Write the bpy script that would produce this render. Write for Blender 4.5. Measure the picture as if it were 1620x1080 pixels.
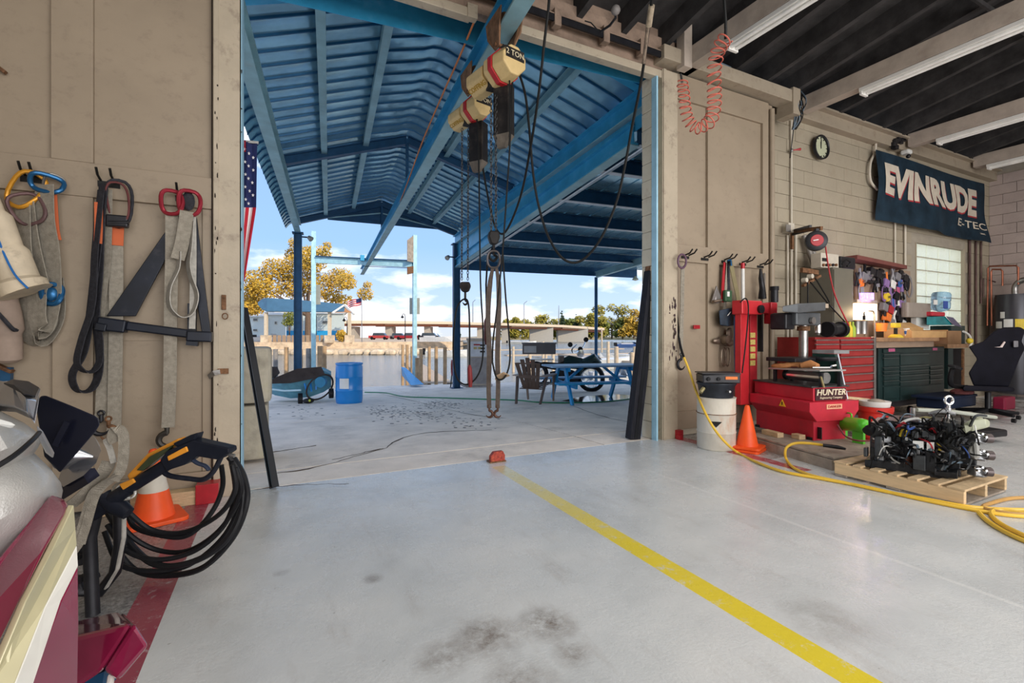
import bpy, bmesh, math, random
from mathutils import Vector, Matrix, Quaternion
R = random.Random(7)
PI = math.pi
for o in list(bpy.data.objects): bpy.data.objects.remove(o)
scn = bpy.context.scene
COL = scn.collection
# ---------------------------------------------------------------- camera
H = 1.2; FP = 750.0; YAW = math.radians(26.3); HZ = 530.0
cd = bpy.data.cameras.new('camera'); cam = bpy.data.objects.new('camera', cd); COL.objects.link(cam)
cam.location = (0, 0, H); cam.rotation_euler = (PI/2, 0, -YAW)
cd.lens = FP/1620*36; cd.sensor_width = 36; cd.shift_y = (HZ-540)/1620; cd.clip_start = .02; cd.clip_end = 2000
scn.camera = cam
scn.view_settings.view_transform = 'Standard'; scn.view_settings.look = 'None'
scn.view_settings.gamma = 1; scn.view_settings.use_curve_mapping = False
scn.view_settings.exposure = 0.0
# ---------------------------------------------------------------- world
wd = bpy.data.worlds.new('sky'); scn.world = wd; wd.use_nodes = True
nt = wd.node_tree; nt.nodes.clear()
def N(t, ty, **k):
    n = t.nodes.new(ty)
    for a, b in k.items():
        if a.startswith('i_'): n.inputs[a[2:].replace('_', ' ')].default_value = b
        else: setattr(n, a, b)
    return n
def ramp(t, fac, stops):
    r = t.nodes.new('ShaderNodeValToRGB'); e = r.color_ramp.elements
    while len(e) < len(stops): e.new(.5)
    for q, (p, c) in zip(e, stops): q.position = p; q.color = (*c, 1) if len(c) == 3 else c
    t.links.new(fac, r.inputs[0]); return r.outputs[0]
tc = N(nt, 'ShaderNodeTexCoord'); sp = N(nt, 'ShaderNodeSeparateXYZ'); nt.links.new(tc.outputs['Generated'], sp.inputs[0])
sky = ramp(nt, sp.outputs[2], [(0, (.66, .71, .78)), (.06, (.54, .70, .93)), (.18, (.34, .56, .92)), (.5, (.27, .43, .74)), (1, (.22, .36, .64))])
mp = N(nt, 'ShaderNodeMapping'); mp.inputs['Scale'].default_value = (2.2, 2.2, 7); mp.inputs['Location'].default_value = (.6, .1, .35)
nt.links.new(tc.outputs['Generated'], mp.inputs[0])
nz = N(nt, 'ShaderNodeTexNoise', i_Scale=1.6, i_Detail=7.0, i_Roughness=.55); nt.links.new(mp.outputs[0], nz.inputs['Vector'])
cm = ramp(nt, nz.outputs[0], [(.50, (0, 0, 0)), (.68, (1, 1, 1))])
mx = N(nt, 'ShaderNodeMixRGB'); nt.links.new(cm, mx.inputs[0]); nt.links.new(sky, mx.inputs[1]); mx.inputs[2].default_value = (1.5, 1.42, 1.4, 1)
bg = N(nt, 'ShaderNodeBackground'); bg.inputs[1].default_value = 1.25; nt.links.new(mx.outputs[0], bg.inputs[0])
wo = N(nt, 'ShaderNodeOutputWorld'); nt.links.new(bg.outputs[0], wo.inputs[0])
# ---------------------------------------------------------------- lights
def light(name, ty, loc, rot, e, col, **k):
    l = bpy.data.lights.new(name, ty); l.energy = e; l.color = col
    for a, b in k.items(): setattr(l, a, b)
    o = bpy.data.objects.new(name, l); COL.objects.link(o); o.location = loc; o.rotation_euler = rot; return o
sd = Vector((-.30, 1.0, -.62)).normalized()
so = light('sun', 'SUN', (0, 0, 20), (0, 0, 0), 3.6, (1, .84, .62), angle=.01); so.rotation_euler = sd.to_track_quat('-Z', 'Y').to_euler()
# added fill lights: one unseen behind the camera, two under the ceiling
light('rear_fill', 'AREA', (3.5, -5.3, 2.3), (PI/2, 0, 0), 760, (1, .985, .98), shape='RECTANGLE', size=10, size_y=3.6)
light('ceiling_fill_a', 'AREA', (2.5, .2, 4.25), (0, 0, 0), 115, (1, .96, .90), shape='RECTANGLE', size=6, size_y=3.5)
light('ceiling_fill_b', 'AREA', (8.5, .8, 4.15), (0, 0, 0), 95, (1, .92, .84), shape='RECTANGLE', size=5, size_y=3.5)
# ---------------------------------------------------------------- pixel -> world helpers (1620x1080 frame)
F = Vector((math.sin(YAW), math.cos(YAW), 0)); RT = Vector((math.cos(YAW), -math.sin(YAW), 0)); UP = Vector((0, 0, 1)); CO = Vector((0, 0, H))
def ray(px, py): return F + RT*((px-810)/FP) + UP*((HZ-py)/FP)
def D(px, py, d): return CO + ray(px, py)*d
def W(px, py, y): r = ray(px, py); return CO + r*(y/r.y)
def X(px, py, x): r = ray(px, py); return CO + r*(x/r.x)
def G(px, py, z=0.0): r = ray(px, py); return CO + r*((z-H)/r.z)
SL = .045; Y0 = 4.45
def S(px, py):                                   # the sloping apron outside
    r = ray(px, py); t = (-SL*(-Y0) - H)/(r.z + SL*r.y) if True else 0
    return CO + r*t
def sz(y): return -SL*(y-Y0) if y > Y0 else 0.0
# ---------------------------------------------------------------- materials
MC = {}
def M(name, col, rough=.5, metal=0.0, var=.12, scale=6.0, bump=0.0, bs=60.0, dirt=None, damt=.35, ds=3.0, emit=0, trans=0, alpha=1, stretch=None, coat=0, ior=1.45):
    if name in MC: return MC[name]
    m = bpy.data.materials.new(name); m.use_nodes = True; t = m.node_tree; L = t.links
    b = t.nodes['Principled BSDF']; b.inputs['Roughness'].default_value = rough; b.inputs['Metallic'].default_value = metal
    b.inputs['Transmission Weight'].default_value = trans; b.inputs['Alpha'].default_value = alpha; b.inputs['IOR'].default_value = ior
    b.inputs['Coat Weight'].default_value = coat
    if max(col) < .05 and metal == 0 and not coat: b.inputs['Specular IOR Level'].default_value = .18
    g = N(t, 'ShaderNodeNewGeometry'); vec = g.outputs['Position']
    if stretch:
        q = N(t, 'ShaderNodeMapping'); q.inputs['Scale'].default_value = stretch; L.new(vec, q.inputs[0]); vec = q.outputs[0]
    nz = N(t, 'ShaderNodeTexNoise', i_Scale=scale, i_Detail=4.0, i_Roughness=.6); L.new(vec, nz.inputs['Vector'])
    lo = tuple(max(0, c*(1-var)) for c in col); hi = tuple(min(1, c*(1+var)) for c in col)
    c = ramp(t, nz.outputs[0], [(.3, lo), (.7, hi)])
    if dirt:
        n2 = N(t, 'ShaderNodeTexNoise', i_Scale=ds, i_Detail=8.0, i_Roughness=.72); L.new(vec, n2.inputs['Vector'])
        f = ramp(t, n2.outputs[0], [(.54, (0, 0, 0)), (.78, (damt,)*3)])
        k = N(t, 'ShaderNodeMixRGB'); L.new(f, k.inputs[0]); L.new(c, k.inputs[1]); k.inputs[2].default_value = (*dirt, 1); c = k.outputs[0]
    L.new(c, b.inputs['Base Color'])
    if emit: L.new(c, b.inputs['Emission Color']); b.inputs['Emission Strength'].default_value = emit
    if bump:
        n3 = N(t, 'ShaderNodeTexNoise', i_Scale=bs, i_Detail=3.0); L.new(vec, n3.inputs['Vector'])
        u = N(t, 'ShaderNodeBump', i_Strength=min(1, bump), i_Distance=.01 if bump <= 1 else .01*bump); L.new(n3.outputs[0], u.inputs['Height']); L.new(u.outputs[0], b.inputs['Normal'])
    MC[name] = m; return m
# ---------------------------------------------------------------- mesh builder
WM = {}
def wm(o): return WM.get(o.name, Matrix.Identity(4)) if o else Matrix.Identity(4)
class B:
    def __init__(s, T=None): s.v = []; s.f = []; s.T = T; s.sm = False
    def add(s, vs, fs):
        n = len(s.v)
        s.v += [ (s.T @ Vector(v)) if s.T else Vector(v) for v in vs]; s.f += [tuple(i+n for i in f) for f in fs]; return s
    def box(s, x0, x1, y0, y1, z0, z1):
        if x0 > x1: x0, x1 = x1, x0
        if y0 > y1: y0, y1 = y1, y0
        if z0 > z1: z0, z1 = z1, z0
        return s.add([(x0,y0,z0),(x1,y0,z0),(x1,y1,z0),(x0,y1,z0),(x0,y0,z1),(x1,y0,z1),(x1,y1,z1),(x0,y1,z1)],
                     [(0,3,2,1),(4,5,6,7),(0,1,5,4),(1,2,6,5),(2,3,7,6),(3,0,4,7)])
    def cbox(s, c, sx, sy, sz_, rot=None):
        c = Vector(c); q = [Vector((a*sx/2, b*sy/2, d*sz_/2)) for d in (-1,1) for a, b in ((-1,-1),(1,-1),(1,1),(-1,1))]
        if rot is not None: q = [rot @ p for p in q]
        return s.add([c+p for p in q], [(0,3,2,1),(4,5,6,7),(0,1,5,4),(1,2,6,5),(2,3,7,6),(3,0,4,7)])
    def rbox(s, x0, x1, y0, y1, z0, z1, r=.02, n=3):   # box with rounded vertical edges
        if x0 > x1: x0, x1 = x1, x0
        if y0 > y1: y0, y1 = y1, y0
        pts = []
        for cx, cy, a0 in ((x1-r, y1-r, 0), (x0+r, y1-r, 90), (x0+r, y0+r, 180), (x1-r, y0+r, 270)):
            for i in range(n+1):
                a = math.radians(a0+90*i/n); pts.append((cx+r*math.cos(a), cy+r*math.sin(a)))
        return s.poly(pts, lambda p, h: (p[0], p[1], h), z0, z1)
    def poly(s, pts, fn, h0, h1):                     # prism of polygon pts through fn(p, h)
        n = len(pts); vs = [fn(p, h0) for p in pts]+[fn(p, h1) for p in pts]
        return s.add(vs, [tuple(range(n))[::-1], tuple(range(n, 2*n))]+[(i, (i+1) % n, n+(i+1) % n, n+i) for i in range(n)])
    def bar(s, p0, p1, w, h, up=(0,0,1)):
        p0 = Vector(p0); p1 = Vector(p1); a = (p1-p0).normalized(); u = Vector(up)
        sd_ = a.cross(u)
        if sd_.length < 1e-4: sd_ = a.cross(Vector((1,0,0)))
        sd_.normalize(); u = sd_.cross(a).normalized()
        q = [p+sd_*(i*w/2)+u*(j*h/2) for p in (p0, p1) for i, j in ((-1,-1),(1,-1),(1,1),(-1,1))]
        return s.add(q, [(0,1,2,3),(7,6,5,4),(0,4,5,1),(1,5,6,2),(2,6,7,3),(3,7,4,0)])
    def ibeam(s, p0, p1, w, h, t=.02, up=(0,0,1)):
        p0 = Vector(p0); p1 = Vector(p1); a = (p1-p0).normalized(); sd_ = a.cross(Vector(up)).normalized(); u = sd_.cross(a)
        s.bar(p0+u*(h/2-t/2), p1+u*(h/2-t/2), w, t, up); s.bar(p0-u*(h/2-t/2), p1-u*(h/2-t/2), w, t, up); return s.bar(p0, p1, t, h-2*t, up)
    def tube(s, pts, r, n=8, closed=False, flat=1.0):
        pts = [Vector(p) for p in pts]; m = len(pts); vs = []; nrm = None
        rs = r if isinstance(r, (list, tuple)) else [r]*m
        for i, p in enumerate(pts):
            if closed: a = pts[(i+1) % m]-pts[i-1]
            else: a = pts[min(i+1, m-1)]-pts[max(i-1, 0)]
            if a.length < 1e-9: a = Vector((0,0,1))
            a.normalize()
            if nrm is None:
                nrm = a.cross(Vector((0,0,1)) if abs(a.z) < .9 else Vector((1,0,0))).normalized()
            nrm = (nrm-a*nrm.dot(a))
            nrm = nrm.normalized() if nrm.length > 1e-6 else a.orthogonal().normalized()
            bn = a.cross(nrm)
            for k in range(n):
                t = 2*PI*k/n; vs.append(p+(nrm*math.cos(t)+bn*math.sin(t)*flat)*rs[i])
        fs = []
        for i in range(m if closed else m-1):
            j = (i+1) % m
            for k in range(n): fs.append((i*n+k, i*n+(k+1) % n, j*n+(k+1) % n, j*n+k))
        if not closed: fs += [tuple(range(n))[::-1], tuple(range((m-1)*n, m*n))]
        s.sm = True; return s.add(vs, fs)
    def cyl(s, p0, p1, r0, r1=None, n=16): return s.tube([p0, p1], [r0, r0 if r1 is None else r1], n)
    def lathe(s, prof, c, axis=(0,0,1), n=20, sc=1.0, ring=False):
        c = Vector(c); a = Vector(axis).normalized(); u = a.orthogonal().normalized() if abs(a.z) < .99 else Vector((1,0,0)); w = a.cross(u)
        vs = []
        for r, h in prof:
            for k in range(n):
                t = 2*PI*k/n; vs.append(c+a*h+(u*math.cos(t)+w*math.sin(t)*sc)*max(r, 1e-5))
        m = len(prof); fs = [(i*n+k, i*n+(k+1) % n, ((i+1) % m)*n+(k+1) % n, ((i+1) % m)*n+k) for i in range(m if ring else m-1) for k in range(n)]
        if not ring: fs += [tuple(range(n))[::-1], tuple(range((m-1)*n, m*n))]
        s.sm = True; return s.add(vs, fs)
    def ball(s, c, r, n=12, m=8):
        rr = r if isinstance(r, (tuple, list, Vector)) else (r, r, r); vs = []; c = Vector(c)
        for i in range(m+1):
            a = -PI/2+PI*i/m
            for k in range(n): t = 2*PI*k/n; vs.append(c+Vector((rr[0]*max(math.cos(a), .001)*math.cos(t), rr[1]*max(math.cos(a), .001)*math.sin(t), rr[2]*math.sin(a))))
        s.sm = True
        return s.add(vs, [(i*n+k, i*n+(k+1) % n, (i+1)*n+(k+1) % n, (i+1)*n+k) for i in range(m) for k in range(n)])
    def loft(s, rings, caps=True):
        n = len(rings[0]); vs = [p for r in rings for p in r]; m = len(rings)
        fs = [(i*n+k, i*n+(k+1) % n, (i+1)*n+(k+1) % n, (i+1)*n+k) for i in range(m-1) for k in range(n)]
        if caps: fs += [tuple(range(n))[::-1], tuple(range((m-1)*n, m*n))]
        return s.add(vs, fs)
    def ribbon(s, pts, w, wd=(1,0,0), t=.004):        # flat strap along pts, width along wd
        pts = [Vector(p) for p in pts]; wd = Vector(wd).normalized(); rings = []
        for i, p in enumerate(pts):
            a = (pts[min(i+1, len(pts)-1)]-pts[max(i-1, 0)]).normalized(); sd_ = wd-a*wd.dot(a)
            sd_ = sd_.normalized() if sd_.length > .05 else a.orthogonal().normalized(); u = a.cross(sd_)
            ww = w[i] if isinstance(w, (list, tuple)) else w
            rings.append([p+sd_*(i_*ww/2)+u*(j*t/2) for i_, j in ((-1,-1),(1,-1),(1,1),(-1,1))])
        return s.loft(rings)
    def quad(s, a, b, c, d): return s.add([a, b, c, d], [(0,1,2,3)])
    def solid(s, pts, off):                            # thick polygon
        off = Vector(off); n = len(pts); pts = [Vector(p) for p in pts]
        return s.add(pts+[p+off for p in pts], [tuple(range(n))[::-1], tuple(range(n, 2*n))]+[(i, (i+1) % n, n+(i+1) % n, n+i) for i in range(n)])
    def build(s, name, m, par=None, smooth=None, bev=0, lab=None, cat=None, grp=None, kind=None, fix=True):
        me = bpy.data.meshes.new(name)
        xs = [min(v[i] for v in s.v) for i in range(3)]; xe = [max(v[i] for v in s.v) for i in range(3)]
        c = Vector(((xs[0]+xe[0])/2, (xs[1]+xe[1])/2, xs[2] if not par else (xs[2]+xe[2])/2))
        if par:
            inv = wm(par).inverted(); vs = [inv @ v for v in s.v]; lc = inv @ c
        else: vs = s.v; lc = c
        me.from_pydata([v-lc for v in vs], [], s.f); me.update()
        if fix:
            bm = bmesh.new(); bm.from_mesh(me); bmesh.ops.recalc_face_normals(bm, faces=bm.faces); bm.to_mesh(me); bm.free()
        me.materials.append(m)
        if (s.sm if smooth is None else smooth):
            me.shade_smooth(); 
            try: me.set_sharp_from_angle(angle=math.radians(38))
            except Exception: pass
        o = bpy.data.objects.new(name, me); COL.objects.link(o); o.location = lc
        if par: o.parent = par; WM[o.name] = wm(par) @ Matrix.Translation(lc)
        else: WM[o.name] = Matrix.Translation(lc)
        if bev:
            q = o.modifiers.new('bevel', 'BEVEL'); q.width = bev; q.segments = 2; q.limit_method = 'ANGLE'; q.harden_normals = False
        tag(o, lab, cat, grp, kind); return o
def tag(o, lab=None, cat=None, grp=None, kind=None):
    if lab: o['label'] = lab
    if cat: o['category'] = cat
    if grp: o['group'] = grp
    if kind: o['kind'] = kind
    return o
def thing(name, lab, cat, loc=(0,0,0), rz=0, grp=None, kind=None):
    o = bpy.data.objects.new(name, None); COL.objects.link(o); o.location = loc; o.rotation_euler = (0, 0, rz); o.empty_display_size = .1
    WM[o.name] = Matrix.Translation(Vector(loc)) @ Matrix.Rotation(rz, 4, 'Z'); return tag(o, lab, cat, grp, kind)
def dup(root, loc, rz=None, lab=None, grp=None, sc=None):
    r = root.copy(); COL.objects.link(r); r.location = loc
    if rz is not None: r.rotation_euler = (0, 0, rz)
    if sc: r.scale = (sc,)*3 if not isinstance(sc, tuple) else sc
    WM[r.name] = Matrix.Translation(Vector(loc)) @ Matrix.Rotation(r.rotation_euler.z, 4, 'Z')
    if lab: r['label'] = lab
    if grp: r['group'] = grp
    def kids(a, b):
        for ch in list(a.children):
            c = ch.copy(); COL.objects.link(c); c.parent = b; kids(ch, c)
    kids(root, r); return r
def inst(me, name, par, loc, sc=None, rot=None):      # repeated piece sharing mesh data, loc in parent's space
    o = bpy.data.objects.new(name, me); COL.objects.link(o); o.parent = par; o.location = loc
    if sc: o.scale = sc
    if rot: o.rotation_euler = rot
    return o
def text(body, size, T, m, par, name='lettering', ext=.002, sx=1.0, shear=0, bold=0, al='CENTER', lab=None, warp=None):
    c = bpy.data.curves.new('t', 'FONT'); c.body = body; c.size = size; c.extrude = ext; c.align_x = al; c.align_y = 'CENTER'; c.shear = shear; c.offset = bold; c.resolution_u = 2
    o = bpy.data.objects.new('t', c); COL.objects.link(o); dg = bpy.context.evaluated_depsgraph_get()
    me = bpy.data.meshes.new_from_object(o.evaluated_get(dg)); bpy.data.objects.remove(o)
    b = B(); vs = [Vector((v.co.x*sx, v.co.y, v.co.z)) for v in me.vertices]
    if warp: vs = [warp(v) for v in vs]
    b.add([T @ v for v in vs], [tuple(p.vertices) for p in me.polygons]); return b.build(name, m, par, smooth=False, lab=lab)
def frame(o, x, y):                                   # matrix with given origin, x axis and y axis
    x = Vector(x).normalized(); z = x.cross(Vector(y)).normalized(); y = z.cross(x); return Matrix(((x.x,y.x,z.x,o[0]),(x.y,y.y,z.y,o[1]),(x.z,y.z,z.z,o[2]),(0,0,0,1)))
def bez(pts, n=8, closed=False):                      # catmull-rom
    P_ = [Vector(p) for p in pts]; m = len(P_); out = []
    for i in range(m if closed else m-1):
        if closed: a, b, c, d = P_[i-1], P_[i], P_[(i+1) % m], P_[(i+2) % m]
        else: a, b, c, d = P_[max(i-1, 0)], P_[i], P_[i+1], P_[min(i+2, m-1)]
        for k in range(n):
            t = k/n; out.append(.5*((2*b)+(c-a)*t+(2*a-5*b+4*c-d)*t*t+(3*b-a-3*c+d)*t**3))
    if not closed: out.append(P_[-1])
    return out
def chain(p0, p1, L, r, w):
    p0 = Vector(p0); p1 = Vector(p1); a = (p1-p0); n = max(1, int(a.length/L)); a.normalize(); u = a.orthogonal().normalized(); v = a.cross(u); b = B()
    for i in range(n):
        c = p0+a*(L*(i+.5)); s_ = u if i % 2 else v
        b.tube([c+a*(L*.62*math.cos(t))+s_*(w*math.sin(t)) for t in [2*PI*k/8 for k in range(8)]], r, 4, closed=True)
    return b
# ================================================================ SHARED MATERIALS
cream = M('cream_paint', (.36,.30,.225), .55, var=.07, scale=2.5, bump=.25, bs=25, dirt=(.12,.07,.04), damt=.55, ds=9)
cream2 = M('cream_block_paint', (.365,.315,.235), .6, var=.07, scale=2, bump=.35, bs=40, dirt=(.25,.18,.12), damt=.35, ds=5)
blue = M('canopy_blue', (.04,.34,.60), .38, .25, var=.15, scale=3, bump=.1, bs=20, dirt=(.35,.5,.6), damt=.25)
bluef = M('canopy_blue_grey_flange', (.27,.46,.52), .45, .2, var=.2, scale=2.5, dirt=(.35,.25,.18), damt=.3)
bsheet = M('blue_sheet_metal', (.32,.58,.72), .22, .65, var=.3, scale=1.4, bump=2.6, bs=1.3)
dblue = M('dark_blue_steel', (.012,.07,.16), .45, .3, var=.2)
black = M('black_rubber', (.012,.012,.014), .45, var=.3)
blackm = M('black_metal', (.02,.02,.024), .4, .4, var=.3, scale=15)
bluegrey = M('navy_paint_steel', (.03,.045,.08), .4, .3, var=.3, dirt=(.25,.2,.16), damt=.3)
rust = M('rusty_steel', (.20,.10,.05), .75, .4, var=.5, scale=30, bump=.3)
steel = M('bare_steel', (.35,.34,.33), .35, .85, var=.2, scale=12)
chrome = M('chrome', (.75,.76,.78), .15, 1, var=.05)
strapm = M('grey_webbing', (.30,.27,.22), .85, var=.2, scale=40, bump=.4, bs=220, dirt=(.12,.09,.07), damt=.6, ds=8)
strapd = M('dark_webbing', (.035,.035,.042), .8, var=.3, scale=40, bump=.3, bs=200)
wood = M('raw_pine', (.60,.44,.26), .65, var=.22, scale=7, bump=.3, bs=40, stretch=(2,2,9), dirt=(.3,.18,.09), damt=.4)
woodg = M('grey_weathered_wood', (.33,.28,.23), .8, var=.25, scale=10, bump=.4, bs=50, dirt=(.15,.11,.08), damt=.4)
beamw = M('cream_beam_wood', (.44,.37,.31), .6, var=.14, scale=5, bump=.2, bs=20, dirt=(.2,.13,.09), damt=.4)
red = M('tool_red', (.42,.02,.03), .35, .1, var=.2, scale=8, dirt=(.12,.05,.05), damt=.4)
orange = M('cone_orange', (.9,.10,.015), .45, var=.08)
white = M('white_paint', (.75,.75,.72), .5, var=.06)
# ================================================================ SETTING
def floor_mat():
    m = bpy.data.materials.new('epoxy_floor'); m.use_nodes = True; t = m.node_tree; L = t.links; b = t.nodes['Principled BSDF']
    g = N(t, 'ShaderNodeNewGeometry'); P_ = g.outputs['Position']; s = N(t, 'ShaderNodeSeparateXYZ'); L.new(P_, s.inputs[0])
    def mth(op, a, b_=None, c=None):
        n = N(t, 'ShaderNodeMath', operation=op)
        for i, q in enumerate((a, b_, c)):
            if q is None: continue
            if isinstance(q, (int, float)): n.inputs[i].default_value = q
            else: L.new(q, n.inputs[i])
        return n.outputs[0]
    def noise(sc, det=5, ro=.6, st=None):
        v = P_
        if st: q = N(t, 'ShaderNodeMapping'); q.inputs['Scale'].default_value = st; L.new(P_, q.inputs[0]); v = q.outputs[0]
        n = N(t, 'ShaderNodeTexNoise', i_Scale=sc, i_Detail=float(det), i_Roughness=ro); L.new(v, n.inputs['Vector']); return n.outputs[0]
    def mix(f, a, col):
        k = N(t, 'ShaderNodeMixRGB'); L.new(f, k.inputs[0]); L.new(a, k.inputs[1])
        if isinstance(col, tuple): k.inputs[2].default_value = (*col, 1)
        else: L.new(col, k.inputs[2])
        return k.outputs[0]
    def R2(f, a, b_, lo=0.0, hi=1.0):
        if a > b_ and a <= 1: return ramp(t, f, [(b_, (hi,)*3), (a, (lo,)*3)])
        return ramp(t, f, [(a, (lo,)*3), (b_, (hi,)*3)])
    n1 = noise(1.3, 6); c = ramp(t, n1, [(.3, (.52,.54,.545)), (.5, (.62,.64,.645)), (.7, (.69,.70,.695))])
    c = mix(R2(noise(2.2, 8, .7, (3, .7, 1)), .55, .75, 0, .35), c, (.36,.31,.27))
    def band(x0, x1, y0, y1):
        a = mth('MULTIPLY', mth('GREATER_THAN', s.outputs[0], x0), mth('LESS_THAN', s.outputs[0], x1))
        return mth('MULTIPLY', a, mth('MULTIPLY', mth('GREATER_THAN', s.outputs[1], y0), mth('LESS_THAN', s.outputs[1], y1)))
    wear = R2(noise(7, 8, .75), .62, .50)
    yl = mth('MULTIPLY', band(1.745, 1.875, -2, 3.95), mth('MAXIMUM', R2(noise(9, 9, .8), .66, .54), 0.0))
    fade = N(t, 'ShaderNodeMapRange'); L.new(s.outputs[1], fade.inputs[0]); fade.inputs[1].default_value = 4.1; fade.inputs[2].default_value = 2.2; fade.inputs[3].default_value = .35; fade.inputs[4].default_value = 1
    c = mix(mth('MULTIPLY', yl, fade.outputs[0]), c, (.78,.62,.035))
    # rough grey unpainted strip on the far left
    lft = mth('LESS_THAN', s.outputs[0], -.58)
    c = mix(lft, c, ramp(t, noise(45, 4, .8), [(.35, (.10,.10,.105)), (.65, (.36,.36,.36))]))
    c = mix(mth('MULTIPLY', band(-.58, -.44, -3, 4.1), R2(noise(12, 8, .8), .72, .55)), c, (.30,.06,.09))
    c = mix(mth('MULTIPLY', band(4.13, 4.27, 2.6, 4.15), R2(noise(12, 8, .8, (4, .6, 1)), .64, .5)), c, (.38,.05,.07))
    c = mix(mth('MULTIPLY', band(4.27, 12, 3.0, 4.5), R2(noise(3,6,.7), .7, .4)), c, (.20,.17,.15))
    dk = R2(noise(6, 9, .8), .38, .60)
    c = mix(mth('MULTIPLY', band(2.935, 2.965, -2, 3.3), .35), c, (.85,.85,.83))
    for px, py, rr, a in ((770,1005,.17,.85),(865,985,.15,.9),(700,1040,.13,.7),(905,1035,.09,.7),(590,915,.06,.6),(445,905,.05,.6),(820,1075,.15,.6),(1300,980,.2,.4)):
        w_ = G(px, py); d = N(t, 'ShaderNodeVectorMath', operation='DISTANCE'); L.new(P_, d.inputs[0]); d.inputs[1].default_value = w_
        c = mix(mth('MULTIPLY', mth('MULTIPLY', R2(d.outputs['Value'], rr, rr*.3), dk), a), c, (.17,.13,.10))
    c = mix(R2(noise(30, 3, .5), .72, .76, 0, .5), c, (.2,.19,.17))
    # dark dirty strip near the threshold and a pale worn scratch
    L.new(c, b.inputs['Base Color'])
    L.new(ramp(t, noise(3, 6, .7), [(.3, (.17,)*3), (.7, (.36,)*3)]), b.inputs['Roughness'])
    b.inputs['Specular IOR Level'].default_value = .6
    n3 = noise(70, 3, .6); u = N(t, 'ShaderNodeBump', i_Strength=.30, i_Distance=.004); L.new(n3, u.inputs['Height'])
    n4 = noise(2.5, 3, .6); u2 = N(t, 'ShaderNodeBump', i_Strength=.25, i_Distance=.02); L.new(n4, u2.inputs['Height']); L.new(u.outputs[0], u2.inputs['Normal']); L.new(u2.outputs[0], b.inputs['Normal'])
    return m
B().box(-3.2, 13.1, -5.6, 4.2, -.15, 0).build('floor', floor_mat(), kind='structure')
# threshold + sloping concrete apron (slab pieces with joints)
conc = M('apron_concrete', (.86,.77,.68), .75, var=.14, scale=2.2, bump=.5, bs=45, dirt=(.20,.17,.15), damt=.55, ds=1.6)
ap = thing('apron', None, None, (3, 4.2, 0), kind='structure')
edge = [S(380,613), S(640,609), S(840,604), S(1050,601)]
def slab(ps, z0=-.4, name='slab'):
    b = B(); n = len(ps); b.add([Vector((p[0], p[1], sz(p[1]))) for p in ps]+[Vector((p[0], p[1], z0-1.4)) for p in ps], [tuple(range(n))[::-1], tuple(range(n, 2*n))]+[(i, (i+1) % n, n+(i+1) % n, n+i) for i in range(n)])
    return b.build(name, conc, ap)
def ey(x):
    a, b_ = edge[1], edge[2]; return a.y+(b_.y-a.y)*(x-a.x)/(b_.x-a.x) if x > a.x else a.y
xs = [-14, -5, -1.0, 3.2, 7.6, 12, 18]; g = .012
ys = [4.2, 4.75, 8.2, 12.0]
for i in range(len(xs)-1):
    x0, x1 = xs[i]+g, xs[i+1]-g
    for j in range(len(ys)-1):
        if j == 0 and not (-1.0 <= xs[i] < 7): 
            if xs[i] < -1.0 or xs[i] > 4: pass
        a, b_ = ys[j]+g, ys[j+1]-g
        e0, e1 = ey(x0), ey(x1)
        if a < min(e0, e1): slab([(x0,a),(x1,a),(x1,min(b_,e1)),(x0,min(b_,e0))])
    if ey(x0) > ys[-1]: slab([(x0,ys[-1]+g),(x1,ys[-1]+g),(x1,max(ey(x1),ys[-1]+g*2)),(x0,ey(x0))])
b = B().add([(-14,4.2,-.03),(18,4.2,-.03),(18,13.0,sz(13)-.03),(-14,13.0,sz(13)-.03)], [(0,1,2,3)]).build('joint_fill', M('joint_dirt',(.06,.05,.045),.9), ap)
# cracks in the apron
crk = M('crack_dirt', (.07,.045,.03), .9)
for pts in ([(437,748),(500,738),(560,722),(612,708),(640,692),(690,683),(780,680)], [(610,708),(575,716),(530,726)], [(395,722),(440,714),(500,705)], [(600,622),(680,640),(740,655),(800,662)], [(900,640),(960,660),(1000,668)], [(405,773),(470,768),(545,765)]):
    p3 = bez([S(*p)+Vector((R.uniform(-.02,.02), R.uniform(-.02,.02), .002)) for p in pts], 6)
    p3 = [p+Vector((R.uniform(-.015,.015), R.uniform(-.015,.015), 0)) for p in p3]
    B().tube(p3, [.004+.012*abs(math.sin(i*.35))*R.random() for i in range(len(p3))], 4, flat=.3).build('crack', crk, ap, lab='dark crack in the concrete')
b = B()
for cx, cy, sx, sy, n in ((655,655,60,12,150),(700,640,45,8,110),(600,650,25,10,50),(740,668,40,10,40),(480,650,50,14,30)):
    for k in range(n):
        q = S(cx+R.gauss(0,sx*.5), cy+R.gauss(0,sy*.5)); r_ = R.uniform(.008,.04)
        if q.y < 4.8: continue
        b.solid([q+Vector((r_*math.cos(a)*R.uniform(.4,1.2), r_*math.sin(a)*R.uniform(.5,1.6), .0015)) for a in [i*PI/3 for i in range(6)]], (0,0,.001))
b.build('oil_specks', M('oil_speck',(.20,.175,.16),.7), ap, kind='stuff')
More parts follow.
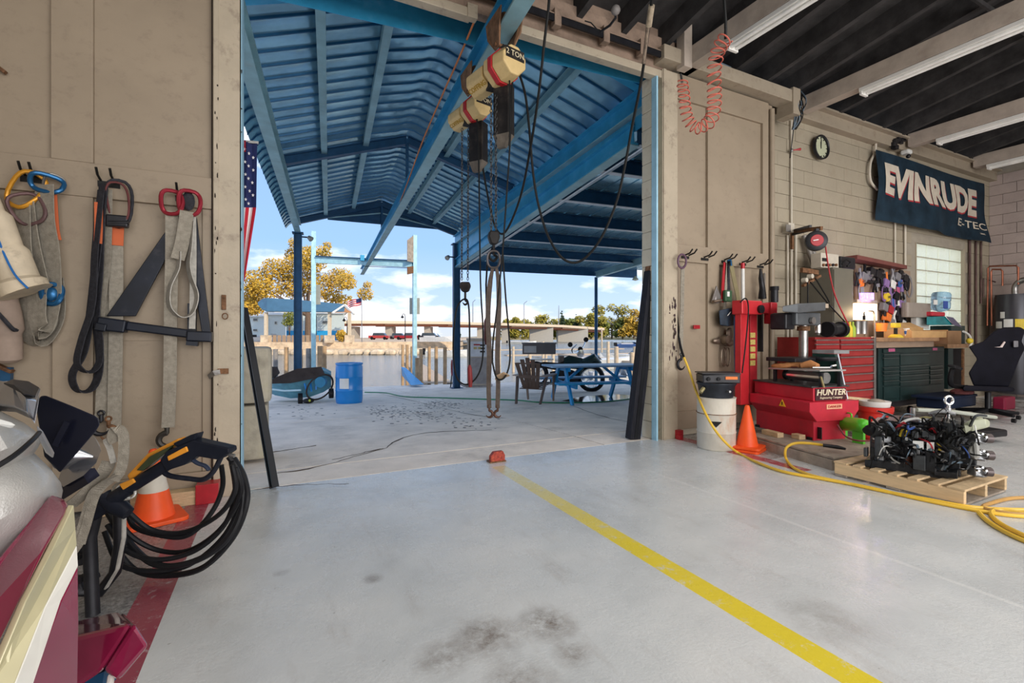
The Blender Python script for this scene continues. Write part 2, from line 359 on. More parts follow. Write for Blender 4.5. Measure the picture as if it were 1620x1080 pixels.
# ---- front wall: block parts ------------------------------------------------------------------
YW = 4.15; YB = 4.32; XL = -.243; XR = 3.86; ZT = 4.15; WT = .30; XC = 12.9
bme = None
def block_mesh(w, h, t, mt):
    b = B(); i = .004
    b.add([(i,0,i),(w-i,0,i),(w-i,0,h-i),(i,0,h-i),(0,t,0),(w,t,0),(w,t,h),(0,t,h),(.0,i,.0),(w,i,0),(w,i,h),(0,i,h)],
          [(0,1,2,3),(0,8,9,1),(1,9,10,2),(2,10,11,3),(3,11,8,0),(8,4,5,9),(9,5,6,10),(10,6,7,11),(11,7,4,8)])
    me = bpy.data.meshes.new('block'); me.from_pydata(b.v, [], b.f); me.materials.append(mt); return me
wf = thing('wall_front', None, None, (8, YB, 0), kind='structure')
mort = M('painted_mortar', (.35,.31,.25), .8, var=.1)
ZW = 4.46
# window hole in the block wall
wx0 = W(1449,400,YB).x; wx1 = W(1526,400,YB).x; wz1 = W(1449,383,YB).z; wz0 = 1.2
B().box(5.3, wx0, YB+.012, YB+.25, 0, ZW).build('wall_core', mort, wf)
B().box(wx1, XC+.3, YB+.012, YB+.25, 0, ZW).build('wall_core', mort, wf)
B().box(wx0, wx1, YB+.012, YB+.25, 0, wz0).build('wall_core', mort, wf)
B().box(wx0, wx1, YB+.012, YB+.25, wz1, ZW).build('wall_core', mort, wf)
BW, BH = .40, .20
bm0 = block_mesh(BW-.004, BH-.004, .035, cream2); rest = B(); cnt = 0
for r in range(22):
    z = r*BH
    x = 5.5 - (BW/2 if r % 2 else 0)
    while x < XC:
        if not (x+BW > wx0 and x < wx1 and z+BH > wz0+.02 and z < wz1-.02) and x+BW > 5.85:
            w = min(BW, XC-x)
            if z > .95 and cnt < 290:
                inst(bm0, 'block', wf, Vector((x, YB-.0+R.uniform(-.003,.003), z))-Vector((8, YB, 0)), sc=(w/BW, 1, 1)); cnt += 1
            else: rest.box(x+.004, x+w-.004, YB, YB+.035, z+.004, z+BH-.004)
        x += BW
rest.build('lower_blocks', cream2, wf, kind='stuff')
# jamb pier of blocks on the right side of the opening
pj = thing('trim_1', 'pier', None, (XR, YW, 0), kind='structure'); del pj['label']
for r in range(21):
    o = 0 if r % 2 else .14
    b = B().box(XR, XR+.5, YW+.02+.003, YW+o+.003+(.14 if o else .155), r*.2+.003, r*.2+.197) if False else B().box(XR+R.uniform(0,.006), XR+.9, YW+.03, YW+.2, r*.2+.003, r*.2+.197)
    b.build('block', M('jamb_block_paint', (.62,.57,.45), .6, var=.1, scale=3, bump=.6, bs=30, dirt=(.3,.17,.1), damt=.5, ds=6), pj, bev=.006)
B().box(XR+.01, XR+.95, YW+.05, YW+.19, 0, ZT).build('mortar', mort, pj)
B().box(XR+.8, 5.9, YW+.05, YW+.2, 0, ZW).build('wall_core', mort, wf)
# wood jamb trims
cj = M('jamb_paint', (.45,.38,.285), .5, var=.08, scale=4, bump=.25, bs=30, dirt=(.09,.05,.04), damt=.7, ds=7)
def jamb(px0, px1, nm):
    x0 = W(px0,500,YW).x; x1 = W(px1,500,YW).x
    o = thing(nm, None, None, ((x0+x1)/2, YW, 0), kind='structure'); w = x1-x0
    B().box(x0, x1, YW-.05, YW+.02, 0, ZT+.1).build('jamb_board', cj, o, bev=.004)
    B().box(x0+w*.04, x0+w*.2, YW-.062, YW-.05, 0, ZT+.1).build('edge_strip', cj, o)
    return o
j1 = jamb(338, 383, 'trim_2')
B().box(XL-.012, XL+.001, YW-.05, YW+.2, 0, ZT).build('edge_strip', M('light_blue_edge', (.35,.6,.75), .5), j1, lab='pale blue painted edge')
j2 = jamb(1043, 1067, 'trim_3')
B().box(XR-.002, XR+.02, YW-.05, YW+.03, 0, ZT).build('edge_strip', MC['light_blue_edge'], j2, lab='pale blue painted edge')
# left reveal of the opening outside the wall line
B().box(-4.5, XL-.02, YW+.05, YW+.2, 0, ZW).build('wall_core', mort, wf)
# rusty latch and plate on the left jamb
lt = thing('door_latch', 'small rusty latch plate with ring on the left door jamb', 'latch', W(354,480,YW-.06))
B().cbox(W(354,478,YW-.066), .03, .012, .11).build('plate', rust, lt, bev=.003)
B().tube([W(356,500,YW-.08)+Vector((.018*math.cos(t), 0, .022*math.sin(t))) for t in [k*PI/6 for k in range(12)]], .004, 6, closed=True).build('ring', rust, lt)
hs = thing('door_hasp', 'bent steel hasp with rust at the edge of the left door leaf', 'hasp', W(345,586,YW-.06))
B().ribbon([W(330,596,YW-.07), W(338,590,YW-.10), W(348,588,YW-.075)], .035, (0,0,1), .004).build('strap_hinge', steel, hs)
B().cbox(W(353,587,YW-.066), .07, .01, .04).build('plate', rust, hs)
# ---- sliding door leaves ----------------------------------------------------------------------
doorm = M('door_paint', (.315,.25,.18), .5, var=.07, scale=1.8, bump=.15, bs=14, dirt=(.14,.10,.08), damt=.4, ds=11, stretch=(1,1,1.3))
d1 = thing('door_1', None, None, (-1.2, YW, 0), kind='structure')
B().box(-3.2, W(336,500,YW).x, YW+.005, YW+.05, .02, ZW).build('panel_sheet', doorm, d1)
def wb(par, px0, px1, z0, z1, y0, y1, nm='stile', mt=None, bev=.004):
    x0 = W(px0,500,y0).x if px0 is not None else -3.2; x1 = W(px1,500,y0).x
    return B().box(x0, x1, y0, y1, z0, z1).build(nm, mt or doorm, par, bev=bev)
wb(d1, None, 336, 2.13, 2.36, YW-.03, YW+.01, 'rail')
wb(d1, 80, 147, 2.36, ZW, YW-.03, YW+.01)
wb(d1, 82, 147, .18, 2.13, YW-.025, YW+.01)
wb(d1, None, 336, .02, .20, YW-.03, YW+.01, 'rail')
wb(d1, 320, 336, .2, 2.13, YW-.012, YW+.01)
wb(d1, None, 336, 1.16, 1.162, YW-.002, YW+.01, 'seam')
d2 = thing('door_2', None, None, (4.9, YW, .06), kind='structure')
x0, x1 = W(1066,500,YW).x, W(1222,500,YW).x
B().box(x0, x1, YW+.005, YW+.05, .09, ZT+.12).build('panel_sheet', doorm, d2)
for a, b_ in ((1066,1072),(1120,1138),(1207,1216)): wb(d2, a, b_, .09, ZT+.1, YW-.03, YW+.01)
for z0, z1 in ((.09,.3),(2.07,2.27),(3.98,ZT+.12)): wb(d2, 1066, 1216, z0, z1, YW-.028, YW+.01, 'rail')
B().cyl(W(1221,500,YW-.03)*1.0-Vector((0,0,W(1221,500,YW-.03).z-.1)), Vector((W(1221,500,YW-.03).x, YW-.03, ZT+.05)), .035, n=12).build('edge_pipe', doorm, d2)
rb = thing('door_foot_bracket', 'red painted steel bracket at the foot of the right door', 'bracket', G(1068,692))
B().box(x0-.03, x0+.05, YW-.1, YW-.03, .0, .1).build('plate', red, rb, bev=.005); B().box(x0-.05, x0+.0, YW-.14, YW-.08, 0, .05).build('foot', red, rb, bev=.004)
rl = W(1102,517,YW-.04)
B().cbox(rl, .10, .02, .045).build('red_reflector', red, bev=.004, lab='small red rectangular plate screwed to the right door leaf', cat='reflector')
dgap = M('dark_gap', (.03,.022,.018), .9)
B().box(W(334.5,500,YW-.03).x, W(337.5,500,YW-.03).x, YW-.034, YW, .02, ZT+.2).build('gap_shadow_strip', dgap, d1)
B().box(W(1067,500,YW-.03).x, W(1068.6,500,YW-.03).x, YW-.034, YW, .1, ZT+.1).build('gap_shadow_strip', dgap, d2)
for k in range(34):
    px = R.choice((1060,1065,1068,1069))+R.uniform(-1.5,1.5); py = R.uniform(470,575); c_ = W(px, py, YW-.064 if px > 1066 else YW-.053); h_ = R.uniform(.01,.05); w_ = R.uniform(.004,.014)
    B().solid([c_+Vector((w_*math.cos(a)*R.uniform(.5,1), 0, h_*math.sin(a)*R.uniform(.5,1))) for a in [i*PI/3.5 for i in range(7)]], (0,.004,0)).build('paint_chip', M('chipped_purple_black',(.05,.025,.035),.8), j2)
for k in range(26):
    px = R.choice((341,344,381))+R.uniform(-1.5,1.5); py = R.uniform(60,700); c_ = W(px, py, YW-.064); h_ = R.uniform(.006,.03); w_ = R.uniform(.003,.008)
    B().solid([c_+Vector((w_*math.cos(a)*R.uniform(.5,1), 0, h_*math.sin(a)*R.uniform(.5,1))) for a in [i*PI/3.5 for i in range(7)]], (0,.004,0)).build('paint_chip', dgap, j1)
# ---- lintel, track, fascia boards -------------------------------------------------------------
brown = M('dirty_brown_board', (.27,.19,.14), .8, var=.3, scale=5, bump=.4, bs=30, dirt=(.04,.03,.025), damt=.7, ds=4)
lin = thing('trim_4', None, None, (2, YW, ZT), kind='structure')
xa = 1.62; xb = 2.05
for a, b_ in ((XL-.2, xa), (xb, XR+.1)): B().box(a, b_, YW-.04, YW+.06, ZT, ZT+.085).build('lintel_strip', cj, lin, bev=.006)
for x in (xa, xb): B().box(x-.05, x+.05, YW-.055, YW+.02, ZT-.01, ZT+.12).build('end_block', cj, lin, bev=.004)
B().box(-3.2, 4.15, YW-.0, YW+.1, ZT+.085, ZW+.3).build('board', brown, lin)
B().box(XR-3.3, 6.1, YW-.12, YW-.10, ZT+.17, ZT+.24).build('sliding_track', blackm, lin)
B().box(XR-3.3, 6.1, YW-.12, YW-.0, ZT+.235, ZT+.25).build('track_cap', brown, lin)
B().box(-3.2, 4.3, YW-.06, YW, ZT+.26, ZT+.44).build('board', brown, lin, bev=.004)
for x in (.6, 1.3, 2.5, 3.1, 3.6): B().box(x-.04, x+.04, YW-.13, YW-.05, ZT+.13, ZT+.3).build('track_bracket', brown, lin, bev=.004)
B().box(XR, 6.25, YW-.17, YW+.03, ZT+.14, ZT+.30).build('top_plate', cream, lin, bev=.006)
B().box(6.1, 6.25, YW-.19, YW+.05, ZT-.02, ZT+.33).build('end_post', cream, lin, bev=.006)
B().box(6.25, XC, YB-.12, YB+.03, ZT+.14, ZT+.33).build('top_plate', cream, lin, bev=.006)
B().box(4.3, XC, YB-.2, YB+.25, ZW, ZW+.03).build('ledge', cream, lin)
# ---- side, back and left walls ----------------------------------------------------------------
ws = thing('wall_right', None, None, (XC, 0, 0), kind='structure')
B().box(XC+.03, XC+.25, -5.6, YB+.1, 0, 6.2).build('wall_core', mort, ws)
pinkw = M('side_block_paint', (.44,.36,.33), .6, var=.08, scale=2, bump=.35, bs=40, dirt=(.25,.2,.18), damt=.35)
bm1 = bpy.data.meshes.new('block'); q = B(); q.box(0, .035, .004, BW-.004, .004, BH-.004); bm1.from_pydata(q.v, [], q.f); bm1.materials.append(pinkw)
for r in range(22):
    for c_ in range(7):
        y = YB - (c_+1)*BW + (BW/2 if r % 2 else 0); y1 = min(y+BW, YB)
        inst(bm1, 'block', ws, Vector((XC+R.uniform(-.003,.003), y, r*BH))-Vector((XC, 0, 0)), sc=(1, (y1-y)/BW, 1))
B().box(XC, XC+.03, -5.6, YB-7.5*BW+.4, 0, ZW+.6).build('plain_wall', pinkw, ws)
B().box(-3.4, -3.2, -5.6, YW+.3, 0, 6.2).build('wall_left', cream, kind='structure')
B().box(-3.4, XC+.2, -5.8, -5.6, 0, 6.2).build('wall_back', cream, kind='structure')
# ---- ceiling -----------------------------------------------------------------------------------
ce = thing('ceiling', None, None, (4, 0, ZW+.3), kind='structure')
dkw = M('dark_roof_boards', (.045,.042,.042), .85, var=.35, scale=5, bump=.3, bs=25, dirt=(.10,.09,.085), damt=.4)
KS = .16
def cz(y): return ZW+.26+KS*(YW-y)
B().add([(-3.4,YW+.4,cz(YW+.4)),(XC+.2,YW+.4,cz(YW+.4)),(XC+.2,-5.8,cz(-5.8)),(-3.4,-5.8,cz(-5.8)),(-3.4,YW+.4,cz(YW+.4)+.15),(XC+.2,YW+.4,cz(YW+.4)+.15),(XC+.2,-5.8,cz(-5.8)+.15),(-3.4,-5.8,cz(-5.8)+.15)],
      [(0,1,2,3),(4,7,6,5),(0,4,5,1),(1,5,6,2),(2,6,7,3),(3,7,4,0)]).build('roof_deck', dkw, ce)
jme = None
for i in range(27):
    x = -3.0+i*.58
    if jme is None:
        o = B().bar((x, YW+.3, cz(YW+.3)-.12), (x, -5.7, cz(-5.7)-.12), .07, .25).build('joist', dkw, ce); jme = o; ox = x
    else: inst(jme.data, 'joist', ce, jme.location+Vector((x-ox, 0, 0)))
for y in (2.3, .2): B().bar((-3, y, cz(y)-.3), (XC, y, cz(y)-.3), .025, .05).build('bridging_rod', dkw, ce)
B().bar((8.9, 2.0, cz(2)-.3), (10.4, .6, cz(.6)-.36), .12, .12).build('brace', dkw, ce); B().bar((9.9, 2.2, cz(2)-.3), (10.6, .2, cz(.6)-.36), .1, .1).build('brace', dkw, ce)
bx = [W(1074,100,YW).x, W(1268,180,YW).x, W(1437,232,YW).x, W(1540,262,YW).x, 11.9]
for i, x in enumerate(bx): B().box(x-.02, x+.13, -5.5, YW-.0, 4.29+.02*i, 4.50+.02*i).build('cross_beam', beamw, ce, bev=.004)
B().box(bx[0]-.14, bx[0]-.02, YW-.22, YW-.1, 4.24, 4.75).build('post_stub', beamw, ce, bev=.004)
# fluorescent fixtures
fl = M('fixture_white', (.78,.76,.72), .4, var=.05); tube_m = M('fluorescent_tube', (.9,.88,.84), .3, emit=0)
fds = [('white twin-tube fluorescent fixture under the beam nearest the doorway', bx[0], 1157, 60), ('long white fluorescent fixture under the second beam right of the doorway', bx[1], 1364, 160),
       ('white fluorescent fixture under the third beam above the banner', bx[2], 1484, 232), ('short stretch of fluorescent fixture farthest right by the side wall', bx[3], 1563, 283)]
for lab, x, px, py in fds:
    zb = 4.27+.02*bx.index(x); y1 = X(px, py, x+.06).y; 
    f = thing('fluorescent_fixture', lab, 'light', (x+.055, y1-1.2, zb), grp='strip lights under the ceiling beams')
    B().box(x-.02, x+.13, y1-2.44, y1, zb-.03, zb+.015).build('housing', fl, f, bev=.004)
    for k in (0, 1):
        B().cyl((x+.015+.08*k, y1-2.4, zb-.045), (x+.015+.08*k, y1-.04, zb-.045), .019, n=10).build('tube', tube_m, f)
    B().box(x-.015, x+.125, y1-.035, y1-.005, zb-.075, zb-.03).build('end_cap', fl, f, bev=.003)
# ---- glass block window ------------------------------------------------------------------------
wn = thing('window_1', None, None, (wx0, YB, wz0), kind='structure')
gb = M('glass_block', (.88,.95,.80), .4, var=.12, scale=14, bump=1, bs=45, emit=.2, trans=.8)  # faint glow put into the glass, standing in for daylight behind it
cols, rows = 4, 7; gw = (wx1-wx0-.06)/cols; gh = (wz1-wz0)/rows
for i in range(cols):
    for j in range(rows):
        a = wx0+.03+i*gw; z = wz0+j*gh
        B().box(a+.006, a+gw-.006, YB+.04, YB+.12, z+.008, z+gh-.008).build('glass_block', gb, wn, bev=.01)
for j in range(rows+1): B().box(wx0, wx1, YB+.05, YB+.11, wz0+j*gh-.011, wz0+j*gh+.011).build('mortar_joint', mort, wn)
for i in range(cols+1): B().box(wx0+.03+i*gw-.003, wx0+.03+i*gw+.003, YB+.055, YB+.105, wz0, wz1).build('mortar_joint', mort, wn)
B().box(wx1-.03, wx1, YB-.01, YB+.2, wz0, wz1+.02).build('frame', cream2, wn); B().box(wx0-.0, wx0+.03, YB+.0, YB+.2, wz0, wz1).build('frame', cream2, wn)
# ================================================================ CANOPY
A = Vector((math.sin(math.radians(5.2)), math.cos(math.radians(5.2)), 0)); Bv = Vector((A.y, -A.x, 0))
PR = S(722, 614); CWd = 4.4; CC = PR-Bv*(CWd/2); CC.z = 0
def K(u, s_, z): return CC+Bv*u+A*s_+Vector((0,0,z))      # u across (0 = ridge), s along (0 = far posts), z height
EZ = 3.97; RZ = 5.0; SN = -(CC.y-4.62)/A.y                 # near end
can = thing('boat_canopy', 'blue steel gable canopy with ribbed roof sheets over the boat slip', 'canopy', K(0, 0, 0))
hw = CWd/2
for sg in (-1, 1):
    b = B().ibeam(K(sg*hw, SN, EZ+.13), K(sg*hw, .15, EZ+.13), .15, .26, .02); b.build('eave_beam', blue if sg > 0 else bluef, can)
    B().bar(K(sg*hw, SN, EZ+.003), K(sg*hw, .15, EZ+.003), .152, .012).build('beam_flange', bluef, can)
    z0 = sz(K(sg*hw, 0, 0).y)
    p = B().ibeam(K(sg*hw, 0, z0), K(sg*hw, 0, EZ), .17, .2, .018, up=Bv); p.build('post', dblue if sg < 0 else dblue, can)
    B().cbox(K(sg*hw, 0, EZ-.01), .28, .28, .03, Matrix.Rotation(-math.radians(5.2), 3, 'Z')).build('cap_plate', dblue, can)
    B().cbox(K(sg*hw, 0, z0+.01), .34, .34, .02, Matrix.Rotation(-math.radians(5.2), 3, 'Z')).build('base_plate', dblue, can)
for s_ in (SN+.12, -4.75, 0):                                # rafters
    for sg in (-1, 1):
        B().ibeam(K(sg*hw, s_, EZ+.32), K(0, s_, RZ-.02), .12, .16, .015).build('rafter', dblue if s_ > -5 else blue, can)
def roofz(u): return EZ+.46+(RZ-EZ-.28)*(1-abs(u)/hw)
for sg in (-1, 1):                                           # purlins
    for fr in (.35, .68):
        u = sg*hw*fr; B().ibeam(K(u, SN, roofz(u)-.10), K(u, -.02, roofz(u)-.10), .10, .13, .012).build('purlin', bluef, can)
# ridge-perpendicular roof sheets, one part per rib bay
def prof(sg):
    pts = [(0, RZ+.13), (.10*sg, RZ+.12), (.22*sg, RZ+.07)]
    for f in (.3, .6, .85, 1.0): u = sg*hw*f; pts.append((u, roofz(u)))
    pts += [(sg*(hw+.12), roofz(hw)-.06), (sg*(hw+.25), roofz(hw)-.14), (sg*(hw+.34), roofz(hw)-.26)]
    return pts
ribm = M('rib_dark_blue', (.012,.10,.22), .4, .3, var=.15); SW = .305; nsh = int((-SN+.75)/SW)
for sg in (-1, 1):
    pr = prof(sg); me = None
    for k in range(nsh):
        s0 = .55-(k+1)*SW
        if me is None:
            b = B()
            # cross-section: flat pan with a folded rib at one edge
            cs = [(0, 0), (.048, 0), (SW*.38, .012), (SW*.7, .004), (SW, 0)]
            rings = [[K(u, s0+a, z+h) for a, h in cs]+[K(u, s0+a, z+h+.008) for a, h in reversed(cs)] for u, z in pr]
            b.loft(rings); o = b.build('roof_sheet', bsheet, can, smooth=True); base = o; bs0 = s0
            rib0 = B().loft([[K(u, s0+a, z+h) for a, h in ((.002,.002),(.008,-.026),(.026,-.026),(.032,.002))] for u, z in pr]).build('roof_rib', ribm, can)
        else:
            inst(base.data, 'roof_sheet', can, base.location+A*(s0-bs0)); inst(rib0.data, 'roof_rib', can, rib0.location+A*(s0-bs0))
# gable end panel
zg = 4.42
B().solid([K(-1.75,.1,zg+.1), K(1.75,.1,zg+.1-.05), K(.0,.1,RZ+.05)], A*.02).build('gable_panel', dblue, can)
B().solid([K(-1.45,.12,zg), K(1.65,.12,zg-.02), K(1.65,.12,zg+.2), K(-1.45,.12,zg+.2)], A*.02).build('gable_panel', dblue, can)
for sg in (-1, 1): B().bar(K(sg*hw, .06, EZ+.35), K(0, .06, EZ+.75), .03, .03).build('tie_rod', bluef, can)
# near gable plate
B().solid([K(-hw,SN-.02,EZ+.25), K(hw,SN-.02,EZ+.25), K(hw,SN-.02,EZ+.5), K(0,SN-.02,RZ+.15), K(-hw,SN-.02,EZ+.5)], A*.01).build('end_plate', blue, can)
# ---- lean-to roof on the right
lean = thing('lean_to_roof', 'blue ribbed lean-to roof right of the gable canopy, sloping to the water', 'roof', K(hw+2.5, -4, 3))
def lz(y): return 3.64-.0414*(y-4.5)
def LG(t, y):                                               # point t metres right of the girder line at world depth y of the girder
    s_ = (y-K(hw,0,0).y)/A.y; s_ = max(s_, (4.72-K(hw+t,0,0).y)/A.y); p = K(hw+t, s_, 0); return Vector((p.x, p.y, lz(p.y)))
B().ibeam(LG(0,4.65)+Vector((0,0,.12)), LG(0,13.75)+Vector((0,0,.12)), .14, .25, .02).build('girder', blue, lean)
B().bar(LG(.02,4.65)+Vector((0,0,-.01)), LG(.02,13.75)+Vector((0,0,-.01)), .15, .012).build('girder_flange', bluef, lean)
B().cyl(LG(.16,4.65)+Vector((0,0,-.02)), LG(.16,13.6)+Vector((0,0,-.02)), .018, n=8).build('conduit', M('galvanised',(.55,.6,.64),.35,.7), lean)
B().cyl(LG(.21,4.65)+Vector((0,0,-.01)), LG(.21,13.6)+Vector((0,0,-.01)), .014, n=8).build('conduit', MC['galvanised'], lean)
LW = 6.6
for y in (4.75, 5.65, 7.0, 8.4, 9.95, 11.6): 
    B().ibeam(LG(.08,y)+Vector((0,0,.11)), LG(LW,y)+Vector((0,0,.11)), .1, .22, .014).build('cross_beam', dblue, lean)
    B().bar(LG(.08,y)+Vector((0,0,-.006)), LG(LW,y)+Vector((0,0,-.006)), .104, .01).build('beam_flange', M('pale_flange',(.55,.6,.66),.45,.2,dirt=(.3,.2,.15)), lean)
B().bar(LG(-.1,13.75)+Vector((0,0,.1)), LG(LW,13.75)+Vector((0,0,.1)), .03, .3).build('fascia', dblue, lean)
for k in range(int(LW/.3)+1):
    t0 = k*.3; b = B(); rings = []
    for y in (4.5, 13.75):
        p = LG(t0, y)+Vector((0,0,.235)); rings.append([p+Bv*a+Vector((0,0,h)) for a, h in ((0,0),(.012,.04),(.034,.04),(.046,0),(.3,0))]+[p+Bv*a+Vector((0,0,h+.008)) for a, h in ((.3,0),(.046,0),(.034,.04),(.012,.04),(0,0))])
    b.loft(rings).build('roof_sheet', bsheet, lean, smooth=False)
B().solid([K(hw+.02,SN+.1,3.8), K(hw+.02,0,3.5), K(hw+.02,0,4.0), K(hw+.02,SN+.1,4.2)], Bv*.012).build('side_panel', blue, lean)
# outer beam and thin post
PO = K(hw+4.89, 0, 0); PO.z = sz(PO.y)
B().cyl(PO, (PO.x, PO.y, lz(PO.y)-.1), .055, n=12).build('post', dblue, lean)
B().ibeam(Vector((PO.x,PO.y,lz(PO.y)-.02)), Vector((PO.x,PO.y,lz(PO.y)-.02))-A*8+Vector((0,0,.33)), .12, .2, .015).build('outer_beam', bluef, lean)
B().lathe([(.03,.12),(.04,.08),(.09,.05),(.11,0),(.02,-.03)], LG(6.0,13.0)-Vector((0,0,.25)), n=12).build('lamp_shade', M('lamp_cream',(.6,.55,.4),.5), lean)
# ---- floodlights at the canopy corners
def flood(lab, p, dirx):
    f = thing('floodlight', lab, 'light', p, grp='corner floodlights')
    B().cyl(p, p+Vector((dirx*.14,0,0)), .02, n=8).build('bracket', blackm, f)
    B().lathe([(.02,-.07),(.05,-.05),(.075,.05),(.075,.06)], p+Vector((dirx*.2,-.02,-.02)), (dirx*.6,-.5,-.6), n=12).build('head', M('flood_grey',(.35,.33,.3),.4,.4), f)
flood('small floodlight on the left canopy post', K(-hw+.1, -.1, EZ-.12), 1)
flood('small floodlight on the middle canopy post', K(hw-.1, -.1, 3.55), -1)
# ---- monorail hoist beam
def mb(y): return Vector((1.9+.086*(y-4.39), y, 3.95))
mono = thing('monorail_beam', 'long blue-grey steel I-beam for the hoists under the canopy ridge', 'beam', mb(4.4))
B().bar(mb(1.0)+Vector((0,0,.012)), mb(22.4)+Vector((0,0,.012)), .16, .022).build('lower_flange', bluef, mono)
B().bar(mb(1.0)+Vector((0,0,.14)), mb(22.4)+Vector((0,0,.14)), .016, .24).build('web', blue, mono)
B().bar(mb(1.0)+Vector((0,0,.265)), mb(22.4)+Vector((0,0,.265)), .16, .022).build('upper_flange', blue, mono)
for s_ in (-4.75, -.0): 
    p = K(0, s_, 0); B().bar((p.x, p.y, 4.22), (p.x, p.y, RZ), .05, .05).build('hanger', dblue, mono)
# orange cord strung along the ridge
oc = M('orange_cord', (.75,.25,.08), .6)
pts = [D(752,30,4.6), D(727,90,5.2), D(700,150,6.0), D(668,225,7.4), D(648,280,8.8), D(632,322,10.6), D(622,345,12.0), D(600,372,14.5), D(585,408,19)]
B().tube(bez([p+Vector((0,0,.0)) for p in pts], 8), .011, 6).build('orange_cord', oc, lab='orange power cord strung beside the monorail beam', cat='cord')
# ================================================================ WATER, BANKS
def water_mat():
    m = bpy.data.materials.new('harbour_water'); m.use_nodes = True; t = m.node_tree; L = t.links; b = t.nodes['Principled BSDF']
    b.inputs['Base Color'].default_value = (.20,.22,.21,1); b.inputs['Roughness'].default_value = .12; b.inputs['Specular IOR Level'].default_value = .7
    g = N(t, 'ShaderNodeNewGeometry'); q = N(t, 'ShaderNodeMapping'); q.inputs['Scale'].default_value = (1, 2.2, 1); L.new(g.outputs['Position'], q.inputs[0])
    n = N(t, 'ShaderNodeTexNoise', i_Scale=1.6, i_Detail=5.0, i_Roughness=.6); L.new(q.outputs[0], n.inputs['Vector'])
    u = N(t, 'ShaderNodeBump', i_Strength=.8, i_Distance=.12); L.new(n.outputs[0], u.inputs['Height']); L.new(u.outputs[0], b.inputs['Normal']); return m
WZ = -1.6
B().box(-200, 420, 10.5, 420, WZ-.2, WZ).build('water', water_mat(), kind='structure')
stone = M('pale_stone_wall', (.62,.50,.36), .8, var=.35, scale=1.2, bump=.5, bs=3, dirt=(.3,.25,.18), damt=.4, ds=1)
grass = M('bank_gravel', (.50,.42,.28), .9, var=.3, scale=.8)
# far bank: polygon ground with sea wall front (front edge on the picture's waterline)
def bank(pts, z, name, m, depth=60):
    b = B(); n = len(pts); v = [Vector((p.x, p.y, WZ-.3)) for p in pts]+[Vector((p.x, p.y, z)) for p in pts]+[Vector((p.x+F.x*depth, p.y+F.y*depth, z)) for p in pts]
    f = [(i, i+1, n+i+1, n+i) for i in range(n-1)]+[(n+i, n+i+1, 2*n+i+1, 2*n+i) for i in range(n-1)]
    return b.add(v, f).build(name, m, kind='structure', fix=True)
wl = [G(-300,574,WZ), G(330,562,WZ), G(520,560.5,WZ), G(716,558,WZ), G(730,553,WZ)]
bank(wl, -.85, 'rubble_bank', stone, 40)
w2 = [p+F*3 for p in wl]
bank(w2, .15, 'sea_wall', M('sea_wall_stone', (.60,.47,.33), .8, var=.3, scale=1.5, bump=.6, bs=4), 150)
BZ = .17
BO = sorted((430,452,470,520,546,566,600,640,678,700,583,620,660,500)); BN = ['leftmost']+[o_+' from the left' for o_ in 'second third fourth fifth sixth seventh eighth ninth tenth eleventh twelfth thirteenth'.split()]+['rightmost']
for i, (px, w) in enumerate(((430,1.4),(452,1.2),(470,1),(520,1.5),(546,1.2),(566,1.6),(600,1.8),(640,1.2),(678,1.6),(700,1.3),(583,.8),(620,1.3),(660,1.1),(500,1.2))):
    p = G(px, 557.5, WZ+.3)-F*.6
    o = B().ball(p, (w*.7, w*.45, .5), 7, 5).build('boulder', stone, smooth=False); tag(o, BN[BO.index(px)]+' tan boulder at the foot of the far sea wall', 'rock', 'boulders along the far shore')
# far far bank across the river (behind the bridge)
fb = [G(700,538.6,WZ), G(800,537.5,WZ), G(950,537,WZ), G(1080,538,WZ), G(1300,538,WZ)]
bank(fb, -.2, 'far_bank', M('far_bank_earth', (.30,.26,.15), .9, var=.4, scale=.15), 250)
# ================================================================ OUTDOORS
def Sp(px, py): p = S(px, py); return p
# ---- blue plastic drum
p = S(552.5, 637); p.z = sz(p.y)
dr = thing('plastic_drum', 'bright blue plastic drum with white paper label on the apron', 'drum', p)
bl = M('drum_blue', (.01,.22,.62), .35, var=.06, coat=.2)
hh = .885; rr = .285
B().lathe([(rr-.03,0),(rr-.01,.02),(rr,.1),(rr,.27),(rr+.008,.285),(rr,.30),(rr,.56),(rr+.008,.575),(rr,.59),(rr,.80),(rr-.012,.84),(rr+.004,.85),(rr+.004,.885),(rr-.02,.885),(rr-.03,.87),(.01,.87)], p, n=40).build('body', bl, dr)
c0 = math.atan2(-p.y, -p.x)
b = B(); n = 8; vs = []
for k in range(n+1):
    a = c0-.75+.72*k/n+.0; vs += [p+Vector(((rr+.003)*math.cos(a), (rr+.003)*math.sin(a), h)) for h in (.34, .56)]
b.add(vs, [(2*k, 2*k+2, 2*k+3, 2*k+1) for k in range(n)]).build('paper_label', white, dr)
B().lathe([(.0,0),(.03,0),(.03,.02),(0,.02)], p+Vector((.15,-.05,.87)), n=12).build('bung', bl, dr)
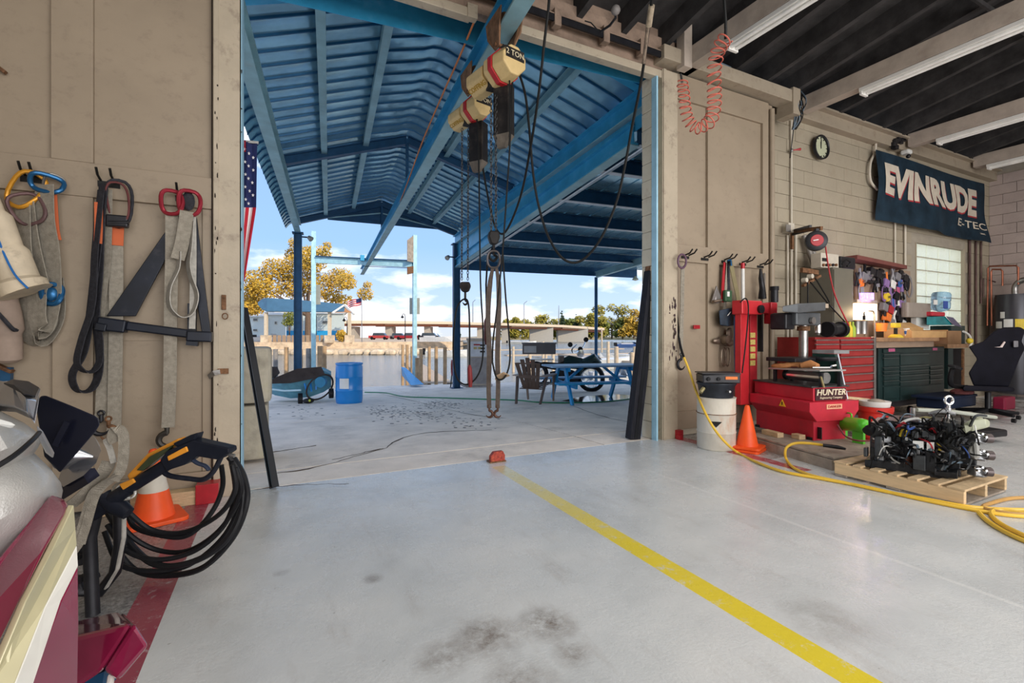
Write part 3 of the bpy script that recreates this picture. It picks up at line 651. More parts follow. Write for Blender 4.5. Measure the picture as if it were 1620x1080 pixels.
# ---- wheeled blue boat hull / cart left of the drum
q = S(478, 634); ct = thing('wheeled_dinghy', 'small blue dinghy with dark gunwale on a wheeled cradle left of the drum', 'boat', q)
dB = q.dot(F)
def at(px, py, dd=0): return D(px, py, dB+dd)
hullm = M('hull_blue_grey', (.10,.28,.36), .5, var=.25, scale=5, dirt=(.1,.09,.08)); dk = M('dark_brown_gunwale', (.045,.035,.032), .6, var=.3)
rings = []
for (px, t, m_, bt, hw_) in ((424,603,612,620,.05),(435,600,612,625,.35),(460,592,609,630,.5),(490,586,606,628,.55),(512,584,602,620,.5),(524,590,602,612,.3)):
    r = []
    for dd, py in ((-hw_,t+2),(-hw_*.9,m_),(-hw_*.5,bt),(hw_*.5,bt-4),(hw_*.9,m_-5),(hw_,t-3),(hw_*.8,t),(-hw_*.8,t+5)): r.append(at(px, py, dd))
    rings.append(r)
B().loft(rings).build('hull', hullm, ct, smooth=True)
B().solid([at(428,600,-.62), at(455,589,-.62), at(470,583,-.62), at(507,580,-.6), at(513,592,-.6), at(490,600,-.62), at(460,606,-.62), at(425,607,-.62)], F*.05).build('gunwale', dk, ct)
B().solid([at(426,580,.3), at(437,580,.3), at(441,590,.3), at(433,598,.3), at(426,599,.3)], F*.06).build('gunwale', dk, ct)
B().tube([at(425,615,-.63), at(450,618,-.64), at(476,617,-.64)], .022, 6).build('rub_rail', M('pale_blue_rail',(.5,.7,.78),.4), ct)
B().lathe([(.30,-.03),(.34,-.02),(.34,.02),(.30,.03)], at(506,612,-.55), F*-1+RT*.5, n=24, sc=.7, ring=True).build('hoop', dk, ct)
for k in range(4): B().bar(at(482+k*9, 606-2*k, -.6), at(486+k*7, 622-k*3, -.6), .03, .03).build('crossbar', bl, ct)
B().lathe([(.0,-.06),(.12,-.06),(.12,.06),(0,.06)], at(508,604,-.58), F*-1, n=14).build('hub', M('hub_blue',(.03,.2,.35),.5), ct)
for px, py, r in ((475,631,.13),(524,622,.11)): 
    o = B().lathe([(r*.5,-.05),(r,-.045),(r,.045),(r*.5,.05)], at(px,py,-.6), RT*.8+F*.4, n=18, ring=True).build('wheel', black, ct)
    B().lathe([(.0,-.03),(r*.5,-.03),(r*.5,.03),(0,.03)], at(px,py,-.6), RT*.8+F*.4, n=10).build('rim', M('grey_rim',(.4,.4,.38),.5), o)
o = S(488, 638); ph = thing('hose_reel_motor', 'small dark motor with yellow-green knob lying beside the blue dinghy', 'motor', o)
B().ball(o+Vector((0,0,.06)), (.12,.08,.06), 10, 6).build('body', blackm, ph); B().ball(o+Vector((.02,-.06,.07)), .03, 8, 5).build('knob', M('yellow_green',(.5,.55,.05),.5), ph)
# ---- stacked concrete blocks outside the left jamb
cb = M('mossy_concrete', (.42,.38,.30), .9, var=.25, scale=6, bump=1, bs=20, dirt=(.17,.17,.05), damt=.6, ds=3)
g0 = G(424, 727, -.01)
b = B(); b.rbox(g0.x-.8, g0.x, g0.y, g0.y+.6, 0, .52, .08, 4); o = b.build('concrete_block', cb, bev=.02); tag(o, 'large mossy concrete block on the apron outside the left jamb, lower of two', 'block')
b = B(); b.rbox(g0.x-.85, g0.x+.03, g0.y-.0, g0.y+.62, .54, 1.08, .1, 4); o = b.build('concrete_block', cb, bev=.04); tag(o, 'grey concrete block with rounded corners, upper of the two outside the left jamb', 'block')
# ---- flag hung outside the left jamb
fy = 4.62; fx = W(389, 400, fy).x
fg = thing('hanging_flag', 'large red white and blue striped flag hanging limp outside the left jamb', 'flag', (fx, fy, W(389,222,fy).z))
navy = M('flag_navy', (.02,.03,.12), .8, var=.2); fred = M('flag_red', (.55,.02,.04), .8); fwh = M('flag_white', (.75,.72,.72), .8)
def cloth(px0f, px1f, y0, y1, u0, u1, off=0, ny=16, nx=5):
    b = B(); vs = []
    for j in range(ny+1):
        py = y0+(y1-y0)*j/ny; a = px0f(py); c = px1f(py)
        for i in range(nx+1):
            u = u0+(u1-u0)*i/nx; px = a+(c-a)*u; w_ = W(px, py, fy+.02*math.sin(u*14+py*.01)+off); vs.append(w_)
    k = nx+1; return b.add(vs, [(j*k+i, j*k+i+1, (j+1)*k+i+1, (j+1)*k+i) for j in range(ny) for i in range(nx)])
edge_r = lambda py: 407-1.5*(py-222)/100 if py < 330 else 405.3-(py-330)*.16
lf = lambda py: 366
cloth(lf, edge_r, 224, 328, 0, 1).build('canton', navy, fg, smooth=True)
n = 7
for k in range(n): cloth(lf, edge_r, 328, 445, k/n, (k+1)/n, ny=12, nx=2).build('stripe', fred if k % 2 == 0 else fwh, fg, smooth=True)
cloth(lf, edge_r, 222, 240, .45, .56, off=-.03, ny=3, nx=1).build('stripe', fred, fg, smooth=True)
for k in range(14):
    px = 388+ (k % 3)*6+R.uniform(-1,1); py = 236+k*6.6; c_ = W(px, py, fy-.035)
    pts = [c_+Vector((math.cos(a)*r_*.7, 0, math.sin(a)*r_)) for a, r_ in [(PI/2+i*PI/5, .016 if i % 2 == 0 else .007) for i in range(10)]]
    B().solid(pts, (0,.004,0)).build('star', fwh, fg)
B().bar(W(364,222,fy)+Vector((0,0,.0)), W(409,226,fy), .02, .02).build('flag_rod', steel, fg)
# ---- fuel dispenser
p = S(757, 612); dsx = p.dot(F); sc_ = dsx/FP
dp = thing('fuel_dispenser', 'old cream fuel dispenser with price panel on the quay edge', 'dispenser', p)
Tm = Matrix.Translation(p) @ Matrix.Rotation(-YAW-.05, 4, 'Z')
cr = M('dispenser_cream', (.58,.50,.42), .5, var=.15, dirt=(.3,.2,.15)); gy = M('dispenser_grey', (.35,.32,.31), .5, var=.2)
B(Tm).box(-.36,.36,0,.45,.05,1.48).build('body', cr, dp, bev=.01)
B(Tm).box(-.25,.34,-.012,0,.1,.92).build('lower_panel', gy, dp, bev=.004)
B(Tm).box(-.25,.34,-.015,0,.95,1.42).build('display_panel', M('panel_white',(.66,.68,.72),.4), dp, bev=.004)
for k in range(3): B(Tm).box(.05,.2,-.025,-.01,1.08+.1*k,1.13+.1*k).build('price_digits', blackm, dp)
for k in range(2): B(Tm).box(-.15+.14*k,-.05+.14*k,-.025,-.01,1.18,1.25).build('price_window', M('ochre',(.5,.4,.15),.5), dp)
B(Tm).box(-.15,.05,-.022,-.01,1.3,1.34).build('red_strip', red, dp); B(Tm).box(-.38,.38,-.02,.47,1.46,1.52).build('top_cap', cr, dp, bev=.01); B(Tm).box(-.4,.4,-.03,.48,0,.05).build('plinth', gy, dp)
# ---- hose reel beside the middle post
p = S(713, 612); r_ = thing('hose_reel', 'red and black fuel hose reel beside the middle canopy post', 'reel', p); zc = W(712, 582, p.y).z
for k in range(5): B().lathe([(.22,-.015),(.25,-.012),(.25,.012),(.22,.015)], (p.x+.02*k, p.y-.1, zc+.02), RT+F*.2, n=18, ring=True).build('hose_turn', black if k % 2 else red, r_)
B().lathe([(.0,-.02),(.27,-.02),(.27,.0),(0,.0)], (p.x+.12, p.y-.1, zc+.02), RT+F*.2, n=20).build('side_disc', blackm, r_)
B().tube([(p.x, p.y, p.z), (p.x+.02, p.y-.05, zc-.2)], .02, 6).build('leg', blackm, r_); B().tube([(p.x+.16, p.y-.1, p.z), (p.x+.06, p.y-.05, zc-.2)], .02, 6).build('leg', blackm, r_)
B().tube(bez([(p.x+.15, p.y-.12, zc-.2), (p.x+.25, p.y-.2, p.z+.1), (p.x+.45, p.y-.25, p.z+.05), (p.x+.6, p.y-.2, p.z+.3)], 6), .014, 6).build('loose_hose', black, r_)
# ---- green garden hose
gh_ = M('green_hose', (.02,.22,.10), .45)
pts = [S(*q) for q in ((577,621),(610,622),(640,628),(700,630),(760,632),(820,634),(850,637),(900,638),(960,636),(1010,630),(1030,628))]
B().tube([p+Vector((0,0,.015)) for p in bez(pts, 6)], .014, 6).build('garden_hose', gh_, lab='green garden hose lying across the apron from drum to picnic table', cat='hose')
# ---- picnic table
p = S(938, 634); th = math.radians(-13)
pt = thing('picnic_table', 'bright blue wooden picnic table with attached benches on the apron', 'table', p, th)
TB = WM[pt.name]; pb = M('picnic_blue', (.015,.33,.72), .45, var=.1, scale=10, dirt=(.35,.5,.6), damt=.3)
L2 = 1.0; ptop = M('picnic_top_blue', (.25,.45,.68), .4, var=.15)
for k in range(5): B(TB).box(-L2,L2,-.37+.15*k,-.235+.15*k,.72,.755).build('top_plank', ptop, pt, bev=.004)
for s_ in (-1, 1):
    for k in range(2): B(TB).box(-L2,L2,s_*.62+.14*k-.14,s_*.62+.14*k-.01,.42,.455).build('bench_plank', ptop if s_ > 0 else pb, pt, bev=.004)
for x in (-.68, .68):
    for s_ in (-1, 1): B(TB).bar((x, s_*.62, 0), (x, -s_*.02+s_*.22, .72), .04, .11, up=(0,1,0)).build('leg', pb, pt, bev=.003)
    B(TB).box(x+.02,x+.06,-.74,.74,.34,.42).build('bench_bearer', pb, pt); B(TB).box(x+.02,x+.06,-.36,.36,.64,.72).build('top_bearer', pb, pt)
    B(TB).bar((x, 0, .36), (x*.35, 0, .70), .04, .08, up=(0,1,0)).build('brace', pb, pt)
# puddle / mat under the table
o = B(); pl = [S(*q) for q in ((890,634),(925,627),(975,624),(1003,626),(996,632),(955,636),(915,637))]
o.solid([q+Vector((0,0,.004)) for q in pl], (0,0,.006)); o.build('floor_mat', M('shiny_mat', (.10,.09,.07), .08, var=.9, scale=5), lab='shiny wet dark mat on the ground under the picnic table', cat='mat')
# ---- adirondack chair
p = S(846, 636); ch = thing('adirondack_chair', 'brown plastic adirondack chair with slatted fan back facing away', 'chair', p, math.radians(-50))
TC = WM[ch.name]; bc = M('brown_plastic', (.10,.065,.05), .5, var=.1); tan_ = M('tan_plastic', (.28,.2,.15), .5)
# local: +y = facing direction (front)
for k in range(5):
    u = (k-2)*.095; tp = .93-.035*abs(k-2)**1.6
    B(TC).solid([(u*.72-.035,-.22,.30),(u*.72+.035,-.22,.30),(u*1.2+.045,-.42,tp),(u*1.2-.045,-.42,tp)], (0,.015,.01)).build('back_slat', bc, ch, bev=.004)
B(TC).bar((-.22,-.31,.55), (.22,-.31,.55), .02, .06).build('back_rail', bc, ch); B(TC).bar((-.25,-.385,.82), (.25,-.385,.82), .015, .03).build('back_rail', bc, ch)
for k in range(5): B(TC).bar((-.24,-.2+.11*k,.30+.02*k), (.24,-.2+.11*k,.30+.02*k), .09, .015, up=(0,0,1)).build('seat_slat', bc, ch)
for s_ in (-1, 1):
    B(TC).solid([(s_*.27,.32,0),(s_*.27,.38,0),(s_*.30,.36,.56),(s_*.30,.24,.56)], (s_*.03,0,0)).build('leg', tan_, ch, bev=.004)
    B(TC).solid([(s_*.24,-.42,0),(s_*.24,-.34,0),(s_*.30,-.1,.54),(s_*.30,-.22,.54)], (s_*.03,0,0)).build('leg', bc, ch, bev=.004)
    B(TC).solid([(s_*.22,-.32,.555),(s_*.38,-.28,.555),(s_*.40,.38,.565),(s_*.25,.38,.565)], (0,0,.02)).build('armrest', tan_, ch, bev=.006)
# ---- motorcycle behind the table
p = S(930, 619); mo = thing('motorcycle', 'dark cruiser motorcycle with a crate on its rack behind the picnic table', 'motorcycle', p)
dM = p.dot(F); ma = lambda px, py, dd=0: D(px, py, dM+dd)
pt_ = M('motorcycle_paint', (.02,.05,.05), .25, .3, var=.2, coat=.5)
def tyre(px, py, r, sq):
    c = ma(px, py); ax = (F*sq+RT*.35).normalized()
    o = B().lathe([(r*.72,-.06),(r*.95,-.05),(r,0),(r*.95,.05),(r*.72,.06)], c, ax, n=26, ring=True).build('wheel', black, mo)
    B().lathe([(r*.66,-.02),(r*.72,-.03),(r*.72,.03),(r*.66,.02)], c, ax, n=22, ring=True).build('rim', chrome, o)
    B().lathe([(.0,-.05),(.05,-.05),(.05,.05),(0,.05)], c, ax, n=10).build('hub', chrome, o)
    u = ax.orthogonal().normalized(); w_ = ax.cross(u)
    b = B()
    for k in range(10): a = 2*PI*k/10; b.cyl(c, c+(u*math.cos(a)+w_*math.sin(a))*r*.7, .005, n=4)
    b.build('spokes', steel, o)
tyre(935, 598, .36, 1); tyre(848, 592, .34, 1)
B().loft([[ma(px, t, -.1), ma(px, t, .1), ma(px, b_, .12), ma(px, b_, -.12)] for px, t, b_ in ((838,577,582),(860,572,582),(885,574,586),(893,570,588))]).build('seat', black, mo, smooth=True)
B().loft([[ma(px, t, -.04), ma(px, t, .04), ma(px, b_, .14), ma(px, b_, -.14)] for px, t, b_ in ((892,566,575),(900,562,583),(920,566,584),(930,571,580))]).build('tank', pt_, mo, smooth=True)
B().tube([ma(915,598), ma(920,575), ma(940,567), ma(950,575)], [.03,.12,.14,.05], 10).build('mudguard', pt_, mo)
B().loft([[ma(px, t, -.12), ma(px, t, .12), ma(px, b_, .12), ma(px, b_, -.12)] for px, t, b_ in ((870,588,606),(885,585,610),(905,585,610),(915,590,604))]).build('engine', blackm, mo)
B().tube(bez([ma(912,545,-.35), ma(905,552,-.2), ma(908,558,0), ma(922,549,.2), ma(926,539,.3)], 5), .018, 6).build('handlebar', chrome, mo)
for px, py in ((902,545),(927,537),(918,552)): B().lathe([(.0,-.02),(.06,-.02),(.065,.01),(0,.02)], ma(px,py,-.1), F*-1, n=12).build('mirror', blackm, mo)
B().lathe([(.02,-.08),(.08,-.05),(.10,.03),(.0,.04)], ma(918,559,-.15), RT*.5-F, n=14).build('headlamp', chrome, mo)
B().tube([ma(880,606,-.15), ma(840,607,-.15), ma(826,604,-.15)], [.04,.05,.05], 8).build('exhaust', chrome, mo)
B().ball(ma(842,573,-.1), (.07,.05,.05), 8, 5).build('tail_lamp', red, mo)
B().bar(ma(832,569), ma(875,568), .3, .03).build('rack', steel, mo)
cr_ = thing('crate', 'dark grey plastic crate with a mesh side on the motorcycle rack', 'crate', ma(851,567))
x0 = ma(827,552,-.2); rt = RT*(ma(877,552)-ma(827,552)).length; up = UP*(16*dM/FP)
for a_, nm in ((x0-up*.5, 'front'), (x0+F*.4-up*.5, 'back')):
    B().solid([a_, a_+rt, a_+rt+up, a_+up], F*.02).build(nm+'_panel', M('crate_grey',(.12,.11,.12),.5), cr_)
B().solid([x0-up*.5, x0+F*.4-up*.5, x0+F*.4+up*.5, x0+up*.5], RT*.02).build('side_panel', MC['crate_grey'], cr_); B().solid([x0+rt-up*.5, x0+rt+F*.4-up*.5, x0+rt+F*.4+up*.5, x0+rt+up*.5], RT*.02).build('side_panel', MC['crate_grey'], cr_)
B().solid([x0+up*.5-F*.02-RT*.02, x0+rt+up*.5-F*.02+RT*.04, x0+rt+up*.5+F*.44+RT*.04, x0+up*.5+F*.44-RT*.02], UP*.03).build('lid', MC['crate_grey'], cr_, bev=.005)
B().solid([x0+rt*.04-up*.35-F*.01, x0+rt*.42-up*.35-F*.01, x0+rt*.42+up*.3-F*.01, x0+rt*.04+up*.3-F*.01], F*.01).build('pale_panel', M('pale_grey',(.45,.45,.46),.5), cr_)
# ---- dock, pilings, davit
dkm = M('dock_planks', (.50,.40,.30), .8, var=.2, scale=8, stretch=(1,6,1), dirt=(.25,.2,.17), damt=.4)
dz = -.85
a0 = G(672,605,dz); a1 = G(716,604,dz); b0 = G(640,572.5,dz); b1 = G(663,572,dz)
dk_ = thing('dock', 'weathered plank boat dock running out from the quay edge', 'dock', (a0+a1)/2)
n = 26
for k in range(n):
    t0 = k/n; t1 = (k+.93)/n
    q = [a0.lerp(b0, t0), a1.lerp(b1, t0), a1.lerp(b1, t1), a0.lerp(b0, t1)]
    B().solid(q, (0,0,-.05)).build('plank', dkm, dk_)
for u, w_ in ((a0, b0), (a1, b1)): B().bar(u-UP*.17, w_-UP*.17, .06, .24).build('dock_beam', woodg, dk_)
B().solid([D(635,580,19.6), D(642,582,19.6), D(670,608,15.3), D(650,609,15.3), D(636,594,19.6)], F*.04).build('blue_fender_board', pb, dk_, lab='bright blue angled board at the dock side')
pilem = M('piling_wood', (.45,.30,.17), .85, var=.3, scale=4, dirt=(.18,.14,.12), damt=.5); pileg = M('piling_grey', (.27,.25,.23), .85, var=.3, scale=5)
def pile(px, py0, py1, d_, r, m, lab, grp):
    p_ = D(px, py1, d_); z1 = D(px, py0, d_).z
    o = B().tube([(p_.x, p_.y, WZ-.4), (p_.x, p_.y, z1)], [r, r*.94], 10).build('piling', m); tag(o, lab, 'piling', grp)
ORD = ['leftmost','second from the left','third from the left','fourth from the left','fifth from the left','sixth from the left','seventh from the left','eighth from the left','ninth from the left','tenth from the left','eleventh from the left','rightmost']
for px, y0, d_ in ((637,545,24),(644,545,22),(652,548,20.5),(666,552,18.5),(679,548,21),(690,548,19.5),(704,549,18),(660,566,17)): pile(px, y0, 590, d_, .075, pilem, ORD[sorted((637,644,652,666,679,690,704,660)).index(px)]+' brown wooden piling along the plank dock', 'pilings along the plank dock')
for px, y0, d_, m in ((436,552,20,pileg),(453,549,21,pilem),(488,551,19,pileg),(506,547,19,pilem),(513,547,20,pilem),(476,552,23,pilem)): pile(px, y0, 590, d_, .1, m, ORD[sorted((436,453,488,506,513,476)).index(px)]+' weathered piling beyond the left canopy post', 'pilings beyond the left canopy post')
dv = thing('boat_hoist_frame', 'pale blue steel goalpost boat hoist frame standing in the water', 'frame', D(575, 590, 19.0)); lb = M('pale_blue_steel', (.36,.62,.72), .45, .1, var=.15, dirt=(.6,.65,.6))
def upost(px, py0, d_, w_, nm='post'):
    p_ = D(px, 560, d_); z1 = D(px, py0, d_).z; B().box(p_.x-w_/2, p_.x+w_/2, p_.y-w_/2, p_.y+w_/2, WZ-.3, z1).build(nm, lb, dv)
upost(496, 366, 19, .17); upost(656, 372, 19, .15)
B().bar(D(500,411,19), D(652,418,19), .12, .24).build('cross_beam', lb, dv); B().bar(D(500,405.5,18.95), D(652,412.5,18.95), .2, .03).build('beam_cap', dblue, dv)
B().cbox(D(573,408,18.85), .15, .15, .22).build('bracket', blue, dv)
B().cyl(D(575,421,18.9), D(652,424,18.9), .012, n=6).build('cable', blackm, dv)
sg1 = thing('board_sign', 'tall narrow tan board fixed beside the right hoist frame post', 'board', D(648,403,18.9))
B().solid([D(644,380,18.7), D(653,373,18.9), D(653,415,18.9), D(644,413,18.7)], RT*.03).build('board', woodg, sg1); B().solid([D(644,422,18.7), D(653,421,18.9), D(653,432,18.9), D(644,434,18.7)], RT*.03).build('lower_piece', rust, sg1)
o = B().cbox(D(656,484,19.2), .41, .03, .66, Matrix.Rotation(-YAW, 3, 'Z')).build('sign_plate', M('sign_back_grey',(.42,.41,.36),.5,.3), bev=.005); tag(o, 'blank grey rectangular sign back on the right hoist frame post', 'sign')
o = B().cbox(D(501.5,466,19.2), .28, .03, .8, Matrix.Rotation(-YAW, 3, 'Z')).build('sign_plate', MC['sign_back_grey'], bev=.005); tag(o, 'narrow pale sign back on the left hoist frame post before the tree', 'sign')
# ---- right-hand marina docks behind the motorcycle
fz = -1.0
md = thing('marina_dock', 'long low marina dock with white boats beyond the motorcycle', 'dock', G(900,556,fz))
for pa, pb_ in (((780,553.5),(985,551.5)),((800,562),(1010,559)),((840,556),(1010,573))):
    a_, c_ = G(*pa, fz), G(*pb_, fz); B().bar(a_, c_, 1.1, .15).build('deck', dkm, md)
for px, y0, y1, d_ in ((838,545,580,26),(859,540,560,38),(864,545,560,38),(875,545,562,30),(975,548,590,22),(962,540,575,30),(1000,557,590,19),(952,520,548,60),(963,540,552,50),(790,548,562,36),(812,548,562,36),(1004,548,570,30)):
    pile(px, y0, y1, d_, .11, M('tan_piling',(.62,.50,.36),.8,var=.2), ORD[sorted((838,859,864,875,975,962,1000,952,963,790,812,1004)).index(px)]+' pale tan piling at the marina dock behind the motorcycle', 'pilings at the marina dock')
def boat(px, py, d_, L_, rz, lab, col=(.8,.8,.78), cover=None):
    p_ = D(px, py, d_); p_.z = WZ; o = thing('moored_boat', lab, 'boat', p_, rz); T = WM[o.name]; m = M('boat_%d' % int(col[0]*100+col[2]*10), col, .35)
    rings = []
    for x, w_, h in ((-.5,.16,.7),(-.2,.18,.72),(.15,.17,.8),(.38,.10,.9),(.5,.01,1.0)):
        rings.append([(x*L_,-w_*L_,h),(x*L_,-w_*.6*L_,.0),(x*L_,w_*.6*L_,.0),(x*L_,w_*L_,h)])
    B(T).loft(rings).build('hull', m, o)
    B(T).solid([(.02*L_,-.12*L_,.75),(.02*L_,.12*L_,.75),(-.06*L_,.11*L_,1.25),(-.06*L_,-.11*L_,1.25)], (.03,0,0)).build('windshield', M('dark_glass',(.05,.07,.09),.1), o)
    B(T).box(-.4*L_,-.1*L_,-.1*L_,.1*L_,.7,.95).build('cockpit', M('boat_cover',cover or (.5,.5,.5),.6), o, bev=.03)
    B(T).box(-.56*L_,-.5*L_,-.05*L_,.05*L_,.3,1.1).build('outboard', black, o, bev=.03); return o
boat(985,556,24,4.2,math.radians(-20),'white runabout moored nearest behind the picnic table'); boat(945,549,40,6,math.radians(-15),'white cabin boat moored behind the thin canopy post')
boat(1000,548,50,7,math.radians(160),'white boat moored beside the leaning black timber'); boat(1005,541,110,9,math.radians(-20),'distant boat with blue trim at the far right bank',(.1,.2,.5))
boat(826,538,150,9,math.radians(-25),'small white boat passing under the bridge spans'); boat(590+120,550,62,6,math.radians(-20),'white boat by the far sea wall left of the middle post')
# ---- pavilion on the far bank
dP = 74.0; pa = lambda px, py, dd=0: D(px, py, dP+dd)
pv = thing('park_pavilion', 'park pavilion with long blue roof and stone-based posts on the far bank', 'pavilion', pa(490, 541))
rb_ = M('pavilion_roof', (.07,.17,.27), .5, .2, var=.1, scale=1); tanp = M('pavilion_tan', (.66,.56,.42), .6)
th_ = 1.2
B().loft([[pa(px, t, -2+q1), pa(px, b_, -3.2+q1), pa(px, b_+1, -3.0+q1), pa(px, b_+1, 4), pa(px, b_, 4), pa(px, t, 2)] for px, t, b_, q1 in ((408,478,481,1.5),(414,473,488,.6),(422,471,492,0),(470,474,492.5,0),(546,481,493,0))]).build('roof', rb_, pv)
B().solid([pa(546,481,-2), pa(558,494,-3.4), pa(527,494,-3.2)], F*.3).build('gable_ceiling', M('cedar',(.45,.22,.10),.6), pv)
B().bar(pa(545,482,-2.4), pa(560,497,-3.4), .3, .3).build('barge_board', white, pv); B().bar(pa(545,482,-2.4), pa(526,494.5,-3.4), .25, .25).build('barge_board', white, pv)
for px, dd in ((421,-2.5),(521.5,-2.5),(553,-1),(476,3)):
    B().bar(pa(px,541,dd), pa(px,494,dd), .42, .42, up=F).build('column', tanp, pv); B().bar(pa(px,542,dd), pa(px,530,dd), 1.15, 1.15, up=F).build('stone_base', stone, pv)
for k in range(12): B().bar(pa(427+7.5*k,541,-2), pa(427+7.5*k,530,-2), .5, .1, up=F).build('fence_panel', M('wicker_brown',(.35,.25,.17),.8), pv)
B().bar(pa(500,499,3), pa(500,541,3), .15, .15, up=F).build('thin_post', blackm, pv)
# ---- houses behind the pavilion
def house(px0, px1, py0, py1, d_, m, lab, roof=None, wins=(), band=None, dep=8):
    z0 = BZ; p0 = D(px0, py1, d_); p1 = D(px1, py1, d_); zt = D(px0, py0, d_).z
    o = thing('waterfront_building', lab, 'building', ((p0.x+p1.x)/2, (p0.y+p1.y)/2, z0)); w_ = F*dep
    b = B(); q = [Vector((p0.x,p0.y,z0)), Vector((p1.x,p1.y,z0))]; e1q, e0q = D(px1, py1, d_+dep), D(px0, py1, d_+dep); q += [Vector((e1q.x,e1q.y,z0)), Vector((e0q.x,e0q.y,z0))]; b.solid(q, (0,0,zt-z0)); b.build('walls', m, o)
    for k, (a_, c_, e_, f_) in enumerate(wins):
        fr = B().solid([D(a_,e_,d_-.15), D(c_,e_,d_-.15), D(c_,f_,d_-.15), D(a_,f_,d_-.15)], F*.1).build('window', white, o)
        B().solid([D(a_+.5,e_+.5,d_-.2), D(c_-.5,e_+.5,d_-.2), D(c_-.5,f_-.5,d_-.2), D(a_+.5,f_-.5,d_-.2)], F*.1).build('pane', M('window_dark',(.10,.12,.13),.2), fr)
    if roof:
        rp = D((px0+px1)/2, roof, d_+dep/2); B().add([q[0]-F*.4+UP*(zt-z0), q[1]-F*.4+UP*(zt-z0), q[2]+F*.4+UP*(zt-z0), q[3]+F*.4+UP*(zt-z0), q[0]+F*(dep/2)+UP*(rp.z-z0), q[1]+F*(dep/2)+UP*(rp.z-z0)], [(0,1,5,4),(2,3,4,5),(0,4,3),(1,2,5)]).build('roof', M('pale_roof',(.62,.60,.55),.7), o)
    if band: B().solid([D(px0,band,d_-.1), D(px1,band,d_-.1), D(px1,541,d_-.1), D(px0,541,d_-.1)], F*.05).build('blue_band', pb, o)
pbm = M('pale_blue_siding', (.55,.66,.70), .7, var=.05)
house(386,418,501,541,96,pbm,'pale blue-grey waterfront building at the far left behind the jamb',493,((400,407,503,508),(400,407,520,524)))
house(419,452,498,541,97,pbm,'pale blue-grey building behind the left end of the pavilion',492,((434,438,508,513),))
house(453,545,496,541,98,pbm,'long pale blue-grey building with bright blue base behind the pavilion',490,((510,518,507,512),(458,464,507,512)),523)
# ---- flag pole, lamp posts
fp = thing('flag_pole', 'tall flagpole flying a small striped flag right of the pavilion', 'flag', pa(572.5,541))
B().cyl(pa(572.5,541), pa(572,468), .07, .05, 8).build('pole', steel, fp)
for k in range(7):
    b = B(); vs = []
    for i in range(9):
        for j in (k, k+1):
            px = 571.5-i*2.7; py = 471+1.6*j+i*.35*(1+.4*math.sin(i))+(i*.28); vs.append(pa(px, py, .25*math.sin(i*1.1)))
    if k < 4: vs = vs[6:]
    m_ = len(vs)//2-1; b.add(vs, [(2*i, 2*i+2, 2*i+3, 2*i+1) for i in range(m_)]); b.build('stripe', fred if k % 2 == 0 else fwh, fp)
    if k == 0:
        vs = []
        for i in range(4):
            for j in (0, 4): px = 571.5-i*2.7; py = 471+1.6*j+i*.35*(1+.4*math.sin(i))+(i*.28); vs.append(pa(px, py, .25*math.sin(i*1.1)))
        B().add(vs, [(2*i, 2*i+2, 2*i+3, 2*i+1) for i in range(3)]).build('canton', navy, fp)
def lamp(px, py, d_, lab):
    o = thing('street_lamp', lab, 'lamp post', D(px,541,d_)); B().cyl(D(px,541,d_), D(px,py+2,d_), .09, .06, 8).build('pole', blackm, o)
    B().tube(bez([D(px,py+2,d_), D(px-1,py-1,d_), D(px-4,py-1,d_), D(px-4.5,py+2,d_)], 4), .05, 6).build('arm', blackm, o); B().lathe([(.1,.3),(.3,0),(.05,-.15)], D(px-4.5,py+4,d_), n=10).build('lantern', blackm, o)
lamp(641, 498, 80, 'black lantern street lamp on the far bank left of the hoist post'); lamp(549, 503, 77, 'black lantern street lamp beside the pavilion gable')
for px, py, px1, lab in ((748,478,752,'tall thin highway light over the bridge left part'),(829,480,834,'tall thin highway light in front of the far trees'),(884,487,884,'tall pole on the bridge among the evergreens')):
    dh = 140+60*(px-500)/470; o = thing('highway_light', lab, 'lamp post', D(px,513,dh)); B().cyl(D(px,514,dh), D(px,py,dh), .2, .12, 6).build('pole', steel, o); B().cyl(D(px,py,dh), D(px1,py-4,dh), .12, .1, 6).build('arm', steel, o)
# ---- bridge
br = thing('road_bridge', 'long low road bridge with rust-red girders crossing the river', 'bridge', D(740,520,165))
def bd(t): return D(500+470*t, 0, 140+60*t)
def bp(px, py): t = (px-500)/470; return D(px, py, 140+60*t)
pbm2 = M('bridge_parapet', (.66,.55,.42), .7, var=.1); rg = M('rust_girder', (.42,.15,.08), .6, var=.15)
segs = [(480,507.5),(600,508),(700,509),(800,511.5),(880,514),(945,518.5)]
for i in range(len(segs)-1):
    (x0_, y0_), (x1_, y1_) = segs[i], segs[i+1]
    B().bar(bp(x0_,y0_+2), bp(x1_,y1_+2), 10, .9).build('parapet', pbm2, br)
    B().bar(bp(x0_,y0_+6.5)+F*.5, bp(x1_,y1_+5.5)+F*.5, 8, .75).build('girder', rg, br)
    B().bar(bp(x0_,y0_+5)+F*.5, bp(x1_,y1_+4)+F*.5, 10, .35).build('deck_edge', M('deck_shadow',(.35,.24,.17),.8), br)
for px, w_ in ((560,2),(618,2),(678,2),(760,2),(800,3),(856,9),(905,12)):
    q = bp(px, 520); B().cbox((q.x, q.y, (WZ+q.z+.8)/2), w_, 6, q.z-WZ+.6, Matrix.Rotation(-YAW, 3, 'Z')).build('pier', M('bridge_concrete',(.42,.40,.36),.8,var=.15), br)
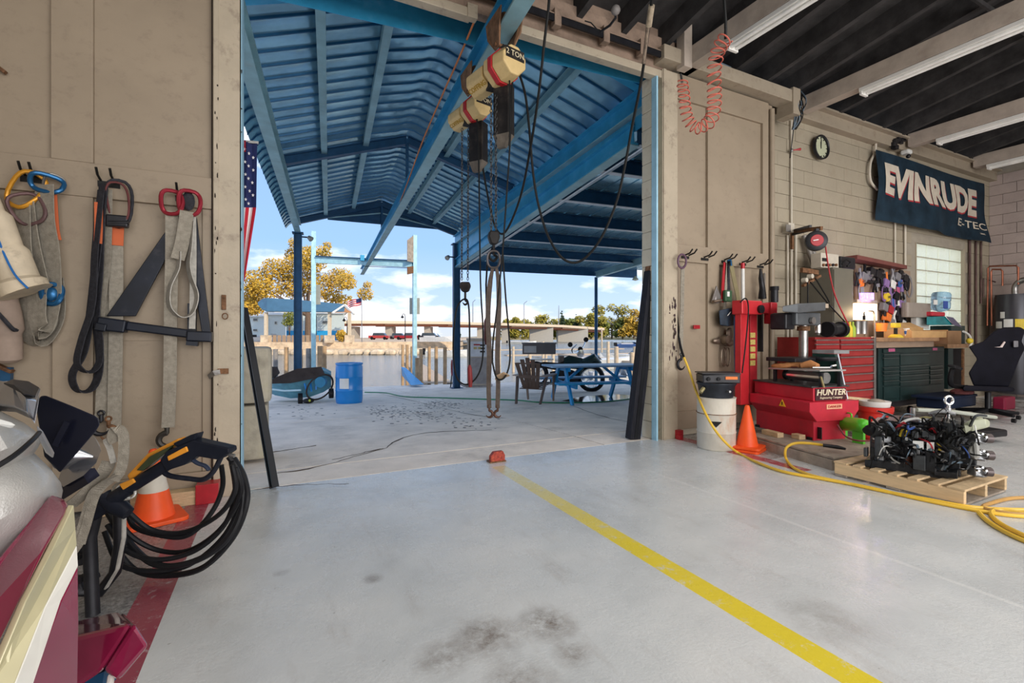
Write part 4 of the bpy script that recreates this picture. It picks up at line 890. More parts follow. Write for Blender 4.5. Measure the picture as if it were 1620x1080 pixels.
# ---- vehicles and clutter on the far bank
def car(px, d_, L_, col, lab, rz=0, truck=False):
    p_ = D(px, 541, d_); p_.z = BZ; o = thing('pickup_truck' if truck else 'parked_car', lab, 'vehicle', p_, rz-YAW); T = WM[o.name]; m = M('car_%d_%d' % (col[0]*100, col[2]*100), col, .3, .2)
    h = .22*L_; B(T).box(-L_/2, L_/2, -.9, .9, .35, .95).build('body', m, o, bev=.08)
    x0_, x1_ = (-.1*L_, .22*L_) if truck else (-.3*L_, .25*L_)
    B(T).poly([(x0_,.95),(x1_+.5,.95),(x1_,1.55),(x0_+.2,1.55)], lambda p, h_: (p[0], h_, p[1]), -.8, .8).build('cabin', M('dark_glass',(.05,.07,.09),.1), o)
    for x in (-.32*L_, .32*L_):
        for y in (-.85, .85): B(T).cyl((x, y-.1, .35), (x, y+.1, .35), .35, n=14).build('wheel', black, o)
car(644,106,5.4,(.35,.02,.03),'dark red pickup truck parked on the far bank behind the hoist post',truck=True)
car(678,108,5.0,(.04,.04,.05),'black car parked on the far bank right of the red pickup'); car(600,108,4.5,(.5,.06,.06),'small red and white car parked by the flagpole'); car(629,122,4.4,(.15,.14,.15),'dark grey car parked between the lamp post and flagpole')
boat(436,541,80,7,math.radians(-30),'white boat on a trailer under a blue cover behind the pavilion',(.85,.85,.85),(.1,.3,.6)).location.z = BZ
boat(695,541,75,6,math.radians(-25),'white boat on the far bank left of the middle canopy post',(.85,.85,.85)).location.z = BZ
# ---- trees
def leafmat(nm, c1, c2):
    m = bpy.data.materials.new(nm); m.use_nodes = True; t = m.node_tree; b = t.nodes['Principled BSDF']; b.inputs['Roughness'].default_value = .7
    g = N(t, 'ShaderNodeNewGeometry'); n = N(t, 'ShaderNodeTexNoise', i_Scale=.55, i_Detail=6.0, i_Roughness=.8); t.links.new(g.outputs['Position'], n.inputs['Vector'])
    t.links.new(ramp(t, n.outputs[0], [(.35, c1), (.62, c2)]), b.inputs['Base Color']); b.inputs['Subsurface Weight'].default_value = 0; return m
gold = leafmat('autumn_gold', (.26,.20,.03), (.80,.50,.06)); olive = leafmat('olive_gold', (.12,.14,.02), (.52,.42,.06)); green = leafmat('mid_green', (.05,.09,.015), (.30,.32,.06)); pine = leafmat('dark_evergreen', (.015,.035,.012), (.05,.09,.03))
bark = M('bark', (.16,.11,.08), .9, var=.3)
def tree(lab, base, hgt, clumps, m, n, ls, tr=.3, forks=(), grp=None, cone=False):
    o = thing('tree', lab, 'tree', base, grp=grp)
    b = B(); vs = []; fs = []
    tot = sum(c[3]**2 for c in clumps)
    for cx, cy, cz_, r in clumps:
        for _ in range(int(n*r*r/tot)):
            v = Vector((R.gauss(0,1), R.gauss(0,1), R.gauss(0,1))).normalized()*r*(R.random()**.35)
            v.z *= .8; c = base+RT*cx+F*cy+UP*cz_+v; u = Vector((R.gauss(0,1), R.gauss(0,1), R.gauss(0,1))).normalized(); w_ = u.orthogonal().normalized(); s_ = ls*R.uniform(.6,1.4); k = len(vs)
            vs += [c-u*s_-w_*s_*.6, c+u*s_-w_*s_*.5, c+u*s_*.8+w_*s_*.7, c-u*s_*.7+w_*s_*.5]; fs.append((k,k+1,k+2,k+3))
    b.v = vs; b.f = fs; c_ = b.build('crown', m, o, smooth=False, fix=False); c_['kind'] = 'stuff'
    top = base+UP*hgt*.55; t = B().tube([base-UP*.3, base+UP*hgt*.25, top], [tr*1.2, tr, tr*.5], 8)
    for cx, cy, cz_, r in clumps[:7]: t.tube([base+UP*hgt*.28, base+UP*(hgt*.3+(cz_-hgt*.3)*.5)+RT*cx*.5+F*cy*.5, base+RT*cx+F*cy+UP*(cz_)], [tr*.55, tr*.35, tr*.12], 6)
    t.build('trunk', bark, o)
px2 = 85/FP
b0_ = D(487,541,85); b0_.z = BZ
cl = []
for px, py, r in ((470,425,4.5),(500,415,4),(440,430,3.6),(415,450,3.8),(400,470,3.4),(430,462,3.6),(460,455,4),(500,450,4),(530,440,3.6),(520,470,3),(555,450,2.8),(572,465,2.2),(545,478,2.2),(455,400,2.4),(488,398,1.6),(520,405,2.2),(390,485,3),(412,488,2.6),(508,385,1.2),(465,385,1.6),(575,450,1.2)):
    cl.append(((px-487)*px2, R.uniform(-3,3), (541-py)*px2-.0, r*.72))
tree('tall broad tree in golden autumn leaf left behind the pavilion', b0_, 16, cl, gold, 13000, .17, .45)
p_ = D(458,541,82); p_.z = BZ; tree('small yellow-green tree between pavilion posts', p_, 5, [(0,0,4.3,1.1),(.4,0,3.4,1.0),(-.4,0,3.2,.9)], green, 700, .12, .12)
p_ = D(540,541,73); p_.z = BZ
o = thing('shrub', 'golden shrub planted between the pavilion gable posts', 'shrub', p_)
b = B(); vs = []; fs = []
for _ in range(900):
    v = Vector((R.gauss(0,1), R.gauss(0,1), R.gauss(0,1))).normalized()*R.random()**.4; c = p_+Vector((v.x*.85, v.y*.8, .95+v.z*.95)); u = Vector((R.gauss(0,1),R.gauss(0,1),R.gauss(0,1))).normalized(); w_ = u.orthogonal(); k = len(vs); vs += [c-u*.09,c-w_*.09,c+u*.09,c+w_*.09]; fs.append((k,k+1,k+2,k+3))
b.v = vs; b.f = fs; b.build('foliage', gold, o, smooth=False, fix=False)['kind'] = 'stuff'; B().cyl(p_, p_+UP*.6, .06, n=6).build('stem', bark, o)
ft = [(815,524,24,30,olive,'rounded golden tree alone beyond the bridge'),(862,526,30,32,olive,'broad golden-green tree left of the evergreens'),(905,526,22,26,green,'mid green tree behind the evergreen'),
      (935,528,24,34,olive,'yellow-green tree directly beside the thin canopy post'),(968,530,30,48,olive,'tallest golden tree between the thin post and the leaning timber'),(1003,530,26,40,gold,'dense golden tree beside the leaning black timber'),(945,530,18,24,green,'low green tree at the far waterline'),(985,532,16,22,green,'low rounded green tree by the far boats')]
for px, py, w_, h_, m, lab in ft:
    d_ = 215+R.uniform(-8,8); k = d_/FP; p_ = D(px, py+4, d_); p_.z = -.2; H_ = (py+6-(520-h_+6))*k
    cl = [(R.uniform(-.8,.8)*w_*k, R.uniform(-2,2), H_*(.2+.6*R.random()), w_*k*.36) for _ in range(12)]+[(0,0,H_*.82,w_*k*.3),(w_*k*.6,0,H_*.2,w_*k*.4),(-w_*k*.6,0,H_*.2,w_*k*.4),(0,0,H_*.2,w_*k*.4)]
    tree(lab, p_, H_, cl, m, 3600, .42, .35)
for px, h_, lab in ((889,36,'tall dark evergreen behind the bridge end'),(911,30,'pointed dark evergreen nearer the thin canopy post'),(700+26,6,'tiny pale distant bush at the bridge left')):
    d_ = 210; k = d_/FP; p_ = D(px, 530, d_); p_.z = -.2; H_ = (530-(520-h_))*k
    tree(lab, p_, H_, [(R.uniform(-.3,.3),0,H_*t,max(.3,(1-t)*H_*.24)) for t in (.15,.3,.42,.55,.66,.76,.85,.93)], pine, 1100, .35, .25)
# ================================================================ LEFT WALL GEAR
def Wl(px, py, o=.05): return W(px, py, YW-o)
XV = Vector((1, 0, 0)); YV = Vector((0, -1, 0))
peg = M('peg_black', (.015,.015,.015), .4, .3)
def strap(par, name, pts, w_px, m, off=.06, t=.006, lab=None, wd=XV, n=6):
    P3 = []
    for q in pts: P3.append(Wl(q[0], q[1], q[2] if len(q) > 2 else off))
    w_ = w_px*3.6/FP if w_px > 1 else w_px
    return B().ribbon(bez(P3, n), w_, wd, t).build(name, m, par, smooth=False, lab=lab)
def pegs(px, py, lab, k=2, par=None, dx=17):
    o = thing('wall_peg', lab, 'hook', Wl(px, py, .03))
    for i in range(k):
        a = Wl(px+i*dx, py+i*1.5, .0); B().tube([a, a+YV*.10+UP*.03, a+YV*.13+UP*.07], .008, 6).build('prong', peg, o)
    B().cbox(Wl(px+dx*(k-1)/2, py+2, .034), .05+.07*(k-1), .008, .04).build('back_plate', peg, o); return o
def shackle(par, px, py, wpx, hpx, m, off=.1, ang=0, name='shackle', r=.011):
    s_ = 3.6/FP; c = Wl(px, py, off); b = B(); pts = []
    for k in range(20):
        a = 2*PI*k/20; x = math.copysign(abs(math.cos(a))**.7, math.cos(a))*wpx/2*s_; z = math.copysign(abs(math.sin(a))**.8, math.sin(a))*hpx/2*s_
        x, z = x*math.cos(ang)-z*math.sin(ang), x*math.sin(ang)+z*math.cos(ang); pts.append(c+Vector((x, .02*math.sin(a*2), z)))
    return b.tube(pts, r, 8, closed=True).build(name, m, par)
def hook(par, c, s_, m, name='hook', flip=1, r=.012, ax=XV):
    pts = [c, c-UP*s_*.3]+[c-UP*s_*.65+ax*flip*s_*.36*math.sin(a)*-1+UP*s_*.36*math.cos(a) for a in [k*PI/8 for k in range(0, 12)]]
    o = B().tube(pts, [r*.9]*2+[r*1.15]*8+[r*.9, r*.7, r*.5, r*.3], 8).build(name, m, par)
    B().tube([c+UP*.012+Vector((.016*math.cos(a), 0, .016*math.sin(a))) for a in [k*PI/5 for k in range(10)]], r*.5, 6, closed=True).build('eye', m, o); return o
yel = M('carabiner_yellow', (.65,.30,.03), .4, .4); cblue = M('carabiner_blue', (.02,.12,.28), .35, .5); cred = M('carabiner_red', (.36,.03,.05), .35, .5)
otag = M('orange_tag', (.55,.12,.04), .7); greyS = M('light_webbing', (.42,.40,.36), .8, var=.2, scale=30, bump=.3, bs=200, dirt=(.2,.16,.12))
# far left set
pegs(44, 282, 'black double peg holding the yellow and blue carabiners', 2, dx=16)
s1 = thing('lifting_sling', 'grey loop sling on a yellow carabiner at the far left edge', 'sling', Wl(40,300))
shackle(s1, 40, 300, 30, 50, yel, .1, -.5, 'carabiner', .013); shackle(s1, 44, 330, 34, 40, M('worn_shackle',(.14,.08,.08),.6,.4,var=.4), .12, .4)
strap(s1, 'webbing', [(36,320),(38,390),(45,440),(50,490),(60,530),(80,505),(66,450),(50,380),(42,320)], 24, strapm, .09, wd=Vector((.8,-.6,0)))
s2 = thing('lifting_sling', 'grey loop sling on a blue carabiner second from the left edge', 'sling', Wl(72,290))
shackle(s2, 74, 290, 34, 22, cblue, .12, -.2, 'carabiner', .014); shackle(s2, 84, 292, 20, 26, steel, .10, -.3, 'ring', .008)
strap(s2, 'webbing', [(70,292),(72,350),(80,400),(82,470),(70,520),(58,500),(62,440)], 27, strapm, .12, wd=Vector((.85,-.53,0)))
strap(s2, 'webbing', [(82,300),(86,360),(90,380)], 10, otag, .11, lab='orange reinforced webbing'); shackle(s2, 82, 465, 20, 26, cblue, .14, 0, 'snap_hook', .016); B().ball(Wl(81,465,.14), (.035,.02,.045), 10, 6).build('hook_body', cblue, s2)
strap(s2, 'webbing', [(30,330),(30,420),(36,500),(46,535),(70,540),(92,500),(90,440)], 22, strapm, .05, wd=Vector((.8,-.6,0)))
# pale padded boat fender hose, bottom-left wrapped sling roll
rl = thing('boat_fender', 'long cream padded fender with a blue cord leaning at the left edge', 'fender', Wl(30,460))
pad = M('cream_padding', (.62,.52,.38), .7, var=.15, scale=6, bump=.4, bs=15, dirt=(.12,.08,.06), damt=.8, ds=5)
B().tube(bez([Wl(-28,290,.2), Wl(-6,345,.22), Wl(14,400,.24), Wl(34,448,.25), Wl(42,462,.25)], 6), [.05]*6+[.075]*6+[.095]*6+[.12]*6+[.13], 16).build('body', pad, rl)
B().tube(bez([Wl(-4,375,.30), Wl(8,405,.34), Wl(24,435,.37), Wl(44,456,.38)], 6), .006, 6).build('blue_cord', M('blue_cord',(.02,.15,.45),.5), rl)
rl2 = thing('padded_roll', 'brownish rolled padding hanging below the cream fender at the left edge', 'padding', Wl(5,520))
B().tube(bez([Wl(-20,455,.1), Wl(0,480,.12), Wl(10,530,.12), Wl(12,572,.1)], 6), [.1]*6+[.085]*6+[.07]*6+[.05], 14).build('roll', M('brown_padding',(.33,.25,.20),.8,var=.2,dirt=(.15,.1,.08)), rl2)
B().tube(bez([Wl(-8,490,.24), Wl(6,505,.23), Wl(20,520,.2), Wl(26,522,.16)], 5), .012, 6).build('dark_band', strapd, rl2)
bh = thing('wall_bracket', 'rusty hook with bolts below the padded roll at the left edge', 'bracket', Wl(8,590))
B().bar(Wl(-8,576,.05), Wl(20,588,.05), .05, .02).build('arm', rust, bh); B().bar(Wl(0,592,.04), Wl(19,592,.04), .04, .09).build('plate', dblue, bh)
o = B().bar(Wl(-6,104,.03), Wl(9,115,.03), .03, .02).build('dark_bracket', rust); tag(o, 'small dark rusty bar end high on the left door at the picture edge', 'bracket')
# second set: dark loop strap
pegs(162, 290, 'black double peg holding the dark looped strap and the ratchet strap', 2, dx=21)
s3 = thing('looped_strap', 'long dark strap hanging in two loops on the left door', 'strap', Wl(160,300))
strap(s3, 'webbing', [(163,290),(158,360),(150,430),(142,500),(133,555),(115,590),(118,612),(132,619),(150,608),(158,570),(152,500),(157,430),(160,350),(165,295)], 14, strapd, .12, wd=Vector((.75,-.65,0)))
strap(s3, 'webbing', [(160,300),(150,400),(146,480),(128,540),(122,575),(140,588),(156,575),(158,540),(152,500)], 12, strapd, .16, wd=Vector((.75,-.65,0)))
strap(s3, 'webbing', [(170,300),(168,400),(160,470),(158,500)], 13, strapm, .10, wd=Vector((.9,-.4,0)))
strap(s3, 'webbing', [(156,320),(156,360),(155,385)], 9, otag, .15, lab='orange stitched patch')
s4 = thing('ratchet_strap', 'grey hanging strap with orange stitched patch and black ratchet, second from left', 'strap', Wl(186,300))
shackle(s4, 188, 322, 30, 66, strapd, .1, 0, 'soft_shackle', .010); shackle(s4, 187, 320, 24, 56, M('dark_red_cord',(.12,.03,.03),.7), .12, 0.1, 'cord_loop', .007)
B().cbox(Wl(186,350,.12), .12, .05, .08).build('ratchet_body', blackm, s4, bev=.01); B().cyl(Wl(172,352,.13), Wl(204,352,.13), .018, n=10).build('ratchet_spindle', blackm, s4)
strap(s4, 'webbing', [(184,358),(184,450),(183,560),(181,660),(180,684)], 16, strapm, .07); strap(s4, 'webbing', [(185,358),(184,388)], 16, otag, .078, lab='orange stitched patch')
strap(s4, 'webbing', [(176,350),(170,430),(166,520),(162,600),(160,650),(157,664)], 13, strapm, .05); hook(s4, Wl(160,656,.07), .13, blackm, r=.014, flip=1); hook(s4, Wl(172,665,.07), .13, rust, r=.014, flip=-1)
# A-frame
pegs(284, 312, 'black peg holding the red carabiners', 1)
af = thing('lifting_triangle', 'dark navy triangular steel lifting frame on the left door', 'lifting frame', Wl(250,520))
nv = M('navy_frame', (.006,.009,.018), .4, .3, var=.4, dirt=(.15,.13,.12), damt=.3)
B().solid([Wl(276,345,.09), Wl(288,338,.09), Wl(290,356,.09), Wl(214,500,.09), Wl(168,500,.09)], (0,.025,0)).build('left_arm', nv, af, bev=.004)
B().solid([Wl(303,338,.09), Wl(311,344,.09), Wl(333,526,.09), Wl(319,526,.09), Wl(300,400,.09)], (0,.025,0)).build('right_arm', nv, af, bev=.004)
B().bar(Wl(156,511,.14), Wl(201,517,.14), .1, .085).build('left_shoe', nv, af, bev=.01); B().bar(Wl(154,516,.15), Wl(172,519,.15), .12, .05).build('left_shoe', nv, af, bev=.006)
B().bar(Wl(200,515,.13), Wl(308,529,.13), .045, .06).build('cross_tube', nv, af, bev=.01); B().bar(Wl(296,531,.13), Wl(336,533,.13), .1, .075).build('right_shoe', nv, af, bev=.01); B().bar(Wl(296,541,.13), Wl(314,543,.13), .08, .04).build('right_shoe', nv, af)
B().bar(Wl(304,480,.07), Wl(304,530,.07), .05, .05).build('strut', nv, af)
s5 = thing('hook_strap', 'long grey strap ending in a steel hook, hung from a red carabiner', 'strap', Wl(272,320))
shackle(s5, 272, 320, 26, 34, cred, .13, 0, 'carabiner', .014); strap(s5, 'webbing', [(272,334),(272,400),(270,500),(269,600),(266,676)], 16, strapm, .11); hook(s5, Wl(264,676,.1), .13, M('dark_hook',(.05,.045,.04),.5,.6), r=.017, flip=1)
s6 = thing('loop_sling', 'pale grey sling in an open teardrop loop under the right red carabiner', 'sling', Wl(301,325))
shackle(s6, 300, 321, 27, 36, cred, .14, 0, 'carabiner', .014); B().ball(Wl(298,318,.11), (.04,.02,.07), 8, 6).build('knotted_cord', strapd, s6)
strap(s6, 'webbing', [(296,334),(289,380),(281,410)], 17, strapm, .16, lab='stitched doubled webbing')
strap(s6, 'webbing', [(283,398),(281,425),(268,455),(268,485),(285,501),(303,495),(311,468),(302,440),(298,418),(301,390),(304,350)], 15, greyS, .15, wd=Vector((.45,-.9,0)))
strap(s6, 'webbing', [(305,340),(306,400),(305,480),(304,520)], 8, greyS, .12)
# pole leaning inside left jamb and right jamb
p0 = D(434,771,3.70); p1 = D(385,488,4.02)
o = B().ibeam(p0, p1, .05, .055, .012).build('leaning_pole', M('black_pole',(.015,.017,.022),.35,.3)); tag(o, 'slim black steel bar leaning at the left side of the doorway', 'pole')
lp = thing('leaning_timber', 'thick black-stained timber with rusty cap leaning at the right jamb', 'timber', G(1001,694))
p0 = G(1001,694); p1 = D(1031,430,5.55); a_ = (p1-p0).normalized()
B().bar(p0, p1, .15, .10, up=YV).build('timber', M('black_timber',(.018,.018,.024),.55,var=.4,stretch=(6,6,1),bump=.5,bs=60), lp, bev=.008); B().bar(p1, p1+a_*.06, .14, .09, up=YV).build('rusty_cap', rust, lp, bev=.01)
B().bar(p0+a_*.02-YV*-.053, p1-YV*-.053, .05, .006, up=YV).build('groove', black, lp)
# rusty track stop in the floor
p = G(788,731); ts = thing('track_stop', 'rusty red door stop bolted to the floor at the threshold', 'door stop', p)
rr_ = M('rust_red', (.36,.05,.03), .6, .2, var=.5, scale=40, dirt=(.6,.25,.04), damt=.7, ds=20)
Tt = Matrix.Translation(p); b = B(Tt); b.poly([(-.075,0),(.075,0),(.075,.06),(.055,.10),(-.04,.10),(-.075,.06)], lambda q, h: (q[0], h, q[1]), 0, .05).build('stop_plate', rr_, ts, bev=.008); B(Tt).box(-.085,.08,-.01,.08,0,.012).build('base', rust, ts)
B(Tt).box(.035,.095,.05,.07,0,.05).build('gusset', rust, ts)
# ================================================================ LEFT FOREGROUND
# traffic cone behind the hose
def cone(px, py, lab, Ht, R0, band=False, two=False):
    p = G(px, py); o = thing('traffic_cone', lab, 'cone', p); 
    for k in range(2 if two else 1): B(Matrix.Translation(p+UP*.03*k) @ Matrix.Rotation(.35+.06*k, 4, 'Z')).rbox(-R0*1.45,R0*1.45,-R0*1.45,R0*1.45,0,.026,.04,4).build('base', orange, o, bev=.006)
    z0 = .055 if two else .025
    B().lathe([(R0*1.02,z0),(R0*.98,z0+.02),(R0*.22,Ht-.01),(R0*.16,Ht),(R0*.1,Ht),(R0*.1,Ht-.05)], p, n=28).build('cone_body', orange, o)
    if band:
        z1, z2 = Ht*.42, Ht*.74; f = lambda z: R0*.98+(R0*.22-R0*.98)*(z-z0)/(Ht-z0)+.002
        B().lathe([(f(z1),z1),(f(z2),z2)], p, n=28).build('reflective_band', M('band_white',(.62,.58,.50),.5,dirt=(.2,.15,.1)), o)
    return o
cone(243,822,'orange traffic cone with a white band behind the coiled hose',.46,.115,band=True)
pl = thing('wood_plinth', 'small pine boards on the floor behind the banded cone', 'boards', G(300,795))
B().box(-1.05,-.50,4.0,4.1,.0,.10).build('board', wood, pl, bev=.004); B().box(-.52,-.38,3.98,4.1,.0,.14).build('red_block', red, pl, bev=.004)
# pressure-washer gun + hose
gx = thing('washer_stand', 'black steel pipe stand holding the hose and gun at the left', 'stand', D(145,965,2.06))
gm = M('gun_black', (.012,.014,.022), .4, var=.3, dirt=(.2,.2,.2), damt=.15)
gd = 2.0; g = lambda px, py, dd=0: D(px, py, gd+dd)
B().tube([D(147,972,2.02), D(144,900,2.03), D(142,850,2.03), D(152,812,2.03), D(165,785,2.03)], [.026]*3+[.024,.024], 12).build('pipe', blackm, gx)
B().tube([D(118,915,2.1), D(128,935,2.12), D(158,936,2.14), D(182,905,2.15), D(190,860,2.15), D(188,800,2.15)], .024, 10).build('curved_pipe', blackm, gx)
B().ribbon([D(197,780,2.05), D(196,850,2.05), D(186,900,2.08), D(168,930,2.1)], .018, F, .006).build('pale_strap', greyS, gx)
for px, py in ((120,855),(122,882),(128,915),(150,912)): B().lathe([(.016,-.012),(.016,.012)], D(px,py,2.05), F, n=6).build('bolt', blackm, gx)
B().cbox(D(122,870,2.1), .05, .04, .13).build('clamp_plate', blackm, gx, bev=.005)
gun = thing('spray_gun', 'black and orange fuel nozzle style spray gun with open trigger guard', 'spray gun', g(290,740))
B().tube([g(145,812), g(178,790), g(205,772)], [.034,.032,.028], 14).build('barrel_sleeve', gm, gun)
B().tube([g(165,795), g(215,765), g(255,740), g(300,712)], [.022,.026,.026,.03], 12).build('barrel', gm, gun)
B().solid([g(252,728,-.03), g(262,714,-.03), g(305,696,-.03), g(322,700,-.03), g(345,705,-.03), g(362,709,-.03), g(363,716,-.03), g(345,728,-.03), g(310,722,-.03), g(290,736,-.03), g(262,745,-.03)], F*.06).build('body', gm, gun, bev=.006)
B().tube(bez([g(256,742), g(268,752), g(300,757), g(322,758), g(338,745), g(350,722)], 5), .011, 8).build('trigger_guard', gm, gun)
B().tube(bez([g(298,722), g(312,732), g(325,737), g(331,744)], 5), [.009]*15+[.006], 8).build('trigger', M('trigger_blue_black',(.03,.04,.07),.3), gun)
B().cyl(g(355,716), g(371,721), .008, n=8).build('hose_nipple', steel, gun)
B().solid([g(264,722,-.036), g(294,706,-.036), g(297,714,-.036), g(266,729,-.036)], F*.01).build('orange_badge', M('gun_orange',(.75,.30,.03),.45), gun, bev=.003)
B().solid([g(188,766,-.035), g(209,757,-.035), g(213,763,-.035), g(194,775,-.035)], F*.01).build('orange_badge', MC['gun_orange'], gun, bev=.003)
B().solid([g(200,752), g(232,718), g(282,693), g(284,700), g(240,732), g(205,762)], F*.05).build('orange_cover', MC['gun_orange'], gun, bev=.006)
B().solid([g(215,744,-.02), g(236,722,-.02), g(272,704,-.02), g(262,716,-.02), g(225,745,-.02)], F*.03).build('dark_panel', M('olive_glass',(.05,.06,.03),.15), gun, bev=.003)
B().solid([g(272,702,-.02), g(300,688,-.02), g(312,685,-.02), g(308,696,-.02), g(280,708,-.02)], F*.05).build('rear_cap', gm, gun, bev=.006)
B().tube([g(165,785), g(185,800), g(203,812)], [.034,.036,.026], 14).build('strain_relief', gm, gun)
hz = thing('coiled_hose', 'black rubber hose hanging in wide loops below the spray gun', 'hose', D(300,880,2.3))
loops = [((205,812),(240,838),(290,842),(345,815),(372,775),(368,735)),((160,790),(190,840),(240,890),(300,890),(358,855),(384,800),(378,748),(362,722)),
         ((170,830),(200,870),(250,885),(310,870),(355,830),(372,780),(366,730)),((175,800),(205,845),(250,870),(300,870),(350,835),(380,780),(372,740)),
         ((185,870),(215,902),(262,910),(320,898),(368,850),(390,795),(386,755),(370,725)),((200,780),(210,830),(262,848),(300,845),(335,810),(352,770),(350,735)),
         ((165,840),(190,892),(245,903),(300,893),(352,850),(378,800),(380,760),(366,728))]
for k, lp_ in enumerate(loops):
    B().tube(bez([D(x, y, 2.18+.05*math.sin(k*1.7+i)+.02*k) for i, (x, y) in enumerate(lp_)], 8), .0115 if k not in (1,4) else .014, 8).build('hose_loop', black, hz)
# small webbing curls and clutter on the stand
wc = thing('webbing_bundle', 'tangle of pale frayed webbing behind the spray gun', 'strap', D(180,740,1.9))
for pts, w_ in (([(110,800),(140,775),(165,745),(172,730)],.045),([(180,760),(192,740),(196,710),(194,685),(184,678),(178,690),(182,700)],.035),([(180,732),(174,710),(168,696),(176,700)],.02),([(125,860),(138,815),(150,780),(170,762),(190,750)],.04),([(110,880),(130,850),(145,800)],.03)):
    B().ribbon(bez([D(x, y, 1.85) for x, y in pts], 6), w_, (RT*.8+UP*.35+F*.3), .004).build('webbing', strapm if w_ > .02 else greyS, wc, smooth=False)
for k in range(4): B().tube([D(196+k*3+ (18-k*3)*math.cos(a), 776+(14-2*k)*math.sin(a)+k, 2.0) for a in [i*PI/8 for i in range(16)]], .005, 6, closed=True).build('cable_loop', white if k % 2 else strapm, wc)
# propellers and dark plate
pr_ = thing('boat_propeller', 'polished boat propeller blades behind the dark plate', 'propeller', D(125,735,1.45)); pd = lambda px, py, dd=0: D(px, py, 1.45+dd)
sv = M('polished_alloy', (.55,.56,.60), .22, .9, var=.08); blk_ = M('propeller_black', (.03,.03,.05), .2, .4)
B().loft([[pd(100,770,0), pd(92,758,.03), pd(96,765,.05)], [pd(132,752,-.02), pd(108,715,.06), pd(115,735,.06)], [pd(152,732,0), pd(128,690,.08), pd(140,708,.08)], [pd(160,712,.03), pd(148,688,.07), pd(156,700,.08)]]).build('blade', sv, pr_, smooth=True)
B().loft([[pd(88,778,.02), pd(100,790,.0), pd(94,785,.06)], [pd(125,742,.0), pd(140,765,-.02), pd(132,755,.06)], [pd(150,740,.02), pd(158,752,.0), pd(155,748,.05)]]).build('blade', blk_, pr_, smooth=True)
B().tube([pd(100,728,.02), pd(125,719,-.02), pd(147,722,.0)], [.03,.018,.003], 10).build('hub_cone', sv, pr_)
dp2 = thing('trim_panel', 'dark navy rectangular panel with rounded corner tilted above the motor', 'panel', D(105,690,1.25)); q = lambda px, py, dd=0: D(px, py, 1.25+dd)
nvp = M('navy_gloss', (.008,.009,.02), .35, .1, coat=.1)
B().solid([q(56,640), q(64,626), q(72,625), q(110,640), q(150,657), q(157,663), q(158,672), q(150,684), q(95,748), q(70,722)], ray(100,690)*.008).build('panel', nvp, dp2, bev=.004)
B().bar(q(87,705,-.015), q(107,667,-.01), .004, .014).build('raised_rib', nvp, dp2)
# outboard cowl
oc_ = thing('outboard_motor', 'big silver-grey outboard motor cowl over a maroon lower case, at the left edge', 'outboard motor', D(20,900,1.0))
silv = M('cowl_silver', (.40,.39,.37), .42, .25, var=.05, scale=20, coat=.3, bump=.2, bs=300); maro = M('maroon_gloss', (.22,.012,.05), .12, .2, var=.15, coat=.8); gold_ = M('gold_stripe', (.46,.42,.26), .3, .1); wst = M('white_stripe', (.72,.70,.64), .3)
od = .95
def sec(pts, dd=0): return [D(px, py, od+d_+dd) for px, py, d_ in pts]
# loft from a far off-frame section towards the nose on the right
def ring(cx, cy, rx, ry, ang, dep, n=20, pw=.8):
    r = []
    for k in range(n):
        a = 2*PI*k/n; u = math.copysign(abs(math.cos(a))**pw, math.cos(a)); v = math.copysign(abs(math.sin(a))**pw, math.sin(a))
        r.append((u, v, cx, cy, rx, ry, ang, dep))
    return r
def cowl(stations, name, m, pw=.8):
    rings = []
    for cx, cy, hl, dep in stations:      # centre px, half-length across (perpendicular to axis) in px, half-depth m
        n = 20; r = []
        for k in range(n):
            a = 2*PI*k/n; u = math.copysign(abs(math.cos(a))**pw, math.cos(a)); v = math.copysign(abs(math.sin(a))**pw, math.sin(a))
            r.append(D(cx-hl*u*nx, cy-hl*u*ny, od+.12+dep*v))
        rings.append(r)
    return B().loft(rings).build(name, m, oc_, smooth=True)
ax_ = Vector((.80,-.60)); nx, ny = .60, .80   # perpendicular direction in picture
cowl([(-180,860,150,.3),(-60,800,132,.26),(0,772,108,.22),(35,756,85,.18),(60,747,60,.14),(78,747,36,.1),(88,752,14,.04)], 'cowl', silv)
nx, ny = .5, .86
cowl([(-170,700,100,.34),(-60,700,92,.28),(0,688,62,.24),(30,689,40,.20),(50,688,22,.15),(62,690,8,.1)], 'cowl_cap', silv)
B().tube(bez([D(-30,752,.70), D(20,722,.745), D(50,697,.80), D(62,684,.86)], 6), .004, 6).build('seam', black, oc_)
B().solid([D(58,672,.86), D(68,682,.88), D(86,716,.90), D(84,725,.90), D(72,716,.88), D(60,692,.86)], ray(70,700)*.01).build('latch', steel, oc_, bev=.004)
B().solid([D(-10,660,.72), D(18,668,.745), D(24,672,.75), D(20,676,.75), D(-10,668,.72)], F*-.004).build('white_lettering_patch', M('cowl_white',(.6,.6,.58),.4), oc_)
br_ = thing('alloy_bracket', 'polished angular alloy bracket on top of the silver motor', 'bracket', D(30,640,1.05)); q2 = lambda px, py, dd=0: D(px, py, 1.05+dd)
B().loft([[q2(-10,600,.05), q2(-10,640,0), q2(-10,650,.12), q2(-10,604,.2)], [q2(20,606,.0), q2(24,645,-.06), q2(25,652,.05), q2(22,602,.2)], [q2(40,628,-.05), q2(44,655,-.07), q2(48,662,.02), q2(46,604,.18)], [q2(58,632,-.02), q2(52,664,-.02), q2(54,666,.03), q2(65,614,.12)]]).build('casting', sv, br_, smooth=False, bev=.004)
B().solid([q2(6,607,-.01), q2(20,601,.08), q2(45,604,.14), q2(62,614,.1), q2(56,627,-.03), q2(38,624,-.06), q2(22,610,-.03)], UP*.002).build('dark_recess', blackm, br_)
